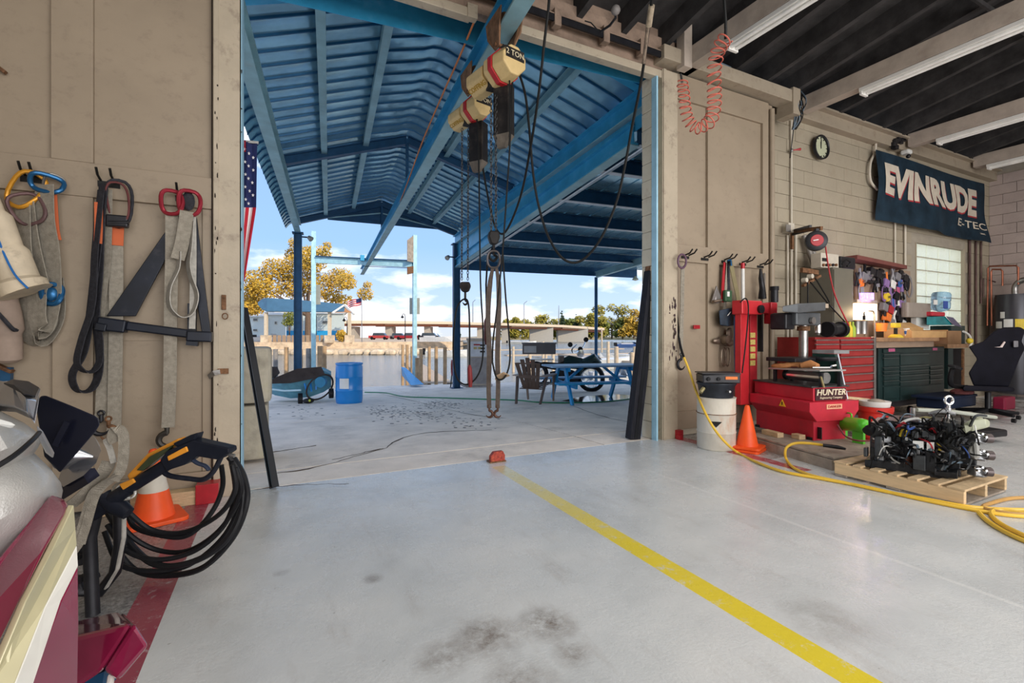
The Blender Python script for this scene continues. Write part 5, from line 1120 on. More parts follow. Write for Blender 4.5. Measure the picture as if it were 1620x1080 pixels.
# maroon lower case with stripes: faceted block, side facing right-front
q3 = lambda px, py, d_: D(px, py, d_)
top = [q3(-60,1010,.70), q3(0,930,.74), q3(56,842,.80), q3(84,784,.86), q3(104,791,.90), q3(108,800,.9)]
B().solid([q3(82,780,.93), q3(104,789,.90), q3(107,798,.88), q3(103,812,.86), q3(70,872,.80), q3(30,950,.74), q3(-10,1030,.70), q3(-80,1180,.66), q3(-220,1180,.66), q3(-150,1010,.74), q3(0,880,.84)], ray(60,900)*.3).build('case_top', maro, oc_, bev=.008)
def strp(pts, m, nm, o_=0): B().solid([q3(x, y, d_-o_) for x, y, d_ in pts], RT*.012).build(nm, m, oc_, bev=.002)
strp([(107,798,.885),(110,835,.885),(112,862,.885),(60,960,.80),(10,1085,.72),(-30,1085,.70),(30,950,.755),(72,872,.81)], gold_, 'gold_stripe')
strp([(112,862,.885),(114,895,.885),(86,950,.84),(40,1085,.76),(10,1085,.72),(60,960,.80)], wst, 'white_stripe')
B().solid([q3(114,895,.885), q3(115,985,.89), q3(113,1100,.88), q3(30,1100,.75), q3(86,950,.84)], RT*.012).build('case_side', maro, oc_, bev=.003)
B().solid([q3(115,800,.9), q3(117,985,.90), q3(114,1100,.90), q3(112,1100,1.15), q3(108,800,1.1)], RT*-.02).build('case_front', maro, oc_, bev=.006)
sk = thing('motor_skeg', 'maroon gearcase foot of a motor sticking out beside the lower case', 'skeg', D(170,1040,1.25)); q4 = lambda px, py, d_: D(px, py, d_)
B().loft([[q4(95,988,1.45), q4(95,1012,1.2), q4(95,1105,1.2), q4(95,1105,1.45)], [q4(190,966,1.48), q4(212,985,1.2), q4(163,1060,1.2), q4(163,1060,1.45)]]).build('foot', maro, sk, bev=.012)
B().loft([[q4(212,985,1.2), q4(163,1060,1.2), q4(166,1062,1.3), q4(192,966,1.48)], [q4(236,1022,1.22), q4(188,1076,1.22), q4(190,1078,1.3), q4(222,1000,1.4)]]).build('foot_end', maro, sk, bev=.01)
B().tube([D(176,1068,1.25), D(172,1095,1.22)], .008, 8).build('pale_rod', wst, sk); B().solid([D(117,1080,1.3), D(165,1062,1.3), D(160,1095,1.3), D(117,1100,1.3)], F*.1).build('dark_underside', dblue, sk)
# ================================================================ HOISTS AND HANGING GEAR
hcream = M('hoist_cream', (.66,.48,.22), .55, var=.12, scale=12, dirt=(.30,.17,.07), damt=.5, ds=12); hred = M('hoist_red', (.45,.015,.02), .5, var=.1); hk = M('hoist_black', (.02,.018,.018), .5, var=.3, dirt=(.16,.12,.09), damt=.4)
ltr = M('yellow_letters', (.42,.24,.005), .5); ltw = M('pale_letters', (.72,.62,.42), .5)
def octo(c, ax, up, r, l0, l1, ch=.34, tb=1.0):
    sd_ = ax.cross(up).normalized(); u = sd_.cross(ax).normalized(); rs = []
    for l, k in ((l0, 1), (l1, tb)):
        ring_ = [c+ax*l+sd_*(a*r*k)+u*(b_*r*k) for a, b_ in ((-1,-ch),(-1,ch),(-ch,1),(ch,1),(1,ch),(1,-ch),(ch,-1),(-ch,-1))]; rs.append(ring_)
    return rs
def hoist(lab, c, axd, s_, mirror=False):
    o = thing('chain_hoist', lab, 'hoist', c); up = UP
    B().loft(octo(c, axd, up, .125*s_, -.28*s_, -.02*s_)).build('motor_housing', hcream, o, bev=.012)
    B().loft(octo(c, axd, up, .105*s_, -.02*s_, .03*s_)).build('neck', hcream, o, bev=.006)
    B().loft(octo(c, axd, up, .145*s_, .03*s_, .10*s_)).build('gear_housing', hcream, o, bev=.01)
    B().loft(octo(c, axd, up, .150*s_, .10*s_, .155*s_)).build('red_band', hred, o, bev=.004)
    B().loft(octo(c, axd, up, .142*s_, .155*s_, .30*s_, tb=.86)).build('end_cover', hcream, o, bev=.012)
    sd_ = axd.cross(UP).normalized()
    # lettering
    T = frame(c+axd*(.302*s_)+UP*.03*s_, (-sd_ if (-sd_).cross(UP).dot(axd) > 0 else sd_), UP)
    B(T).box(-.10*s_,.10*s_,-.03*s_,.06*s_,-.004,.002).build('black_label', hk, o)
    text('2 TON', .066*s_, T @ Matrix.Translation((0,.015*s_,.003)), ltw, o, ext=.001)
    side = -F; side = (side-axd*side.dot(axd)).normalized(); 
    xa_ = -axd if (-axd).cross(UP).dot(side) > 0 else axd; T2 = frame(c-axd*.15*s_+(side-UP)*.7071*(.1195*s_), xa_, (side+UP))
    text('COFFING', .062*s_, T2 @ Matrix.Translation((0,.0,.001)), ltr, o, ext=.001, bold=.001)
    B().cbox(c+axd*.0-UP*.11*s_, .12*s_, .1*s_, .06*s_).build('chain_guide', hk, o)
    # trolley
    q = mb(c.y); 
    for k in (-1, 1):
        for e in (-.09, .09): B().lathe([(.0,-.015),(.055,-.015),(.06,.0),(.05,.015),(0,.015)], (q.x+k*.05, q.y+e, q.z+.075), (1,.086,0), n=14).build('trolley_wheel', rust, o)
        B().solid([(q.x+k*.10, q.y-.17, q.z+.14), (q.x+k*.10, q.y+.17, q.z+.14), (q.x+k*.10, q.y+.13, q.z-.02), (q.x+k*.06, q.y+.05, q.z-.14), (q.x+k*.06, q.y-.05, q.z-.14), (q.x+k*.10, q.y-.13, q.z-.02)], (k*.014,0,0)).build('trolley_plate', M('rusty_brown_plate',(.24,.13,.07),.7,.3,var=.4,scale=15,dirt=(.45,.25,.15),damt=.6), o, bev=.004)
    B().cyl((q.x-.1, q.y, q.z-.11), (q.x+.1, q.y, q.z-.11), .02, n=10).build('load_pin', rust, o); B().tube([(q.x, q.y, q.z-.11), c+UP*.12*s_], .03, 8).build('suspension_lug', hk, o)
    return o
axd = (F*-.93+RT*.38).normalized(); axd = Vector((-.30,-.954,0)).normalized(); axd = Vector((.12,-.99,0)).normalized()
c1 = D(782,118,4.30); c2 = D(742,180,5.15)
axd = (RT*.62-F*.78).normalized()
h1 = hoist('large cream chain hoist with red band, nearer of the two in the doorway', c1, axd, 1.0); h2 = hoist('cream chain hoist with red band, farther and lower of the two', c2, axd, .92)
def bag(par, px, py0, py1, d_, wpx, skew=6):
    w_ = wpx*d_/FP; a = D(px, py0, d_); e = D(px, py1, d_); hgt = a.z-e.z; T = Matrix.Translation(e) @ Matrix.Rotation(-YAW-.5, 4, 'Z')
    B(T).rbox(-w_*.42,w_*.42,-w_*.3,w_*.3,hgt*.2,hgt,.01,2).build('chain_container', hk, par, bev=.006)
    B(T).loft([[(-w_*.42,-w_*.3,hgt*.2),(w_*.42,-w_*.3,hgt*.2),(w_*.42,w_*.3,hgt*.2),(-w_*.42,w_*.3,hgt*.2)],[(-w_*.3,-w_*.1,0),(w_*.1,-w_*.1,0),(w_*.1,w_*.1,0),(-w_*.3,w_*.1,0)]]).build('container_foot', M('bag_grey',(.13,.11,.09),.6,var=.4,dirt=(.3,.25,.2)), par, bev=.004)
bag(h1, 797, 138, 234, 4.28, 34); bag(h2, 757, 196, 272, 5.1, 30)
chm = M('chain_steel', (.035,.033,.032), .45, .5, var=.3)
def dchain(par, px0, py0, px1, py1, d_, w_=.010): chain(D(px0,py0,d_), D(px1,py1,d_), .032, .0042, w_).build('load_chain', chm, par)
dchain(h1, 777, 150, 777, 371, 4.25); dchain(h1, 784.5, 150, 784.5, 371, 4.25)
dchain(h2, 731, 203, 730.5, 446, 5.1); dchain(h2, 741, 203, 740, 446, 5.1)
def block(par, px, py0, py1, d_, wpx, ang):
    w_ = wpx*d_/FP; T = Matrix.Translation(D(px,(py0+py1)/2,d_)) @ Matrix.Rotation(-YAW+ang, 4, 'Z'); h_ = (py1-py0)*d_/FP
    b = B(T); b.poly([(-w_*.38,h_*.5),(w_*.38,h_*.5),(w_*.5,h_*.1),(w_*.34,-h_*.35),(w_*.2,-h_*.5),(-w_*.2,-h_*.5),(-w_*.34,-h_*.35),(-w_*.5,h_*.1)], lambda q, h: (q[0], h, q[1]), -w_*.3, w_*.3).build('hook_block', hk, par, bev=.012)
    b = D(px, py1, d_); B().tube([b+UP*.02, b-UP*.09], .013, 8).build('hook_shank', hk, par); return b-UP*.09
e1 = block(h1, 781, 366, 387, 4.25, 19, .3); e2 = block(h2, 736, 446, 462, 5.1, 18, 0)
B().tube(bez([e1, e1+RT*.03-UP*.02, e1-UP*.055, e1-RT*.035-UP*.03, e1-RT*.03+UP*.0], 5), [.012]*16+[.01,.008,.006,.004,.003], 8).build('hook', hk, h1)
B().tube(bez([e2, e2+RT*.025-UP*.02, e2-UP*.045, e2-RT*.03-UP*.02], 5), [.011]*12+[.008,.006,.004,.003], 8).build('hook', hk, h2)
# ring and two hook straps on the near hoist
sl = thing('two_leg_sling', 'steel ring with two long brown straps ending in hooks under the near hoist', 'sling', D(781,410,4.2))
c = D(781,410,4.2); B().tube([c+RT*(.055*math.copysign(abs(math.cos(a))**.7, math.cos(a)))+UP*(.075*math.sin(a)) for a in [k*PI/12 for k in range(24)]], .011, 8, closed=True).build('master_ring', M('ring_steel',(.10,.09,.09),.35,.8), sl)
tanstrap = M('brown_webbing', (.085,.065,.055), .85, var=.25, scale=30, bump=.3, bs=200, dirt=(.2,.15,.11))
for k, pts in enumerate(([(780,422),(775,450),(772,500),(774,560),(773,610),(774,645)], [(785,422),(789,450),(789,500),(787,560),(788,610),(787,645)])):
    ws_ = [.025]+[.045]*8+[.04]*8+[.035]*8+[.028]*5+[.022]
    P3 = bez([D(x, y, 4.2) for x, y in pts], 6); ws_ = [.022+.022*min(1, i/6)*(1 if i < 22 else .8) for i in range(len(P3))]
    B().ribbon(P3, ws_, RT, .008).build('strap', tanstrap, sl, smooth=False)
    hook(sl, D(774 if k == 0 else 787.5, 645, 4.2), .082, M('old_hook',(.10,.05,.035),.5,.6), r=.0105, flip=-1 if k == 0 else 1, ax=RT)
# pendants and black cables
cab = M('cable_black', (.012,.012,.012), .5)
def cable(lab, pts, r=.010, n=8, pend=None, m=cab, d_=None, nm='power_cable'):
    P3 = bez([D(*p) for p in pts], n); o = thing(nm, lab, 'cable', P3[-1]); B().tube(P3, r, 8).build('cord', m, o); return o
cable('long black cable drooping widely from the ceiling to the near hoist', [(1033,-20,3.2),(1030,10,3.3),(1024,60,3.5),(1014,130,3.7),(1000,200,3.9),(990,255,4.0),(975,320,4.1),(950,378,4.15),(920,412,4.2),(892,410,4.2),(868,375,4.25),(852,325,4.3),(843,270,4.3),(837,200,4.3),(831,150,4.3),(822,118,4.3)], .011)
ws2 = thing('cable_weight', 'worn taped connector on the drooping black cable near the ceiling', 'connector', D(1029,30,3.33)); B().tube([D(1031,8,3.3), D(1026,42,3.4)], .022, 10).build('tape_wrap', M('tape_brown',(.30,.24,.17),.7,var=.4,scale=40), ws2); B().tube([D(1025,42,3.4), D(1018,100,3.6)], .013, 8).build('worn_sleeve', M('worn_sleeve',(.2,.15,.11),.7,var=.5,scale=30), ws2)
cable('black cable from the ceiling looping down to the farther hoist', [(869,-20,3.6),(868,10,3.7),(862,60,3.8),(852,150,4.0),(839,235,4.3),(825,305,4.6),(808,352,4.8),(794,370,4.9),(781,352,5.0),(768,290,5.1),(760,235,5.1),(755,180,5.1)], .011)
cable('thin black pendant cable hanging straight from the near hoist', [(811,122,4.2),(806,240,4.2),(800,330,4.2),(795,400,4.2),(787,480,4.2),(780,540,4.2),(779,573,4.2)], .008)
cable('thin black cable running down beside the sling to its lowest loop', [(795,395,4.25),(800,470,4.2),(806,540,4.2),(806,575,4.15),(798,597,4.1),(786,598,4.1),(779,573,4.15)], .008)
pc = cable('black cable loop hooked over the farther hook block with a red pendant', [(752,160,5.0),(757,240,5.0),(760,440,4.95),(764,520,4.95),(763,570,4.95),(753,598,4.95),(735,608,4.95),(721,592,4.95),(717,545,4.95),(722,490,5.0),(735,473,5.05),(742,490,5.0),(743,580,4.95)], .009)
pb1 = thing('pendant_control', 'dark red pendant control hanging beside the long sling', 'pendant', D(770,520,4.4)); B().tube([D(770,502,4.4), D(770,508,4.4), D(770,535,4.4), D(770,545,4.4)], [.012,.026,.028,.018], 10).build('body', M('dark_red_rubber',(.10,.02,.02),.5,var=.5,scale=15), pb1); B().tube([D(779,392,4.28), D(771,412,4.35), D(769,450,4.38), D(770,503,4.4)], .009, 8).build('cable', cab, pb1)
pb2 = thing('pendant_control', 'red-tipped pendant control hanging low in the cable loop by the middle post', 'pendant', D(743,600,4.95)); B().tube([D(743,577,4.95), D(743,583,4.95), D(744,602,4.95), D(744,612,4.95)], [.012,.024,.026,.018], 10).build('body', M('dark_red_grip',(.22,.015,.015),.5), pb2)
tp_ = thing('hand_guard', 'tan hook-shaped leather strap end on the right sling leg', 'strap', D(792,596,4.1)); B().loft([[D(783,600,4.12), D(784,594,4.12), D(786,594,4.16), D(785,601,4.16)], [D(795,590,4.1), D(797,588,4.1), D(798,590,4.14), D(795,599,4.14)], [D(800,592,4.1), D(806,593,4.1), D(806,595,4.14), D(800,597,4.14)]]).build('strap_end', M('tan_leather',(.38,.26,.16),.7), tp_, smooth=True)
cable('black cable hanging from the near hoist straight down beside the chain', [(806,120,4.15),(807,200,4.15),(805,230,4.15)], .007)
# ---- red coil air hose
coilm = M('coral_hose', (.55,.13,.09), .4, var=.1)
ch_ = thing('coiled_air_hose', 'coral red coiled air hose drooping in a U from the ceiling beam', 'air hose', D(1130,120,4.4))
path = bez([D(1148,60,4.0), D(1136,80,4.1), D(1130,110,4.2), D(1130,140,4.3), D(1130,165,4.35), D(1124,190,4.4), D(1105,203,4.4), D(1090,192,4.4), D(1084,170,4.4), D(1082,148,4.45), D(1079,130,4.5)], 40)
vs = []; L = len(path); turns = 25
for i, p in enumerate(path):
    a = (path[min(i+1, L-1)]-path[max(i-1, 0)]).normalized(); u = a.cross(F).normalized(); v = F; t = 2*PI*turns*i/L; s_ = i/L; r = .062 if s_ < .55 else .05
    vs.append(p+u*(r*math.cos(t))+v*(r*.9*math.sin(t)))
B().tube(vs, .006, 6).build('coil', coilm, ch_)
B().tube([D(1145,-10,3.9), D(1148,35,3.95), D(1148,62,4.0)], .012, 8).build('feed_hose', cab, ch_); B().tube([D(1079,130,4.5), D(1077,118,4.6)], .012, 8).build('fitting', steel, ch_)
# small camera on stalk near lintel
sc = thing('security_camera', 'small dark camera on a stalk above the doorway lintel', 'camera', D(950,50,4.6)); B().tube([D(950,50,4.7), D(965,40,4.6), D(974,28,4.5), D(973,15,4.45)], .012, 8).build('stalk', blackm, sc); B().ball(D(974,16,4.45), .045, 10, 7).build('head', M('cam_grey',(.2,.18,.17),.5), sc)
B().tube([D(925,33,4.6), D(935,36,4.6), D(948,50,4.7)], .006, 6).build('lead', cab, sc)
# ---- clock
def Wr(px, py, o=.04): return W(px, py, YB-o)
c = Wr(1296, 234, .05); ck = thing('wall_clock', 'round black-rimmed wall clock with pale dial high on the block wall', 'clock', c)
B().lathe([(.165,.0),(.178,-.015),(.178,-.05),(.165,-.055),(.155,-.045),(.155,0)], c, (0,1,0), n=36, ring=True).build('rim', blackm, ck)
B().lathe([(.0,-.02),(.158,-.02),(.158,-.01),(0,-.01)], c, (0,1,0), n=36).build('dial', M('dial_green',(.50,.52,.36),.5), ck)
for k in range(12): a = k*PI/6; B().bar(c+Vector((.125*math.sin(a),-.024,.125*math.cos(a))), c+Vector((.148*math.sin(a),-.024,.148*math.cos(a))), .006, .016 if k % 3 else .022, up=(0,1,0)).build('hour_mark', blackm, ck)
B().bar(c+Vector((0,-.028,-.02)), c+Vector((.005,-.028,.12)), .004, .010, up=(0,1,0)).build('minute_hand', blackm, ck); B().bar(c+Vector((0,-.026,0)), c+Vector((-.003,-.026,.085)), .004, .014, up=(0,1,0)).build('hour_hand', blackm, ck)
# ---- banner
bn = thing('brand_banner', 'wide dark navy cloth banner with pale block lettering and sagging folds', 'banner', Wr(1470,250,.1))
bnm = M('banner_navy', (.012,.028,.045), .7, var=.4, scale=4)
tl, tr_, brr, bll = Wr(1383,237,.1), Wr(1555,291,.1), Wr(1562,385,.1), Wr(1388,347,.1)
def bpnt(u, v):
    a = tl.lerp(tr_, u); c_ = bll.lerp(brr, u); p = a.lerp(c_, v)
    fold = 2.4*.022*math.sin(9*u+5*v)*v+.03*math.sin(16*(u-.12*v*v)+2)*v*math.exp(-((u-.3)/.25)**2)*1.3+.012*math.sin(30*u)*v
    p = p.copy(); p.y -= .02+fold+.02*math.sin(PI*u*2)*(1-v); p.z -= .02*math.sin(PI*u)*(1-v)*.6; return p
nu, nv_ = 60, 20; b = B(); b.v = [bpnt(i/nu, j/nv_) for j in range(nv_+1) for i in range(nu+1)]; k = nu+1
b.f = [(j*k+i, j*k+i+1, (j+1)*k+i+1, (j+1)*k+i) for j in range(nv_) for i in range(nu)]; b.build('cloth', bnm, bn, smooth=True)
def btext(body, u0, u1, v0, v1, m, off, nm, bold=0, shear=0, dx=0, dv=0):
    c_ = bpy.data.curves.new('t', 'FONT'); c_.body = body; c_.size = 1; c_.offset = bold; c_.shear = shear; c_.resolution_u = 3
    o = bpy.data.objects.new('t', c_); COL.objects.link(o); me = bpy.data.meshes.new_from_object(o.evaluated_get(bpy.context.evaluated_depsgraph_get())); bpy.data.objects.remove(o)
    bm = bmesh.new(); bm.from_mesh(me); bmesh.ops.triangulate(bm, faces=bm.faces)
    for _ in range(2):
        es = [e for e in bm.edges if e.calc_length() > .25]
        if es: bmesh.ops.subdivide_edges(bm, edges=es, cuts=1)
        bmesh.ops.triangulate(bm, faces=bm.faces)
    xs_ = [v.co.x for v in bm.verts]; ys_ = [v.co.y for v in bm.verts]; x0_, x1_, y0_, y1_ = min(xs_), max(xs_), min(ys_), max(ys_)
    vv = []
    bm.verts.index_update()
    for v in bm.verts:
        u = u0+(u1-u0)*(v.co.x-x0_)/(x1_-x0_)+dx; w_ = v1+(v0-v1)*(v.co.y-y0_)/(y1_-y0_)+dv; p = bpnt(u, w_); p.y -= off; vv.append(p)
    q = B(); q.v = vv; q.f = [tuple(x.index for x in f.verts) for f in bm.faces]; bm.free(); return q.build(nm, m, bn, smooth=False, fix=False)
letm = M('banner_letters', (.62,.55,.45), .6); lred = M('banner_red_shadow', (.40,.03,.04), .6)
btext('EVINRUDE', .05, .90, .16, .60, lred, .006, 'letter_shadow', .05, dx=.006, dv=.02); btext('EVINRUDE', .05, .90, .16, .60, letm, .011, 'lettering', .05)
btext('E-TEC', .70, .985, .68, .80, letm, .008, 'lettering', .01); btext('x', .90, .96, .86, .88, letm, .008, 'small_mark', .1)
# ---- conduits and wall fittings
cond = M('painted_conduit', (.58,.53,.44), .5, var=.1)
def vpipe(px, y0, y1, r, m, lab, nm='conduit', off=.03, cat='pipe'):
    o = B().cyl(Wr(px, y0, off), Vector((Wr(px, y0, off).x, Wr(px, y0, off).y, Wr(px, y1, off).z)), r, n=10).build(nm, m); tag(o, lab, cat)
vpipe(1252, 190, 545, .014, cond, 'thin painted conduit left of the bracket arm'); vpipe(1259, 372, 520, .016, cond, 'second painted conduit just right of the thin one'); vpipe(1246, 372, 540, .014, cond, 'painted conduit dropping from the square junction box')
vpipe(1416, 352, 420, .014, cond, 'left of two short conduits below the banner'); vpipe(1432, 356, 424, .018, cond, 'right of two short conduits below the banner')
pip = M('brown_black_pipe', (.10,.055,.05), .5, .4, var=.4)
vpipe(1534, 378, 545, .022, pip, 'leftmost of the three dark pipes right of the glass block window'); vpipe(1544, 381, 545, .018, pip, 'middle of the three dark pipes right of the glass block window'); vpipe(1552, 382, 480, .016, pip, 'rightmost of the three dark pipes right of the glass block window')
cw = thing('white_conduit_loop', 'white plastic conduit bending around the left edge of the banner', 'pipe', Wr(1382,250)); B().tube(bez([Wr(1385,200,.05), Wr(1385,236,.06), Wr(1377,258,.06), Wr(1377,285,.06), Wr(1388,300,.06)], 6), .018, 8).build('pipe', cond, cw)
jb = thing('junction_box', 'square electrical box on the block wall by the bracket arm', 'box', Wr(1248,360)); B().cbox(Wr(1247,361,.05), .13, .1, .13).build('box', cond, jb, bev=.005); B().cbox(Wr(1247,361,.105), .1, .01, .1).build('cover', steel, jb)
wr = thing('wire_bundle', 'tangle of blue-grey wires where the second beam meets the wall', 'wires', D(1265,170,6.3))
for k in range(9):
    B().tube(bez([D(1262+R.uniform(-8,8), 145+R.uniform(-8,10), 6.4) , D(1266+R.uniform(-10,12), 165+R.uniform(-8,8), 6.3), D(1262+R.uniform(-6,8), 182+R.uniform(-5,8), 6.35), D(1256+R.uniform(-4,4), 205, 6.4)], 6), .007, 5).build('wire', M('wire_bluegrey',(.12,.17,.22),.5) if k % 2 else cab, wr)
B().tube(bez([D(1140,100,5.9), D(1180,118,6.0), D(1225,140,6.2), D(1262,158,6.35)], 6), .012, 6).build('wire', MC['wire_bluegrey'], wr)
B().tube([D(1256,200,6.4), D(1253,225,6.45), D(1250,250,6.5)], .007, 5).build('wire', cab, wr)
vl = thing('red_valve', 'small red-handled valve on the thin conduit left of the clock', 'valve', Wr(1262,238)); B().tube([Wr(1251,238,.06), Wr(1258,237,.1), Wr(1266,236,.12)], [.008,.008,.02], 8).build('handle', red, vl); B().lathe([(.02,-.02),(.03,0),(.02,.02)], Wr(1252,238,.06), n=10).build('body', steel, vl)
sp_ = thing('junction_cluster', 'dark tangle of junction boxes above the left part of the banner', 'wires', Wr(1425,230,.1))
for k in range(8): B().cbox(Wr(1420+R.uniform(-8,8), 226+R.uniform(-8,8), .12), .1, .08, .07).build('box', blackm, sp_, bev=.01)
cm_ = thing('dome_camera', 'small white dome camera above the banner', 'camera', Wr(1435,243,.12)); B().cbox(Wr(1434,241,.14), .14, .12, .07).build('housing', white, cm_, bev=.02); B().ball(Wr(1437,247,.18), .035, 10, 6).build('lens', blackm, cm_)
# ================================================================ RIGHT WALL GEAR
def fb(name, m, par, px0, px1, py0, py1, y, dep, bev=.004, lab=None, r=0):
    pm = (px0+px1)/2; a = W(px0, py0, y); c = W(px1, py1, y); t = W(pm, py0, y).z; l = W(pm, py1, y).z
    b = B(); (b.rbox(a.x, c.x, y, y+dep, l, t, r) if r else b.box(a.x, c.x, y, y+dep, l, t)); return b.build(name, m, par, bev=bev, lab=lab)
def Wd(px, py, o=.05): return W(px, py, YW-o)
for k, (x, y, l) in enumerate(((1080,405,'holding the long hook strap'),(1111,408,'empty, second on the right door'),(1143,412,'holding slings and propellers'),(1171,416,'holding the white pole'),(1199,420,'holding the black tool, farthest right'))):
    o = thing('wall_peg', 'black double prong peg on the right door '+l, 'hook', Wd(x, y, .03), grp='pegs on the right door')
    for i in (0, 1): a = Wd(x+7*i, y, 0); B().tube([a, a+YV*.11+UP*.02, a+YV*.15+UP*.06], .009, 6).build('prong', peg, o)
    B().cbox(Wd(x+4, y+2, .034), .12, .008, .03).build('back_plate', peg, o)
hs_ = thing('hook_strap', 'long grey strap with a purple ring on the first peg of the right door', 'strap', Wd(1079,480))
B().tube([Wd(1079+6.5*math.cos(a), 413+11*math.sin(a), .12) for a in [k*PI/8 for k in range(16)]], .012, 8, closed=True).build('ring', M('purple_ring',(.12,.06,.10),.5), hs_)
B().ribbon([Wd(1080,420,.1), Wd(1079,480,.08), Wd(1077,562,.07)], .055, XV, .01).build('webbing', strapm, hs_); hook(hs_, Wd(1078,562,.08), .16, blackm, r=.014)
tsl = thing('hanging_slings', 'bunch of olive and red slings with green tag on the third peg', 'sling', Wd(1152,450))
for pts, w_, m in (([(1147,415),(1144,450),(1143,478)],.05,red),([(1150,412),(1148,450),(1146,500)],.05,strapm),([(1155,412),(1162,445),(1168,478),(1160,500)],.07,M('olive_webbing',(.20,.17,.09),.85,var=.2)),([(1152,412),(1152,440),(1153,470)],.05,strapd)):
    B().ribbon(bez([Wd(x, y, .09) for x, y in pts], 5), w_, XV, .008).build('webbing', m, tsl)
B().cbox(Wd(1151,468,.13), .12, .04, .14).build('green_tag', M('green_box',(.03,.09,.04),.5), tsl, bev=.01); B().cbox(Wd(1152,465,.155), .04, .01, .06).build('pale_label', white, tsl)
B().tube([Wd(1151,412,.11), Wd(1156,411,.12), Wd(1157,420,.11)], .012, 6).build('blue_clip', cblue, tsl)
dbg = thing('tool_bag', 'dark blue tool pouch with white scribbles hanging under the slings', 'bag', Wd(1152,498)); B().loft([[Wd(1137,491,.04),Wd(1137,491,.16),Wd(1139,514,.14),Wd(1139,514,.04)],[Wd(1150,488,.04),Wd(1150,488,.20),Wd(1152,516,.18),Wd(1152,516,.04)],[Wd(1170,484,.04),Wd(1170,484,.16),Wd(1169,513,.14),Wd(1169,513,.04)]]).build('pouch', M('dark_bluebag',(.02,.035,.06),.6,var=.5,scale=14), dbg, bev=.01)
B().bar(Wd(1151,499,.21), Wd(1156,493,.21), .006, .008).build('white_mark', white, dbg); B().bar(Wd(1160,494,.21), Wd(1166,489,.20), .006, .02).build('flap', dblue, dbg)
pz = M('tarnished_bronze', (.22,.17,.13), .4, .7, var=.35, scale=12)
pr1 = thing('boat_propeller', 'grey conical propeller blade hanging left of the slings', 'propeller', Wd(1132,465)); B().solid([Wd(1124,478,.06), Wd(1132,452,.08), Wd(1141,476,.06), Wd(1134,480,.1)], (0,-.02,0)).build('blade', M('grey_blade',(.28,.26,.25),.4,.5), pr1, bev=.004); B().cyl(Wd(1128,477,.1), Wd(1141,475,.1), .02, n=10).build('hub', pz, pr1)
pr2 = thing('boat_propeller', 'brown three-bladed propeller hanging below the blue pouch', 'propeller', Wd(1148,538))
for dx_, dy_, a, b_ in ((-14,3,15,6),(8,-8,10,13),(8,6,13,8)): B().ball(Wd(1148+dx_*.8, 536+dy_, .08), (a*.0062, .02, b_*.0062), 12, 6).build('blade', pz, pr2)
B().lathe([(.0,-.05),(.05,-.05),(.06,0),(.045,.05),(0,.05)], Wd(1147,537,.12), (0,1,0), n=14).build('hub', pz, pr2)
shk = thing('chain_links', 'rusty long shackle loops hanging below the propeller', 'shackle', Wd(1148,560))
for dx_ in (-3, 3): B().tube([Wd(1148+dx_+4*math.cos(a), 564+15*math.sin(a), .07) for a in [k*PI/8 for k in range(16)]], .009, 6, closed=True).build('link', pz, shk)
wp = thing('marker_pole', 'slim white pole with red tip on the fourth peg', 'pole', Wd(1175,450)); B().cyl(Wd(1175,424,.1), Wd(1176,560,.1), .022, n=10).build('pole', white, wp); B().cyl(Wd(1175,416,.1), Wd(1175,425,.1), .025, n=10).build('red_tip', red, wp)
bt_ = thing('puller_tool', 'black hand puller tool hanging on the fifth peg', 'tool', Wd(1205,450)); B().tube([Wd(1203,425,.1), Wd(1204,440,.12), Wd(1206,455,.12), Wd(1206,472,.1)], [.012,.03,.035,.05], 10).build('body', blackm, bt_); B().bar(Wd(1209,432,.1), Wd(1209,450,.1), .02, .02).build('side_bar', steel, bt_)
B().bar(Wd(1203,485,.07), Wd(1203,556,.07), .06, .03).build('black_bar', blackm, lab='straight black bar hanging on the right door behind the red press', cat='bar')
# red press / transmission jack
rp = thing('red_press', 'tall red steel press frame with yellow warning labels standing by the right door', 'press', Vector((W(1185,600,3.85).x, 3.85, 0)))
brd = M('press_red', (.62,.03,.04), .35, .1, var=.1)
fb('post', brd, rp, 1172,1185, 476,640, 3.80,.08); fb('rear_post', red, rp, 1187,1198, 490,640, 3.86,.08)
fb('head', brd, rp, 1174,1206, 475,497, 3.76,.14, bev=.01); fb('arm', red, rp, 1203,1230, 479,496, 3.80,.1, bev=.006); fb('sleeve', red, rp, 1220,1230, 478,512, 3.77,.1, bev=.01)
B().cyl(W(1225,455,3.82), W(1225,478,3.82), .045, n=12).build('screw', blackm, rp); B().cyl(W(1225,453,3.82), W(1225,459,3.82), .052, n=12).build('cap', black, rp)
B().lathe([(0,-.03),(.05,-.03),(.05,.01),(0,.01)], W(1202,489,3.76), (0,1,0), n=14).build('knob', blackm, rp)
for k in range(5): fb('warning_label', M('label_yellow',(.55,.42,.12),.5,var=.3,scale=60), rp, 1187.5,1195, 526+11*k,534+11*k, 3.852,.01, bev=0)
B().tube(bez([W(1171,478,3.74), W(1180,472,3.72), W(1184,490,3.72), W(1180,540,3.73), W(1174,590,3.74)], 6), .008, 6).build('cable', cab, rp); B().tube([W(1162,500,3.9), W(1162,540,3.9), W(1163,600,3.9)], .007, 6).build('blue_cable', M('blue_cable',(.05,.12,.3),.5), rp)
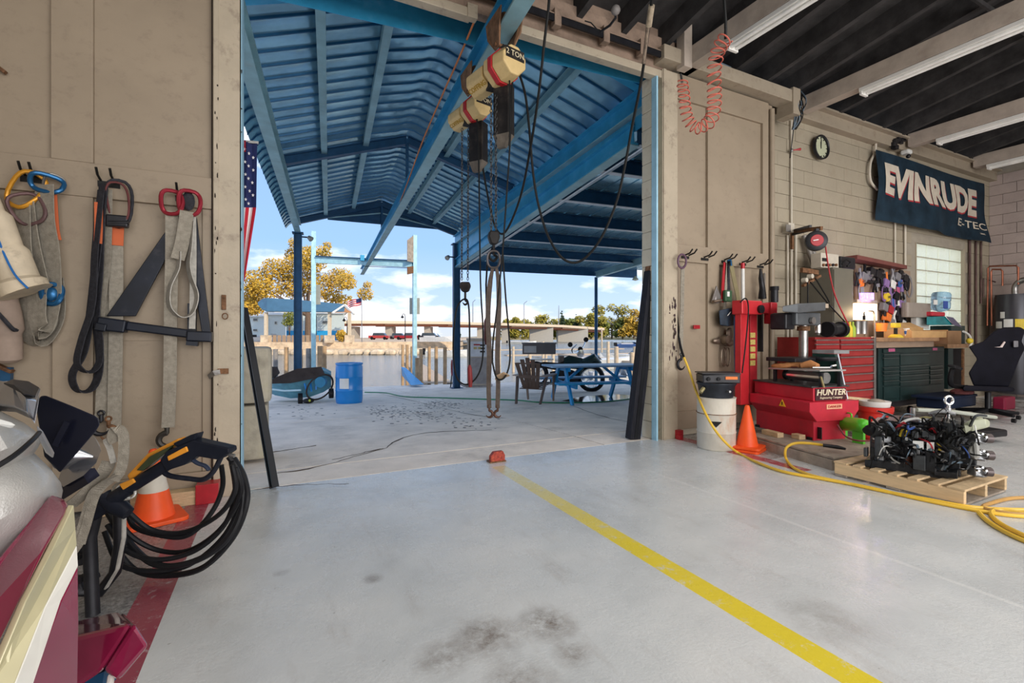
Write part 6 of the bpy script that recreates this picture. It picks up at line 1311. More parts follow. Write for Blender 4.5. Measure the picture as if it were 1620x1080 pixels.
# bracket arm + hose reel
ba = thing('bracket_arm', 'dark steel slotted bracket arm sticking out from the block wall', 'bracket', Wr(1255,365)); e_ = Wr(1253,366,.05); t_ = D(1300,361,6.05)
B().bar(e_, t_, .03, .05).build('arm', rust, ba); B().bar(e_+UP*.0, e_-UP*.25, .03, .04).build('leg', rust, ba); B().bar(e_-UP*.02+XV*.0, t_.lerp(e_,.35)+UP*.02, .03, .08).build('slotted_plate', blackm, ba)
hr = thing('air_hose_reel', 'round black and red retractable hose reel on the bracket arm', 'reel', D(1292,380,6.05)); c = D(1291,381,6.05); ax2 = (F*-1+RT*-.35).normalized()
B().lathe([(.0,-.06),(.10,-.06),(.125,-.04),(.13,0),(.125,.03),(.09,.045),(0,.045)], c, ax2, n=28).build('drum', blackm, hr); B().lathe([(0,.045),(.075,.045),(.07,.055),(0,.055)], c, ax2, n=24).build('red_face', M('reel_red',(.45,.03,.04),.4), hr); B().lathe([(.05,-.09),(.11,-.09),(.115,-.06),(.05,-.06)], c, ax2, n=24).build('red_back', MC['reel_red'], hr)
B().bar(c+UP*.1, D(1292,362,6.05), .05, .04).build('mount', blackm, hr); B().bar(c+ax2*.058-RT*.05-UP*.005, c+ax2*.058+RT*.05+UP*.012, .004, .012).build('pale_stripe', white, hr)
B().tube(bez([D(1306,390,6.05), D(1312,430,5.9), D(1322,470,5.75), D(1343,515,5.6)], 6), .009, 6).build('red_hose', red, hr)
for k, (x0_, x1_, lab) in enumerate(((1272,1291,'left of two grey tubes leaning behind the hose reel'),(1277,1297,'right of two grey tubes leaning behind the hose reel'))): tag(B().cyl(Wr(x0_,372,.08), Wr(x1_,430,.12), .035, n=12).build('leaning_tube', M('tube_grey',(.25,.23,.21),.5,.3)), lab, 'pipe')
# grey cabinet with electronics on it
gc = thing('grey_cabinet', 'olive-grey steel wall cabinet behind the drill press', 'cabinet', W(1330,510,3.9)); cg = M('cabinet_olive_grey', (.15,.14,.11), .55, .1, var=.06)
fb('body', cg, gc, 1318,1350, 424,540, 3.85,.45, bev=.006); fb('door', cg, gc, 1320,1349, 427,508, 3.835,.015, bev=.004)
tb = thing('battery_tester', 'cream battery charger box with controls on top of the grey cabinet', 'charger', W(1305,424,3.9)); fb('case', M('case_cream',(.55,.50,.42),.5), tb, 1299,1327, 401,424, 3.9,.14, bev=.006)
fb('display', blackm, tb, 1302,1309, 408,413, 3.888,.012, bev=0)
for k in range(5): B().lathe([(0,-.01),(.02,-.01),(.02,.01),(0,.01)], W(1303+5*k, 419, 3.89), (0,1,0), n=10).build('knob', blackm if k % 2 else rust, tb)
bx_ = thing('black_case', 'black tool case and cables on the shelf right of the cream charger', 'case', W(1342,424,3.95)); fb('case', blackm, bx_, 1330,1354, 406,425, 3.95,.3, bev=.02); B().tube(bez([W(1332,418,3.9), W(1338,411,3.88), W(1345,415,3.88), W(1340,421,3.88)], 5), .012, 6).build('cable', black, bx_)
brk = thing('wall_pulley_bracket', 'dark bracket with two pale rollers left of the grey cabinet', 'bracket', W(1275,440,3.9)); B().bar(W(1270,452,3.85), W(1297,436,3.85), .04, .03).build('arm', rust, brk); B().bar(W(1268,427,3.9), W(1293,431,3.9), .04, .06).build('plate', rust, brk)
for x, y in ((1273,443),(1282,437)): B().lathe([(.01,-.03),(.03,-.03),(.03,.03),(.01,.03)], W(x,y,3.82), (0,1,0), n=14).build('roller', cond, brk)
for pts in (((1278,446),(1278,480)),((1282,446),(1310,480),(1338,510)),((1290,440),(1308,470),(1312,478))): B().tube([W(x, y, 3.82) for x, y in pts], .009, 6).build('cable', cab, brk)
# tool board
sh = thing('tool_shelf', 'red-brown plank shelf over the tool board', 'shelf', Wr(1385,420)); B().bar(Wr(1342,408,.1), Wr(1421,424,.1), .25, .06).build('plank', M('red_brown_board',(.16,.05,.04),.6), sh)
pgb = thing('pegboard', 'cluttered tan tool board lit by the bench lamp', 'board', Wr(1390,500)); x0_, x1_ = Wr(1352,470,.02).x, Wr(1438,470,.02).x
B().box(x0_, x1_, YB-.04, YB-.015, W(1390,535,YB).z, W(1390,424,YB).z).build('board', M('board_tan',(.30,.21,.15),.7), pgb)
tcol = [blackm, M('tool_grey2',(.3,.3,.32),.4,.5), M('tool_purple',(.25,.15,.35),.5), M('tool_orange',(.8,.2,.03),.5), M('tool_yellow',(.75,.55,.04),.5), M('tool_blue',(.03,.10,.35),.5), red, M('tool_pink',(.55,.12,.25),.5), white, black]
tools = [(1360,434,1,0,'black'),(1368,428,9,0,''),(1378,430,0,1,''),(1392,432,9,2,''),(1402,440,3,0,''),(1412,432,1,3,''),(1424,434,0,2,''),(1362,446,3,2,''),(1376,442,0,2,''),(1384,450,9,3,''),(1396,448,0,3,''),(1410,450,8,1,''),(1421,448,5,2,''),(1360,462,1,4,''),(1408,462,2,0,''),(1417,460,7,4,''),(1428,462,0,3,''),(1402,470,4,2,''),(1412,475,2,4,''),(1420,474,8,0,''),(1431,475,1,0,''),(1356,440,0,3,''),(1365,438,1,1,''),(1373,436,1,2,''),(1387,434,0,1,''),(1388,444,1,0,''),(1395,440,0,4,''),(1400,448,2,1,''),(1406,444,0,0,''),(1418,438,1,1,''),(1430,440,0,1,''),(1433,448,0,4,''),(1426,452,2,0,''),(1416,468,9,1,''),(1424,482,2,1,''),(1434,486,0,1,''),(1412,482,5,0,''),(1404,480,0,3,''),(1398,496,3,0,''),(1422,504,0,1,''),(1432,502,9,3,''),(1408,510,1,1,''),(1426,512,8,1,''),(1397,464,2,4,''),(1398,486,1,1,''),(1407,490,6,1,''),(1420,490,0,0,''),(1428,488,0,3,''),(1414,500,8,3,''),(1403,502,3,1,'')]
shp = ['long', 'boxy', 'round', 'clamp', 'looped']; wd_ = {'long': 'slim tool', 'boxy': 'boxy tool', 'round': 'round disc tool', 'clamp': 'clamp', 'looped': 'cable loop'}
cn = ['black','grey','purple','orange','yellow','blue','red','pink','white','black']
for k, (x, y, ci, si, _) in enumerate(tools):
    p = Wr(x, y, .10); row = ['top','second','third','fourth','lowest'][min(4, int((y-426)/17))]; colw = 'left' if x < 1385 else ('middle' if x < 1412 else 'right')
    o = thing('hanging_tool', '%s %s on the %s row at the %s of the tool board' % (cn[ci], wd_[shp[si]], row, colw), 'tool', p, grp='small tools on the tool board'); m = tcol[ci]
    if si == 0: B().tube([p+UP*.10, p+UP*.02, p-UP*.10], [.02,.022,.035], 8).build('handle', m, o); B().tube([p-UP*.1, p-UP*.17], .01, 6).build('shaft', steel, o)
    elif si == 1: B().cbox(p, .14, .08, .13, Matrix.Rotation(.3, 3, 'Y')).build('body', m, o, bev=.012); B().cbox(p-UP*.10, .05, .06, .1).build('grip', blackm, o, bev=.01)
    elif si == 2: B().lathe([(0,-.03),(.07,-.03),(.08,0),(.05,.03),(0,.03)], p, (0,1,0), n=16).build('disc', m, o); B().cyl(p-YV*.0+YV*.04, p+YV*.07, .02, n=8).build('arbor', steel, o)
    elif si == 3: B().tube([p+UP*.09-XV*.03, p+UP*.0, p-UP*.12+XV*.05], .017, 6).build('jaw', m, o); B().tube([p+UP*.09+XV*.06, p, p-UP*.12-XV*.05], .017, 6).build('jaw', m, o)
    else:
        for j in range(3): B().tube([p+XV*((.045+.012*j)*math.cos(a))+UP*((.11+.01*j)*math.sin(a))+YV*.01*j for a in [i*PI/7 for i in range(14)]], .008, 6, closed=True).build('coil', m, o)
cl_ = thing('hanging_cable', 'grey cable coil hanging at the right end of the tool board', 'cable', Wr(1437,455,.1))
for j in range(3): B().tube(bez([Wr(1428+j,432,.1), Wr(1439+j,440,.12), Wr(1444-j,460,.12), Wr(1438,470,.12), Wr(1432,452,.1)], 5), .010, 6).build('coil', M('cable_grey',(.2,.19,.19),.5), cl_)
# lit parts washer / UV lamp
lpb = thing('bench_lamp_box', 'brightly lit white light box with violet glow over the workbench', 'lamp', W(1372,500,3.95))
em = M('lamp_glow', (1,.72,.42), .5, emit=5, var=.02); ev = M('violet_glow', (.32,.22,1.0), .5, emit=2.5, var=.3, scale=30)
fb('light_panel', em, lpb, 1356,1388, 480,506, 4.0,.06); fb('hood', woodg, lpb, 1356,1388, 474,479, 3.9,.2); 
fb('stand', steel, lpb, 1370,1374, 505,535, 4.02,.03)
for k in range(7): fb('violet_tube', ev, lpb, 1363+3*k,1365+3*k, 463,474, 4.02,.03, bev=.003)
light('bench_lamp', 'POINT', W(1375,495,3.75), (0,0,0), 10, (1,.72,.42), shadow_soft_size=.06)
light('violet_bench_lamp', 'POINT', W(1376,468,3.85), (0,0,0), 5, (.45,.25,1), shadow_soft_size=.05)
gs = thing('bench_tap', 'bent steel pipe arm with valves in front of the light box', 'tap', W(1378,520,3.8)); B().tube(bez([W(1368,500,3.78), W(1368,494,3.78), W(1378,492,3.78), W(1383,498,3.78), W(1384,540,3.78)], 5), .013, 8).build('arm', steel, gs); B().tube([W(1367,499,3.78), W(1367,506,3.78)], .02, 8).build('valve', blackm, gs)
# drill press
dpz = thing('drill_press', 'old dark grey bench drill press with long belt cover', 'drill press', W(1270,560,3.5)); dg = M('press_grey', (.11,.12,.13), .45, .3, var=.2)
B().loft([[W(1238,484,3.35), W(1238,493,3.35), W(1238,493,3.65), W(1238,484,3.65)],[W(1262,480,3.3), W(1262,495,3.3), W(1262,495,3.7), W(1262,480,3.7)],[W(1306,478,3.35), W(1306,491,3.35), W(1306,491,3.7), W(1306,478,3.7)]]).build('belt_cover', dg, dpz, bev=.012)
fb('motor', blackm, dpz, 1243,1258, 495,521, 3.45,.2, bev=.02); fb('head', dg, dpz, 1260,1299, 494,514, 3.4,.3, bev=.015); fb('maker_plate', M('plate_pale',(.45,.36,.28),.5), dpz, 1299,1311, 480,487, 3.36,.02)
B().cyl(W(1271,512,3.55), W(1271,600,3.55), .05, n=16).build('column', steel, dpz); B().cyl(W(1271,516,3.55), W(1271,523,3.55), .07, n=16).build('collar', rust, dpz)
B().cyl(W(1294,513,3.45), W(1294,526,3.45), .035, n=12).build('quill', chrome, dpz); B().cyl(W(1294,526,3.45), W(1294,530,3.45), .028, .015, n=10).build('chuck', steel, dpz); B().lathe([(0,-.02),(.04,-.02),(.04,.01),(0,.01)], W(1285,507,3.38), (0,1,0), n=14).build('pulley_dial', steel, dpz)
fb('table', blackm, dpz, 1258,1300, 566,572, 3.3,.35, bev=.006)
bmz = thing('bench_grinder', 'dark bench grinder with black guards right of the drill press', 'grinder', W(1320,540,3.5)); 
B().cyl(W(1312,522,3.5), W(1328,520,3.5), .07, n=16).build('motor', blackm, bmz)
for x in (1310, 1330): B().lathe([(0,-.03),(.095,-.03),(.095,.03),(0,.03)], W(x,521,3.5), (1,0,0), n=18).build('guard', black, bmz)
gcl = thing('clutter_bottles', 'green and yellow spray bottles between grinder and light box', 'bottle', W(1345,535,3.6))
for x, m in ((1339,M('lime',(.35,.5,.05),.5)),(1344,tcol[4]),(1349,MC['lime'])): B().lathe([(0,0),(.035,0),(.035,.14),(.015,.18),(.015,.22),(0,.22)], W(x,535,3.65), n=12).build('bottle', m, gcl)
for k, (x, lab) in enumerate(((1355,'left steel can under the light box'),(1365,'right steel can under the light box'))): 
    o = B().lathe([(0,0),(.05,0),(.05,.17),(.052,.175),(.0,.175)], W(x,528,3.7), n=16).build('steel_can', steel); tag(o, lab, 'can')
rbk = B().lathe([(0,0),(.07,0),(.085,.12),(.088,.12),(0,.11)], W(1393,524,3.75), n=18).build('red_tub', tcol[3]); tag(rbk, 'orange-red plastic tub on the workbench right of the pipe arm', 'tub')
# red tool chest
rc = thing('red_tool_chest', 'tall red tool chest with many drawers beside the drill press', 'tool chest', W(1355,640,3.7)); rdd = M('chest_red', (.36,.03,.03), .35, .1, var=.15, dirt=(.1,.04,.04), damt=.3)
yf = 3.55
fb('cabinet_body', rdd, rc, 1290,1384, 533,645, yf+.02,.5, bev=.006)
ypos = [536,543,552,563,577,590,603,616,629]
for cx0, cx1 in ((1292,1328),(1331,1383)):
    for k in range(len(ypos)-1):
        d_ = fb('drawer', rdd, rc, cx0, cx1, ypos[k]+.8, ypos[k+1]-.8, yf, .02, bev=.003)
        fb('handle_rail', steel, d_, cx0, cx1, ypos[k]+.8, ypos[k]+2.6, yf-.022, .022, bev=.002)
fb('side_rail', steel, rc, 1383.5,1386.5, 533,640, yf-.02,.04)
# dark green roller chest
gq = thing('green_tool_chest', 'wide dark green roller tool chest under the workbench top', 'tool chest', W(1440,630,3.75)); dgn = M('chest_dark_green', (.02,.045,.045), .35, .3, var=.2)
yf = 3.7
fb('cabinet_body', dgn, gq, 1390,1494, 549,632, yf+.02,.5, bev=.008)
fb('top_band', dgn, gq, 1398,1493, 551,557, yf,.02)
for cx0, cx1, ys_ in ((1399,1423,(559,565,580,586,592,601,609)),(1425,1470,(559,577,585,592,601,609)),(1472,1492,(578,584,592,599,607))):
    for k in range(len(ys_)-1):
        d_ = fb('drawer', dgn, gq, cx0, cx1, ys_[k]+.6, ys_[k+1]-.6, yf, .02, bev=.003); fb('handle_rail', M('handle_dark_steel',(.15,.2,.2),.3,.8), d_, cx0, cx1, ys_[k]+.6, ys_[k]+1.9, yf-.02, .02, bev=.001)
fb('door_panel', dgn, gq, 1399,1423, 611,630, yf,.02); fb('door_panel', dgn, gq, 1425,1492, 610,629, yf,.02); 
fb('sticker', MC['tool_pink'], gq, 1406,1416, 551,556, yf-.004,.006, bev=0, lab='pink sticker'); fb('sticker', MC['tool_pink'], gq, 1476,1483, 550,554, yf-.004,.006, bev=0, lab='pink sticker')
for x in (1400, 1440, 1488): q_ = W(x, 640, yf+.1); B().cyl((q_.x, q_.y-.02, .06), (q_.x, q_.y+.02, .06), .06, n=12).build('caster', black, gq)
fb('kick_plate', blackm, gq, 1392,1492, 631,640, yf+.03,.4)
# workbench top and things
wbt = thing('workbench_top', 'thick dark-edged workbench top over the green tool chest', 'worktop', W(1440,548,3.6)); wt_ = M('bench_brown', (.30,.17,.09), .6, var=.3, scale=9)
B().box(W(1387,540,3.6).x, W(1486,540,3.6).x, 3.6, 4.25, W(1437,540,3.6).z, W(1437,534,3.6).z).build('top', wt_, wbt, bev=.006); B().box(W(1389,545,3.62).x, W(1480,545,3.62).x, 3.64, 4.2, W(1437,548,3.64).z-.01, W(1437,540,3.64).z).build('under_shelf', MC['board_tan'], wbt)
zt_ = W(1437,534,3.6).z
def onb(px, y): return Vector((W(px,535,y).x, y, zt_))
fan = thing('yellow_power_tool', 'yellow and black cordless tool standing on the workbench', 'tool', onb(1417,3.75)); q_ = onb(1417,3.75)
B().lathe([(0,0),(.09,0),(.09,.02),(.05,.05),(0,.05)], q_, n=16).build('base', tcol[4], fan); B().tube([q_+UP*.05, q_+UP*.14], .025, 8).build('grip', blackm, fan); B().cbox(q_+UP*.18, .16, .07, .07).build('body', tcol[4], fan, bev=.015)
cup = thing('paper_cup', 'white and blue paper cup on the workbench', 'cup', onb(1434,3.72)); q_ = onb(1434,3.72); B().lathe([(0,0),(.028,0),(.038,.14),(.04,.14),(0,.135)], q_, n=16).build('cup', white, cup); B().lathe([(.032,.05),(.0355,.10)], q_, n=16).build('blue_print', tcol[5], cup)
cbx = thing('cardboard_box', 'low open cardboard box on the right of the workbench', 'box', onb(1470,3.7)); cdb = M('cardboard', (.55,.33,.14), .75, var=.12)
q0, q1 = onb(1440,3.66), onb(1500,3.66)
B().box(q0.x, q1.x, 3.64, 3.66, zt_, zt_+.10).build('front_side', cdb, cbx); B().box(q0.x, q1.x, 3.98, 4.0, zt_, zt_+.16).build('back_side', cdb, cbx); B().box(q0.x, q0.x+.02, 3.66, 3.98, zt_, zt_+.12).build('left_side', cdb, cbx); B().box(q1.x-.02, q1.x, 3.66, 3.98, zt_, zt_+.12).build('right_side', cdb, cbx)
B().solid([(q0.x,3.99,zt_+.15),(q1.x-.05,3.99,zt_+.16),(q1.x-.1,4.12,zt_+.24),(q0.x+.1,4.12,zt_+.22)], (0,0,.006)).build('flap', cdb, cbx)
b2 = thing('small_carton', 'small brown carton at the right end of the workbench', 'box', onb(1508,3.6)); fb('carton', M('carton_brown',(.32,.18,.09),.8), b2, 1500,1521, 523,544, 3.62,.2)
tl_ = thing('teal_machine', 'teal machine with sloping dark top behind the cardboard box', 'machine', W(1490,520,4.05)); teal = M('teal_paint', (.02,.28,.32), .25, .3, var=.4, scale=4)
B().loft([[W(1466,501,4.0), W(1466,514,4.0), W(1466,514,4.25), W(1466,501,4.25)],[W(1495,500,4.0), W(1508,514,4.0), W(1508,514,4.25), W(1495,500,4.25)]]).build('cover', teal, tl_, bev=.01); B().loft([[W(1496,500,3.98), W(1508,514,3.98), W(1508,514,4.2), W(1496,500,4.2)],[W(1508,502,3.98), W(1524,519,3.98), W(1524,519,4.2), W(1508,502,4.2)]]).build('sloping_panel', M('violet_grey',(.10,.09,.16),.3), tl_, bev=.006)
fb('body', dgn, tl_, 1505,1527, 515,545, 3.98,.3, bev=.008)
mn = thing('monitor_back', 'grey rounded machine housing below the left of the glass window', 'housing', W(1455,503,4.1)); fb('shell', M('warm_grey',(.32,.28,.24),.5), mn, 1437,1474, 479,502, 4.08,.12, r=.04); fb('stand', white, mn, 1450,1470, 502,520, 4.12,.08)
jg = thing('water_jug', 'clear blue five gallon water jug lying before the glass block window', 'water jug', W(1488,500,4.0)); jb_ = M('jug_blue', (.45,.70,.92), .1, trans=.75, var=.03); c = W(1487,481,4.12)
B().lathe([(.01,.0),(.03,.0),(.11,.03),(.135,.06),(.135,.16),(.125,.175),(.135,.19),(.135,.30),(.12,.33),(.01,.33)], c-UP*.13, (.15,0,1), n=28).build('bottle', jb_, jg); fb('blue_label', M('label_blue',(.03,.08,.35),.4), jg, 1493,1500, 476,488, 3.99,.01); B().cbox(W(1480,478,3.98), .12, .01, .08).build('pale_label', white, jg)
fb('red_stand', M('stand_red',(.5,.03,.05),.4), jg, 1475,1496, 493,500, 4.0,.2, bev=.02)
ww = thing('white_coil', 'white cable loop and yellow fitting right of the teal machine', 'cable', W(1530,540,3.9)); B().tube(bez([W(1524,524,3.9), W(1533,530,3.9), W(1537,541,3.9), W(1534,548,3.9)], 6), .018, 8).build('loop', white, ww); B().ball(W(1534,539,3.85), .05, 10, 6).build('fitting', tcol[4], ww)
bt2 = thing('side_table', 'narrow dark side table between green chest and gaming chair', 'table', W(1512,620,3.7)); fb('top', wt_, bt2, 1499,1538, 544,550, 3.92,.3); fb('leg', dgn, bt2, 1500,1508, 551,615, 3.94,.1); fb('leg', rust, bt2, 1524,1526, 551,615, 3.95,.03); fb('panel', cream, bt2, 1499,1507, 556,610, 4.1,.02); fb('rear_panel', black, bt2, 1508,1524, 551,612, 4.1,.03)
# water heater & copper pipes
hx = XC-.35; wh = thing('water_heater', 'grey cylindrical water heater with labels and copper pipes at the far right', 'water heater', (X(1603,600,hx).x, X(1603,600,hx).y, 0))
hc = X(1606,530,hx); hc.z = 0; hg = M('heater_grey', (.055,.055,.065), .3, .4, var=.1)
B().lathe([(0,.1),(.27,.1),(.28,.15),(.28,1.92),(.27,1.97),(0,1.98)], hc, n=36).build('tank', hg, wh); zt2 = 1.98
for a0_, z0_, z1_, m, w_ in ((-3.95,1.33,1.46,white,.35),(-3.4,1.30,1.5,white,.35),(-2.85,1.30,1.5,tcol[4],.4),(-3.6,1.52,1.64,white,.2)):
    vs = []
    for i in range(5): a = a0_+w_*i/4*1.3; vs += [hc+Vector((.283*math.cos(a), .283*math.sin(a), z0_)), hc+Vector((.283*math.cos(a), .283*math.sin(a), z1_))]
    B().add(vs, [(2*i,2*i+2,2*i+3,2*i+1) for i in range(4)]).build('label', m, wh)
B().tube(bez([hc+Vector((.0,0,1.98)), hc+Vector((0,0,2.12)), hc+Vector((-.02,-.08,2.22)), hc+Vector((-.02,-.25,2.26))], 6), .05, 10).build('vent_elbow', steel, wh)
cop = M('copper', (.35,.13,.08), .35, .8, var=.3)
P4 = lambda px, py: X(px, py, hx-.05)
B().tube([P4(1562,515), P4(1563,424), P4(1566,421), P4(1607,420), P4(1611,423), P4(1611,450)], .016, 8).build('copper_pipe', cop, wh); B().tube([P4(1569,515), P4(1568,430), P4(1570,426), P4(1583,426), P4(1586,429), P4(1586,452)], .016, 8).build('copper_pipe', cop, wh)
B().tube([P4(1556,470), P4(1556,440), P4(1575,446)], .014, 8).build('side_pipe', pip, wh)
# gaming chair
gp = G(1562,664); gch = thing('gaming_chair', 'black racing-style office chair with pale emblem seen from behind at the far right', 'chair', gp); gd2 = gp.dot(F); gq_ = lambda px, py, dd=0: D(px, py, gd2+dd)
lea = M('black_leather', (.005,.005,.010), .7, var=.3)
B().loft([[gq_(*a_, -.1) for a_ in ((1540,610),(1596,612))]+[gq_(*a_, .12) for a_ in ((1596,612),(1540,610))],[gq_(1532,590,-.12), gq_(1604,592,-.12), gq_(1604,592,.1), gq_(1532,590,.1)],[gq_(1546,568,-.14), gq_(1612,570,-.14), gq_(1612,570,.06), gq_(1546,568,.06)],[gq_(1532,548,-.12), gq_(1622,550,-.12), gq_(1622,550,.06), gq_(1532,548,.06)],[gq_(1555,540,-.1), gq_(1616,540,-.1), gq_(1616,540,.08), gq_(1555,540,.08)],[gq_(1572,524,-.06), gq_(1622,522,-.06), gq_(1622,522,.1), gq_(1572,524,.1)],[gq_(1588,517.5,-.03), gq_(1614,517,-.03), gq_(1614,517,.08), gq_(1588,517.5,.08)]]).build('backrest', lea, gch, smooth=True, bev=.02)
B().solid([gq_(1574,549,-.15), gq_(1583,548,-.15), gq_(1589,540,-.14), gq_(1591,541,-.14), gq_(1586,549.5,-.15)], F*.01).build('emblem', M('emblem_pink',(.6,.5,.48),.4), gch); B().cbox(gq_(1607,544,-.13), .12, .02, .09).build('strap_port', M('port_grey',(.2,.2,.22),.4), gch, bev=.01)
B().loft([[gq_(1525,609,-.3), gq_(1605,612,-.3), gq_(1605,612,.25), gq_(1525,609,.25)],[gq_(1522,618,-.32), gq_(1606,620,-.32), gq_(1606,620,.27), gq_(1522,618,.27)]]).build('seat', lea, gch, bev=.03)
for sx, x0_ in ((1, 1505), ):
    B().loft([[gq_(1498,576,-.2), gq_(1500,580,-.2), gq_(1500,580,-.08), gq_(1498,576,-.08)],[gq_(1512,577,-.25), gq_(1512,583,-.25), gq_(1512,583,-.05), gq_(1512,577,-.05)],[gq_(1524,582,-.2), gq_(1522,586,-.2), gq_(1522,586,-.08), gq_(1524,582,-.08)]]).build('armrest', black, gch, bev=.01); B().tube(bez([gq_(1507,583,-.15), gq_(1503,598,-.15), gq_(1507,610,-.1), gq_(1530,612,0)], 5), .03, 8).build('arm_bracket', black, gch)
B().cyl(gq_(1563,620), gq_(1563,650), .035, n=12).build('gas_lift', blackm, gch); fb('red_box', M('deep_red',(.22,.01,.04),.5), gch, 1590,1607, 628,648, gp.y+.25, .15, bev=.02)
zb = .09; hub = Vector((gq_(1563,655).x, gq_(1563,655).y, zb+.05))
for k in range(5):
    a = 2*PI*k/5+.5; e = hub+Vector((math.cos(a)*.34, math.sin(a)*.34, -.03)); b = B().tube([hub, e], [.035,.022], 8).build('base_leg', black, gch); B().cyl(e+Vector((0,-.02,-.06)), e+Vector((0,.02,-.06)), .03, n=12).build('caster', black, b)
cr2 = thing('storage_crate', 'dark blue plastic crate on the floor under the side table', 'crate', G(1530,650)); fb('body', M('crate_blue',(.012,.02,.045),.5), cr2, 1497,1545, 628,645, 3.2,.35, bev=.02); fb('rim', MC['crate_blue'], cr2, 1495,1547, 626,630, 3.18,.39, bev=.01)
rgs = thing('red_rag_pile', 'crumpled dull red rag on the blue crate', 'rag', W(1525,620,3.3)); B().ball(W(1522,620,3.3), (.22,.12,.06), 12, 7).build('rag', M('rag_red',(.22,.07,.07),.9,var=.4,bump=1,bs=12), rgs)
# ================================================================ FLOOR ITEMS ON THE RIGHT
# white rusty drum
p = G(1133,708); wdm = thing('rusty_white_drum', 'white steel drum with orange rust stains and a hazard diamond beside the cone', 'drum', p); r = .192; h = .545
rwm = M('rusty_white', (.62,.58,.50), .6, var=.1, bump=.3, bs=20, dirt=(.55,.20,.06), damt=.9, ds=3.2, stretch=(1,1,.5))
B().lathe([(r-.01,0),(r,.012),(r,.17),(r+.006,.18),(r,.19),(r,.36),(r+.006,.37),(r,.38),(r,h-.02),(r+.006,h),(0,h)], p, n=40).build('body', rwm, wdm)
n_ = (-Vector((p.x,p.y,0))).normalized(); s_ = n_.cross(UP)
B().solid([p+n_*(r+.002)+UP*.31+s_*-.055, p+n_*(r+.002)+UP*.31+s_*.055, p+n_*(r+.004)+UP*.25], n_*.002).build('hazard_mark', blackm, wdm)
B().lathe([(r+.008,.375),(r+.010,.378),(r+.008,.381)], p, n=40).build('hoop', rust, wdm)
bk2 = thing('oil_drain_lid', 'black open-top oil pan set on the white drum', 'pan', p+UP*h); B().lathe([(.0,h),(.165,h),(.185,h+.12),(.2,h+.14),(.2,h+.155),(.18,h+.155),(.15,h+.13),(0,h+.13)], p, n=36).build('pan', M('pan_black',(.025,.03,.04),.4,.3,var=.4), bk2)
B().cyl(p+s_*-.1+n_*.14+UP*(h+.08), p+s_*-.13+n_*.2+UP*(h+.08), .012, n=8).build('tap', steel, bk2); B().tube([p+s_*.12+n_*.14+UP*(h+.1), p+s_*.15+n_*.18+UP*(h+.06)], .02, 8).build('clasp', M('brass_dull',(.35,.3,.15),.5,.5), bk2)
bch = thing('battery_charger', 'flat black box with orange label sitting on the oil pan', 'box', p+UP*(h+.16)); T = Matrix.Translation(p+UP*(h+.155)) @ Matrix.Rotation(-.55, 4, 'Z'); bcm = M('charger_black', (.03,.03,.035), .45, .2, var=.3)
B(T).loft([[(-.17,-.13,0),(.2,-.13,0),(.2,.14,0),(-.17,.14,0)],[(-.17,-.11,.085),(.2,-.13,.10),(.2,.14,.10),(-.17,.14,.085)]]).build('case', bcm, bch, bev=.01); B(T).box(-.18,.21,-.12,.15,.092,.105).build('lid', bcm, bch, bev=.004); B(T).box(.05,.17,-.137,-.128,.04,.07).build('orange_label', tcol[3], bch)
for x in (-.12, -.02): B(T).lathe([(0,-.02),(.018,-.02),(.018,.01),(0,.01)], (x,-.13,.045), (0,1,0), n=10).build('knob', black, bch)
cone(1182,712,'plain orange traffic cone on a double base beside the rusty white drum',.47,.105,two=True)
# plywood platform
plf = thing('plywood_platform', 'low grey wooden platform under the red brake lathe', 'platform', G(1319,741)); c0 = G(1319,744); c1 = G(1203,709); zt3 = .115
e1_ = (c1-c0); e2_ = Vector((-e1_.y, e1_.x, 0)).normalized()*-1.3
if e2_.x < 0: e2_ = -e2_
B().solid([c0+UP*(zt3-.02), c0+e2_*.75+UP*(zt3-.02), c0+e2_*.75+e1_*1.25+UP*(zt3-.02), c0+e1_*1.25+UP*(zt3-.02)], UP*.02).build('plywood_top', woodg, plf, bev=.002)
B().bar(c0+UP*.045, c0+e1_*1.25+UP*.045, .04, .09).build('front_stringer', woodg, plf); B().bar(c0+UP*.045+e2_*.02, c0+e2_*.75+UP*.045, .04, .09).build('side_stringer', woodg, plf); B().bar(c0+e2_*.75+UP*.045, c0+e2_*.75+e1_*1.25+UP*.045, .04, .09).build('rear_stringer', woodg, plf)
for x, y, w_, lab in ((1222,689,.22,'longer pine wood block on the platform under the red machine'),(1263,694,.10,'short pine wood block on the platform beside the red machine foot')):
    q_ = G(x, y, zt3); o = B(Matrix.Translation(q_) @ Matrix.Rotation(math.atan2(e1_.y, e1_.x), 4, 'Z')).box(-w_/2, w_/2, -.04, .04, .001, .05).build('wood_block', wood, bev=.003); tag(o, lab, 'wood block')
# HUNTER brake lathe: long box along e1 direction
bl_ = thing('red_brake_lathe', 'low long red workshop machine with black brand plate and polished cylinder on top', 'machine', G(1290,700,zt3)); u1 = e1_.normalized()*-1; u2 = e2_.normalized()
fr = G(1287,697,zt3)       # front-right foot corner
mr = M('machine_red', (.58,.025,.05), .35, .1, var=.12, dirt=(.15,.05,.06), damt=.5, ds=4)
def mp(a, b_, z): return fr+u1*a+u2*b_+UP*z   # a: toward camera-right along long axis (<=0 inside), b away
def prism(a0, a1, prof_, nm, m, bev=.004):
    return B().loft([[mp(a0, b_, z) for b_, z in prof_],[mp(a1, b_, z) for b_, z in prof_]]).build(nm, m, bl_, bev=bev)
L_ = .78
prism(-L_, 0, [(0,0),(.42,0),(.42,.24),(0,.24)], 'lower_body', mr)
prism(-L_, .04, [(.0,.20),(.46,.20),(.55,.30),(.55,.40),(-.09,.40),(-.09,.30)], 'flared_tray', mr, .006)
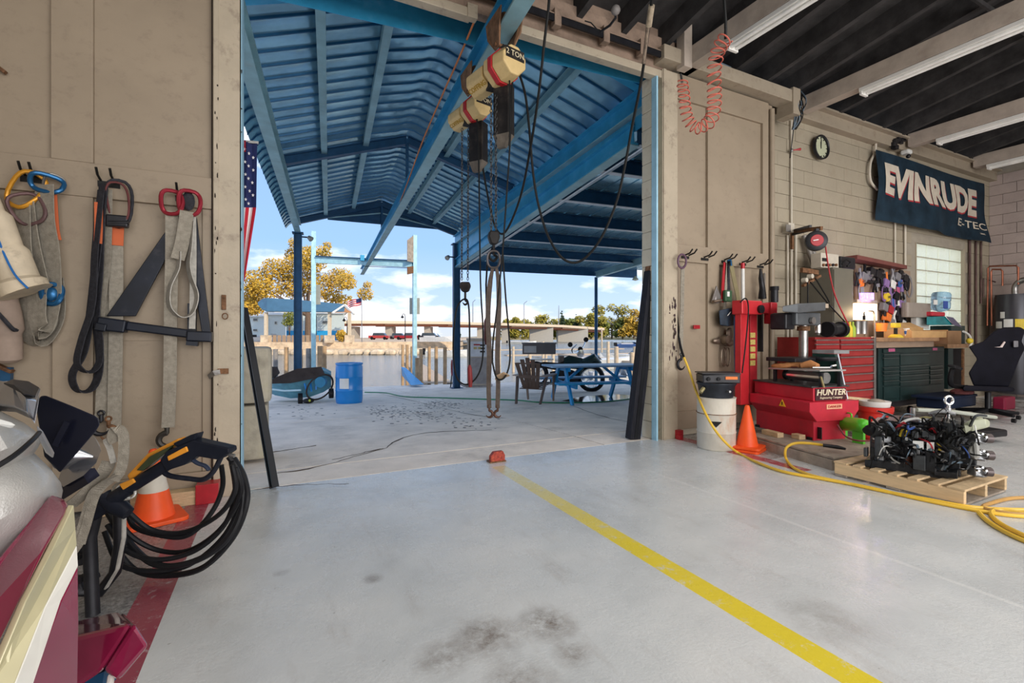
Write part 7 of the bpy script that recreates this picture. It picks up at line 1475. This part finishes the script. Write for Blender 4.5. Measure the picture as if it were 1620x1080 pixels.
prism(-L_-.05, -.02, [(.02,.40),(.46,.40),(.46,.54),(.02,.54)], 'upper_body', mr, .008)
prism(-L_-.05, -.02, [(.0,.54),(.5,.54),(.5,.555),(.0,.555)], 'top_plate', M('dark_top',(.06,.06,.06),.5,.3,var=.4), .002)
for a in (-L_+.02, -.05): B().bar(mp(a, .03, -.0), mp(a, .03, .03), .06, .08).build('foot', blackm, bl_)
nrm_ = u1; Tn = frame(mp(.041-.06, .24, .47), u2, UP); 
pl_ = B(Tn).box(-.20,.20,-.062,.062,-.002,.008).build('brand_plate', M('plate_maroon_black',(.05,.01,.015),.4), bl_)
text('HUNTER', .085, Tn @ Matrix.Translation((0,.018,.010)), M('cream_letters',(.75,.65,.48),.5), pl_, sx=1.15, bold=.002, shear=.15); text('Engineering Company', .032, Tn @ Matrix.Translation((0,-.035,.010)), MC['cream_letters'], pl_, sx=1.05, shear=.15)
Tt_ = frame(mp(.042, .22, .35), u2, UP); st_ = B(Tt_).box(-.1,.1,-.025,.025,-.002,.004).build('orange_sticker', M('sticker_peach',(.8,.4,.25),.5), bl_); text('DANGER', .035, Tt_ @ Matrix.Translation((0,0,.006)), red, st_, sx=1.2)
Tw = frame(mp(-.30, -.094, .35), u1, UP); wl_ = B(Tw).add([(-.045,-.035,0),(.045,-.035,0),(0,.04,0),(-.045,-.035,.004),(.045,-.035,.004),(0,.04,.004)], [(0,2,1),(3,4,5),(0,1,4,3),(1,2,5,4),(2,0,3,5)]).build('warning_triangle', M('tri_yellow',(.9,.5,.03),.5), bl_)
B(Tw).box(-.006,.006,-.02,.014,.004,.006).build('exclamation_mark', blackm, wl_)
prism(-.04, .045, [(.05,.02),(.06,.02),(.06,.14),(.05,.14)], 'seam', blackm, 0)
B().cyl(mp(-.52,.22,.635), mp(-.08,.22,.635), .055, n=24).build('polished_cylinder', chrome, bl_); B().cyl(mp(-.56,.22,.635), mp(-.52,.22,.635), .062, n=20).build('cylinder_cap', blackm, bl_); B().cyl(mp(-.08,.22,.635), mp(-.05,.22,.635), .06, n=20).build('cylinder_cap', steel, bl_)
B().bar(mp(-.65,.22,.70), mp(.03,.22,.72), .34, .015).build('shelf_plate', M('shelf_grey',(.4,.38,.36),.4,.5), bl_)
for a in (-.6, .0): B().bar(mp(a,.10,.55), mp(a,.10,.70), .03, .03).build('upright', blackm, bl_); B().bar(mp(a,.34,.55), mp(a,.34,.70), .03, .03).build('upright', blackm, bl_)
B().tube([mp(.03,.1,.55), mp(.04,.05,.66)], .012, 6).build('brass_valve', MC['brass_dull'], bl_)
gl = thing('leather_gloves', 'orange-tan leather glove and rag on top of the red machine', 'gloves', mp(-.4,.2,.73)); lt_ = M('glove_tan', (.62,.27,.10), .8, var=.2, bump=.6, bs=20)
B().tube(bez([mp(-.66,.12,.725), mp(-.52,.14,.74), mp(-.42,.2,.76), mp(-.36,.22,.745)], 6), [.02,.025,.03,.03,.03,.035,.03,.03,.035,.03,.025,.03,.03,.03,.03,.03,.03,.03,.02], 8).build('glove', lt_, gl); B().tube([mp(-.34,.2,.75), mp(-.26,.24,.77), mp(-.17,.24,.75)], [.03,.045,.03], 10).build('glove', lt_, gl)
wr2 = thing('wrench', 'chrome adjustable wrench lying on the red machine shelf', 'wrench', mp(-.05,.2,.73)); B().tube([mp(-.14,.14,.74), mp(-.03,.26,.745)], .010, 8).build('handle', chrome, wr2); B().tube([mp(-.03,.26,.745), mp(-.0,.24,.765), mp(-.01,.30,.77)], .012, 6).build('jaw', chrome, wr2)
# plate arm behind, ladder-like dark green cart
crt = thing('green_floor_jack', 'dark green sloping steel cart behind the red machine', 'cart', G(1345,672)); gnd = M('cart_green', (.015,.06,.05), .4, .3, var=.3)
B().solid([W(1320,560,3.2), W(1326,560,3.2), W(1349,664,3.0), W(1342,668,3.0), W(1322,660,3.2)], (.0,.25,0)).build('side_plate', gnd, crt, bev=.004); B().bar(W(1325,560,3.17), W(1347,662,2.98), .012, .02).build('pale_edge', MC['pale_flange'], crt); B().lathe([(.1,-.02),(.14,-.02),(.15,0),(.14,.02),(.1,.02)], W(1303,567,3.3), n=20, ring=True).build('round_tray_rim', blackm, crt)
B().bar(W(1302,556,3.4), W(1326,556,3.4), .25, .04).build('grey_tray', M('tray_grey',(.35,.36,.37),.4,.4), crt)
B().bar(W(1337,620,3.1), W(1328,636,3.1), .01, .01).build('strut', steel, crt)
# green air tank
gt = thing('green_air_tank', 'bright green portable air tank on the floor behind the platform', 'air tank', G(1350,690)); gtm = M('tank_green', (.10,.55,.03), .3, .1, var=.06, coat=.3); a_, b_ = W(1322,668,3.05), W(1372,674,2.62)
dv_ = (b_-a_).normalized(); B().lathe([(.0,-.02),(.045,.0),(.068,.04),(.072,.08),(.072,(b_-a_).length-.08),(.065,(b_-a_).length-.03),(.04,(b_-a_).length),(0,(b_-a_).length+.01)], a_, dv_, n=28).build('tank', gtm, gt)
B().tube(bez([a_.lerp(b_,.2)+UP*.07, a_.lerp(b_,.22)+UP*.11, a_.lerp(b_,.5)+UP*.11, a_.lerp(b_,.52)+UP*.07], 5), .009, 6).build('handle', gtm, gt); B().bar(a_.lerp(b_,.3)+(F*-1).lerp(YV,.3)*.074+UP*.01, a_.lerp(b_,.6)+(F*-1).lerp(YV,.3)*.074+UP*.01, .006, .03).build('red_label', red, gt)
for t_ in (.2, .75): B().bar(a_.lerp(b_,t_)-UP*.05, Vector((a_.lerp(b_,t_).x, a_.lerp(b_,t_).y, .01)), .1, .04).build('foot', gtm, gt)
B().tube(bez([W(1325,672,2.7), W(1338,690,2.6), W(1360,697,2.5), W(1390,696,2.5)], 6), .008, 6).build('red_lead', MC['drum_blue'] if False else M('dull_red_lead',(.2,.03,.03),.5), gt)
# buckets
p = G(1384,688); p = Vector((W(1384,660,3.05).x, 3.05, 0)); zr = W(1384,642,3.05).z
rbkt = thing('red_bucket', 'red plastic bucket beside the green air tank', 'bucket', p); B().lathe([(.0,.0),(.135,.0),(.165,zr-.05),(.175,zr-.05),(.178,zr),(.16,zr),(.155,.03),(0,.03)], p, n=32).build('bucket', M('bucket_red',(.62,.03,.02),.4,var=.08), rbkt)
for z_ in (.82, .9): B().lathe([(.165,zr*z_),(.176,zr*z_+.004),(.165,zr*z_+.01)], p, n=32).build('rib', MC['bucket_red'], rbkt)
B().tube([p+UP*(zr-.03)+Vector((.19*math.cos(a), .19*math.sin(a), .12*math.sin(a)*0-.09*math.sin((a+2.6)))) for a in [-2.6+k*.2 for k in range(11)]], .004, 6).build('wire_handle', steel, rbkt)
wbk = thing('white_bucket', 'shallow white bucket with rags nested in the red bucket', 'bucket', p+UP*zr); B().lathe([(.0,zr+.0),(.14,zr+.0),(.15,zr+.05),(.152,zr+.06),(.14,zr+.06),(0,zr+.045)], p, n=28).build('bucket', white, wbk); B().ball(p+UP*(zr+.055)+Vector((.03,0,0)), (.10,.08,.025), 12, 6).build('rag', woodg, wbk)
wbn = thing('wood_bundle', 'stack of pale wood offcuts on the floor by the red chest', 'wood', Vector((W(1352,650,3.2).x, 3.2, 0)))
for k in range(4): B().bar(W(1335+2*k,628+8*k,3.25), W(1372,632+8*k,3.2), .06, .03).build('offcut', wood, wbn)
# ---- pallet
q0 = G(1320,752); q1 = G(1525,803); pe = (q1-q0); pn = Vector((-pe.y, pe.x, 0)).normalized()
if pn.x < 0: pn = -pn
pn = (pn+Vector((0,.0,0))).normalized(); PW = .72; PH = .125; Lp = pe.length; pu = pe.normalized()
pal = thing('wooden_pallet', 'pine shipping pallet carrying the black engine', 'pallet', q0.lerp(q1,.5)); pale = M('fresh_pine', (.72,.52,.30), .6, var=.12, scale=5, bump=.2, bs=40, stretch=(1,1,8), dirt=(.35,.2,.1), damt=.3)
PT = lambda a, b_, z: q0+pu*a+pn*b_+UP*z
for b_, m in ((.02,pale),(PW/2,wood),(PW-.02,wood)): B().bar(PT(0,b_,.065), PT(Lp,b_,.065), .038, .088).build('stringer', m, pal, bev=.003)
for k in range(7): a = .045+k*(Lp-.09)/6; w_ = .10 if k in (0,6) else .062; B().solid([PT(a-w_/2,0,.109), PT(a+w_/2,0,.109), PT(a+w_/2,PW,.109), PT(a-w_/2,PW,.109)], UP*.016).build('deck_board', wood, pal, bev=.002)
for a in (.05, Lp/2, Lp-.05): B().solid([PT(a-.045,0,.004), PT(a+.045,0,.004), PT(a+.045,PW,.004), PT(a-.045,PW,.004)], UP*.016).build('bottom_board', woodg, pal, bev=.002)
# ---- outboard powerhead on the pallet
eng = thing('outboard_engine', 'black bare outboard engine block with wiring and lifting ring on the pallet', 'engine', PT(Lp/2, PW/2, .125))
ed = lambda px: 4.02-(px-1370)/205*.55
def E(px, py, dd=0): return D(px, py, ed(px)+dd)
eb = M('engine_black', (.018,.020,.024), .35, .3, var=.5, scale=25, dirt=(.14,.14,.15), damt=.5, ds=18); eb2 = M('engine_dark_grey', (.05,.055,.06), .4, .4, var=.3, scale=20); alu = M('cast_alloy', (.42,.43,.45), .35, .8, var=.3, scale=30); pwt = M('milky_plastic', (.50,.52,.38), .4, trans=.2)
def ebox(px0, px1, py0, py1, dd0, dd1, nm, m, bev=.008): return B().solid([E(px0,py1,dd0), E(px1,py1+ (px1-px0)*.16,dd0), E(px1,py0+(px1-px0)*.06,dd0), E(px0,py0,dd0)], (F*.7+RT*.7)*(dd1-dd0)).build(nm, m, eng, bev=bev)
ebox(1368,1500,727,738,-.12,.35,'base_flange',eb,.006)
ebox(1376,1400,668,728,-.08,.3,'cylinder_bank',eb2); ebox(1398,1440,665,735,-.06,.32,'crankcase',eb); ebox(1438,1482,680,742,-.10,.3,'engine_block',eb); ebox(1480,1520,672,748,-.04,.3,'exhaust_block',eb); ebox(1515,1545,675,740,.0,.25,'intake_block',eb)
ebox(1444,1464,720,742,-.16,-.08,'ribbed_cover',eb2,.004); ebox(1478,1515,745,752,-.14,.1,'foot_plate',eb,.004); ebox(1462,1482,712,745,-.14,-.08,'bracket',eb,.01)
B().cyl(E(1503,668,-.1), E(1502,722,-.1), .048, n=20).build('starter_motor', eb2, eng); B().cyl(E(1500,661,-.1), E(1500,669,-.1), .035, n=16).build('starter_cap', steel, eng); B().cyl(E(1501,641,-.1), E(1500,662,-.1), [.012][0], n=10).build('lift_shaft', chrome, eng); B().cyl(E(1500,645,-.1), E(1500,652,-.1), .018, n=12).build('lift_collar', alu, eng)
c = E(1501,633,-.1); B().tube([c+RT*(.030*math.cos(a))+UP*(.030*math.sin(a)) for a in [k*PI/10 for k in range(20)]], .0095, 8, closed=True).build('lifting_ring', chrome, eng)
B().lathe([(0,-.03),(.16,-.03),(.19,-.015),(.19,.015),(.15,.03),(0,.03)], E(1470,668,.12), n=32).build('flywheel', eb, eng)
B().tube(bez([E(1372,683,-.1), E(1380,676,-.06), E(1392,672,0), E(1402,665,.05)], 5), [.04]*4+[.034]*12, 12).build('intake_hose', black, eng)
ebox(1383,1396,690,722,-.14,-.06,'ribbed_tank',eb2,.012); ebox(1366,1372,708,722,-.12,-.05,'side_lug',eb2,.006)
for px, py in ((1448,687),(1464,686),(1474,690)): B().cbox(E(px,py,-.14), .05, .04, .05, Matrix.Rotation(.4,3,'Z')).build('coil_box', eb2, eng, bev=.006)
o = ebox(1444,1461,697,708,-.165,-.15,'white_label',white,.001); ebox(1466,1478,699,712,-.16,-.145,'white_label',white,.001); ebox(1427,1443,690,700,-.14,-.06,'fuse_box',eb,.004); ebox(1432,1436,692,696,-.150,-.14,'white_mark',white,.001)
B().tube([E(1484,700,-.14), E(1486,706,-.14), E(1487,712,-.14)], [.010,.014,.012], 8).build('yellow_connector', tcol[4], eng); B().lathe([(.0,-.02),(.035,-.02),(.035,.0),(0,.0)], E(1440,729,-.13), F*-1, n=16).build('copper_cap', cop, eng)
# carburettors: three stacked alloy bodies on the right
for k, (x, y) in enumerate(((1550,692),(1552,719),(1550,745))):
    ca = thing('x', None, None) if False else None
    cbd = B().cbox(E(x-4,y,-.02), .09, .08, .075, Matrix.Rotation(-.5,3,'Z')).build('carburettor', alu, eng, bev=.012)
    B().lathe([(.020,-.01),(.032,-.01),(.034,.03),(.028,.034),(.020,.03)], E(x+10,y+1,-.03), (RT*1-F*.2), n=18, ring=True).build('throat_ring', M('throat_dark',(.10,.08,.08),.4,.5), cbd)
    for j in range(4): B().lathe([(0,-.01),(.009,-.01),(.009,.01),(0,.01)], E(x-9+6*j,y-6+5*(j%2),-.07), F*-1, n=8).build('screw', chrome, cbd)
    B().tube([E(x-6,y+8,-.06), E(x+6,y+9,-.06)], .008, 6).build('linkage', alu, cbd)
B().tube(bez([E(1540,706,-.05), E(1536,716,-.08), E(1545,722,-.1), E(1543,700,-.05)], 5), .018, 8).build('fuel_bowl_hose', M('clear_hose',(.4,.4,.38),.3), eng)
# milky reservoir
B().loft([[E(1520,672,-.1),E(1524,680,-.1),E(1524,680,0),E(1520,672,0)],[E(1535,664,-.12),E(1538,682,-.12),E(1538,682,.05),E(1535,664,.05)],[E(1560,662,-.08),E(1562,676,-.08),E(1562,676,.08),E(1560,662,.08)],[E(1566,666,-.02),E(1566,674,-.02),E(1566,674,.06),E(1566,666,.06)]]).build('milky_reservoir', pwt, eng, smooth=True, bev=.01); B().cyl(E(1546,660,-.03), E(1546,665,-.03), .03, n=14).build('reservoir_cap', pwt, eng)
B().loft([[E(1518,675,-.12),E(1520,677,-.12),E(1520,677,-.05),E(1518,675,-.05)],[E(1526,672,-.13),E(1528,685,-.13),E(1528,685,-.06),E(1526,672,-.06)],[E(1538,674,-.12),E(1536,680,-.12),E(1536,680,-.05),E(1538,674,-.05)]]).build('milky_cup', pwt, eng, smooth=True)
wc_ = [black, red, black, white, black, cab, black, black, eb2, cab, cab, M('wire_blue',(.03,.08,.3),.5), black, MC['wire_bluegrey'], cab]
rw = random.Random(3)
for k in range(90):
    x = rw.uniform(1385,1545); y = rw.uniform(664,732); x2 = x+rw.uniform(-34,34); y2 = y+rw.uniform(-22,30); x2 = min(max(x2,1376),1560); y2 = min(y2,742)
    hh_ = rw.uniform(-16,12); B().tube(bez([E(x,y,-.12), E((x+x2)/2+rw.uniform(-6,6), (y+y2)/2+hh_, -.16-rw.random()*.03), E(x2,y2,-.12)], 5), rw.choice((.003,.004,.006,.009)), 5).build('wire', rw.choice(wc_), eng)
for k in range(95):
    x = rw.uniform(1380,1530); y = rw.uniform(662,735); r_ = rw.uniform(.010,.026)
    if k % 3 == 0: B().lathe([(0,-.02),(r_*.6,-.02),(r_*.6,.0),(r_*.3,.01),(0,.01)], E(x,y,-.13), (F*-1+RT*rw.uniform(-.6,.6)), n=10).build('bolt', rw.choice((alu, eb2, steel)), eng)
    else: B().cbox(E(x,y,-.10), r_*2.2, r_*2, r_*rw.uniform(1.2,3), Matrix.Rotation(rw.uniform(-1,1),3,'Z')).build('fitting', rw.choice((eb,eb2,eb,alu)), eng, bev=.004)
for pts, r_, m in (([(1425,670),(1436,664),(1452,662),(1462,666)],.010,white),([(1418,680),(1424,672),(1432,668)],.014,red),([(1424,690),(1428,680),(1436,684),(1432,690)],.009,tcol[4]),([(1394,694),(1400,710),(1412,726),(1424,733)],.007,MC['clear_hose']),([(1430,700),(1434,715),(1430,732)],.018,black),([(1475,672),(1478,690),(1476,700)],.012,black),([(1506,664),(1512,680),(1506,686)],.010,eb2),([(1455,662),(1465,660),(1478,662)],.008,M('ochre_hose',(.4,.35,.15),.5)),([(1470,655),(1490,650),(1512,655)],.014,alu)):
    B().tube(bez([E(x,y,-.13) for x, y in pts], 5), r_, 8).build('engine_hose', m, eng)
B().cyl(E(1444,645,.0), E(1444,664,.0), .018, n=10).build('stud', steel, eng); B().tube(bez([E(1396,662,0), E(1402,655,0), E(1412,658,0)], 4), .012, 6).build('fuel_rail', alu, eng)
# dark flat parts tray behind the engine
trz = thing('engine_cowl_tray', 'long low dark tray and pale tubes on the floor behind the engine', 'tray', Vector((W(1500,655,2.6).x, 2.6, 0))); B().bar(Vector((W(1440,650,2.7).x,2.7,.10)), Vector((W(1560,655,2.5).x,2.5,.10)), .4, .08).build('tray', blackm, trz, bev=.02); B().tube([W(1450,648,2.5), W(1500,650,2.4), W(1575,660,2.3)], .02, 8).build('tube', M('pale_tube',(.4,.42,.36),.5), trz)
# ---- yellow air hoses
yh = M('yellow_hose', (.80,.50,.05), .4, var=.08)
def hose(lab, pts, r=.0125, m=yh, pre=()):
    P3 = [D(*q) for q in pre]+[G(x, y, .014) for x, y in pts]; o = B().tube(bez(P3, 8), r, 8).build('air_hose', m); return tag(o, lab, 'hose')
hose('long yellow air hose from the right door down across the floor to the right edge', [(1168,716),(1200,732),(1240,746),(1300,757),(1370,770),(1450,788),(1540,806),(1600,815),(1660,818)], pre=[(1082,565,5.35),(1090,585,5.3),(1100,615,5.2),(1112,645,4.85),(1130,678,4.72),(1150,702,4.66)])
hose('second yellow air hose curving off the platform edge and along the floor', [(1245,728),(1256,740),(1285,752),(1340,764),(1400,777),(1470,790),(1540,802),(1620,806),(1680,805)], pre=[(1302,704,4.45),(1280,701,4.45),(1258,701,4.5),(1245,707,4.5),(1242,717,4.5)])
ht = thing('blow_gun', 'dark metal air hose coupler lying on the platform', 'coupler', G(1320,706,zt3)); B().tube([D(1302,704,4.4), D(1325,707,4.35), D(1338,710,4.3)], [.016,.018,.01], 10).build('body', blackm, ht)
hose('coiled yellow hose end at the right picture edge, outermost loop', [(1700,880),(1640,862),(1600,846),(1565,826),(1548,810)], .014); hose('coiled yellow hose end at the right picture edge, inner loop', [(1700,868),(1650,858),(1610,842),(1580,826),(1568,812),(1580,806),(1620,812)], .014)
hose('brown-yellow hose curving behind the pallet end at the right edge', [(1700,790),(1640,787),(1600,788),(1570,795),(1556,803),(1600,812),(1680,815)], .013, M('brown_yellow_hose',(.50,.28,.08),.5))
B().tube(bez([D(1070,490,5.6), D(1075,540,5.5), D(1082,566,5.35)], 6), .014, 8).build('hose_tail', black, lab='black end of the air hose hanging at the right door', cat='hose')
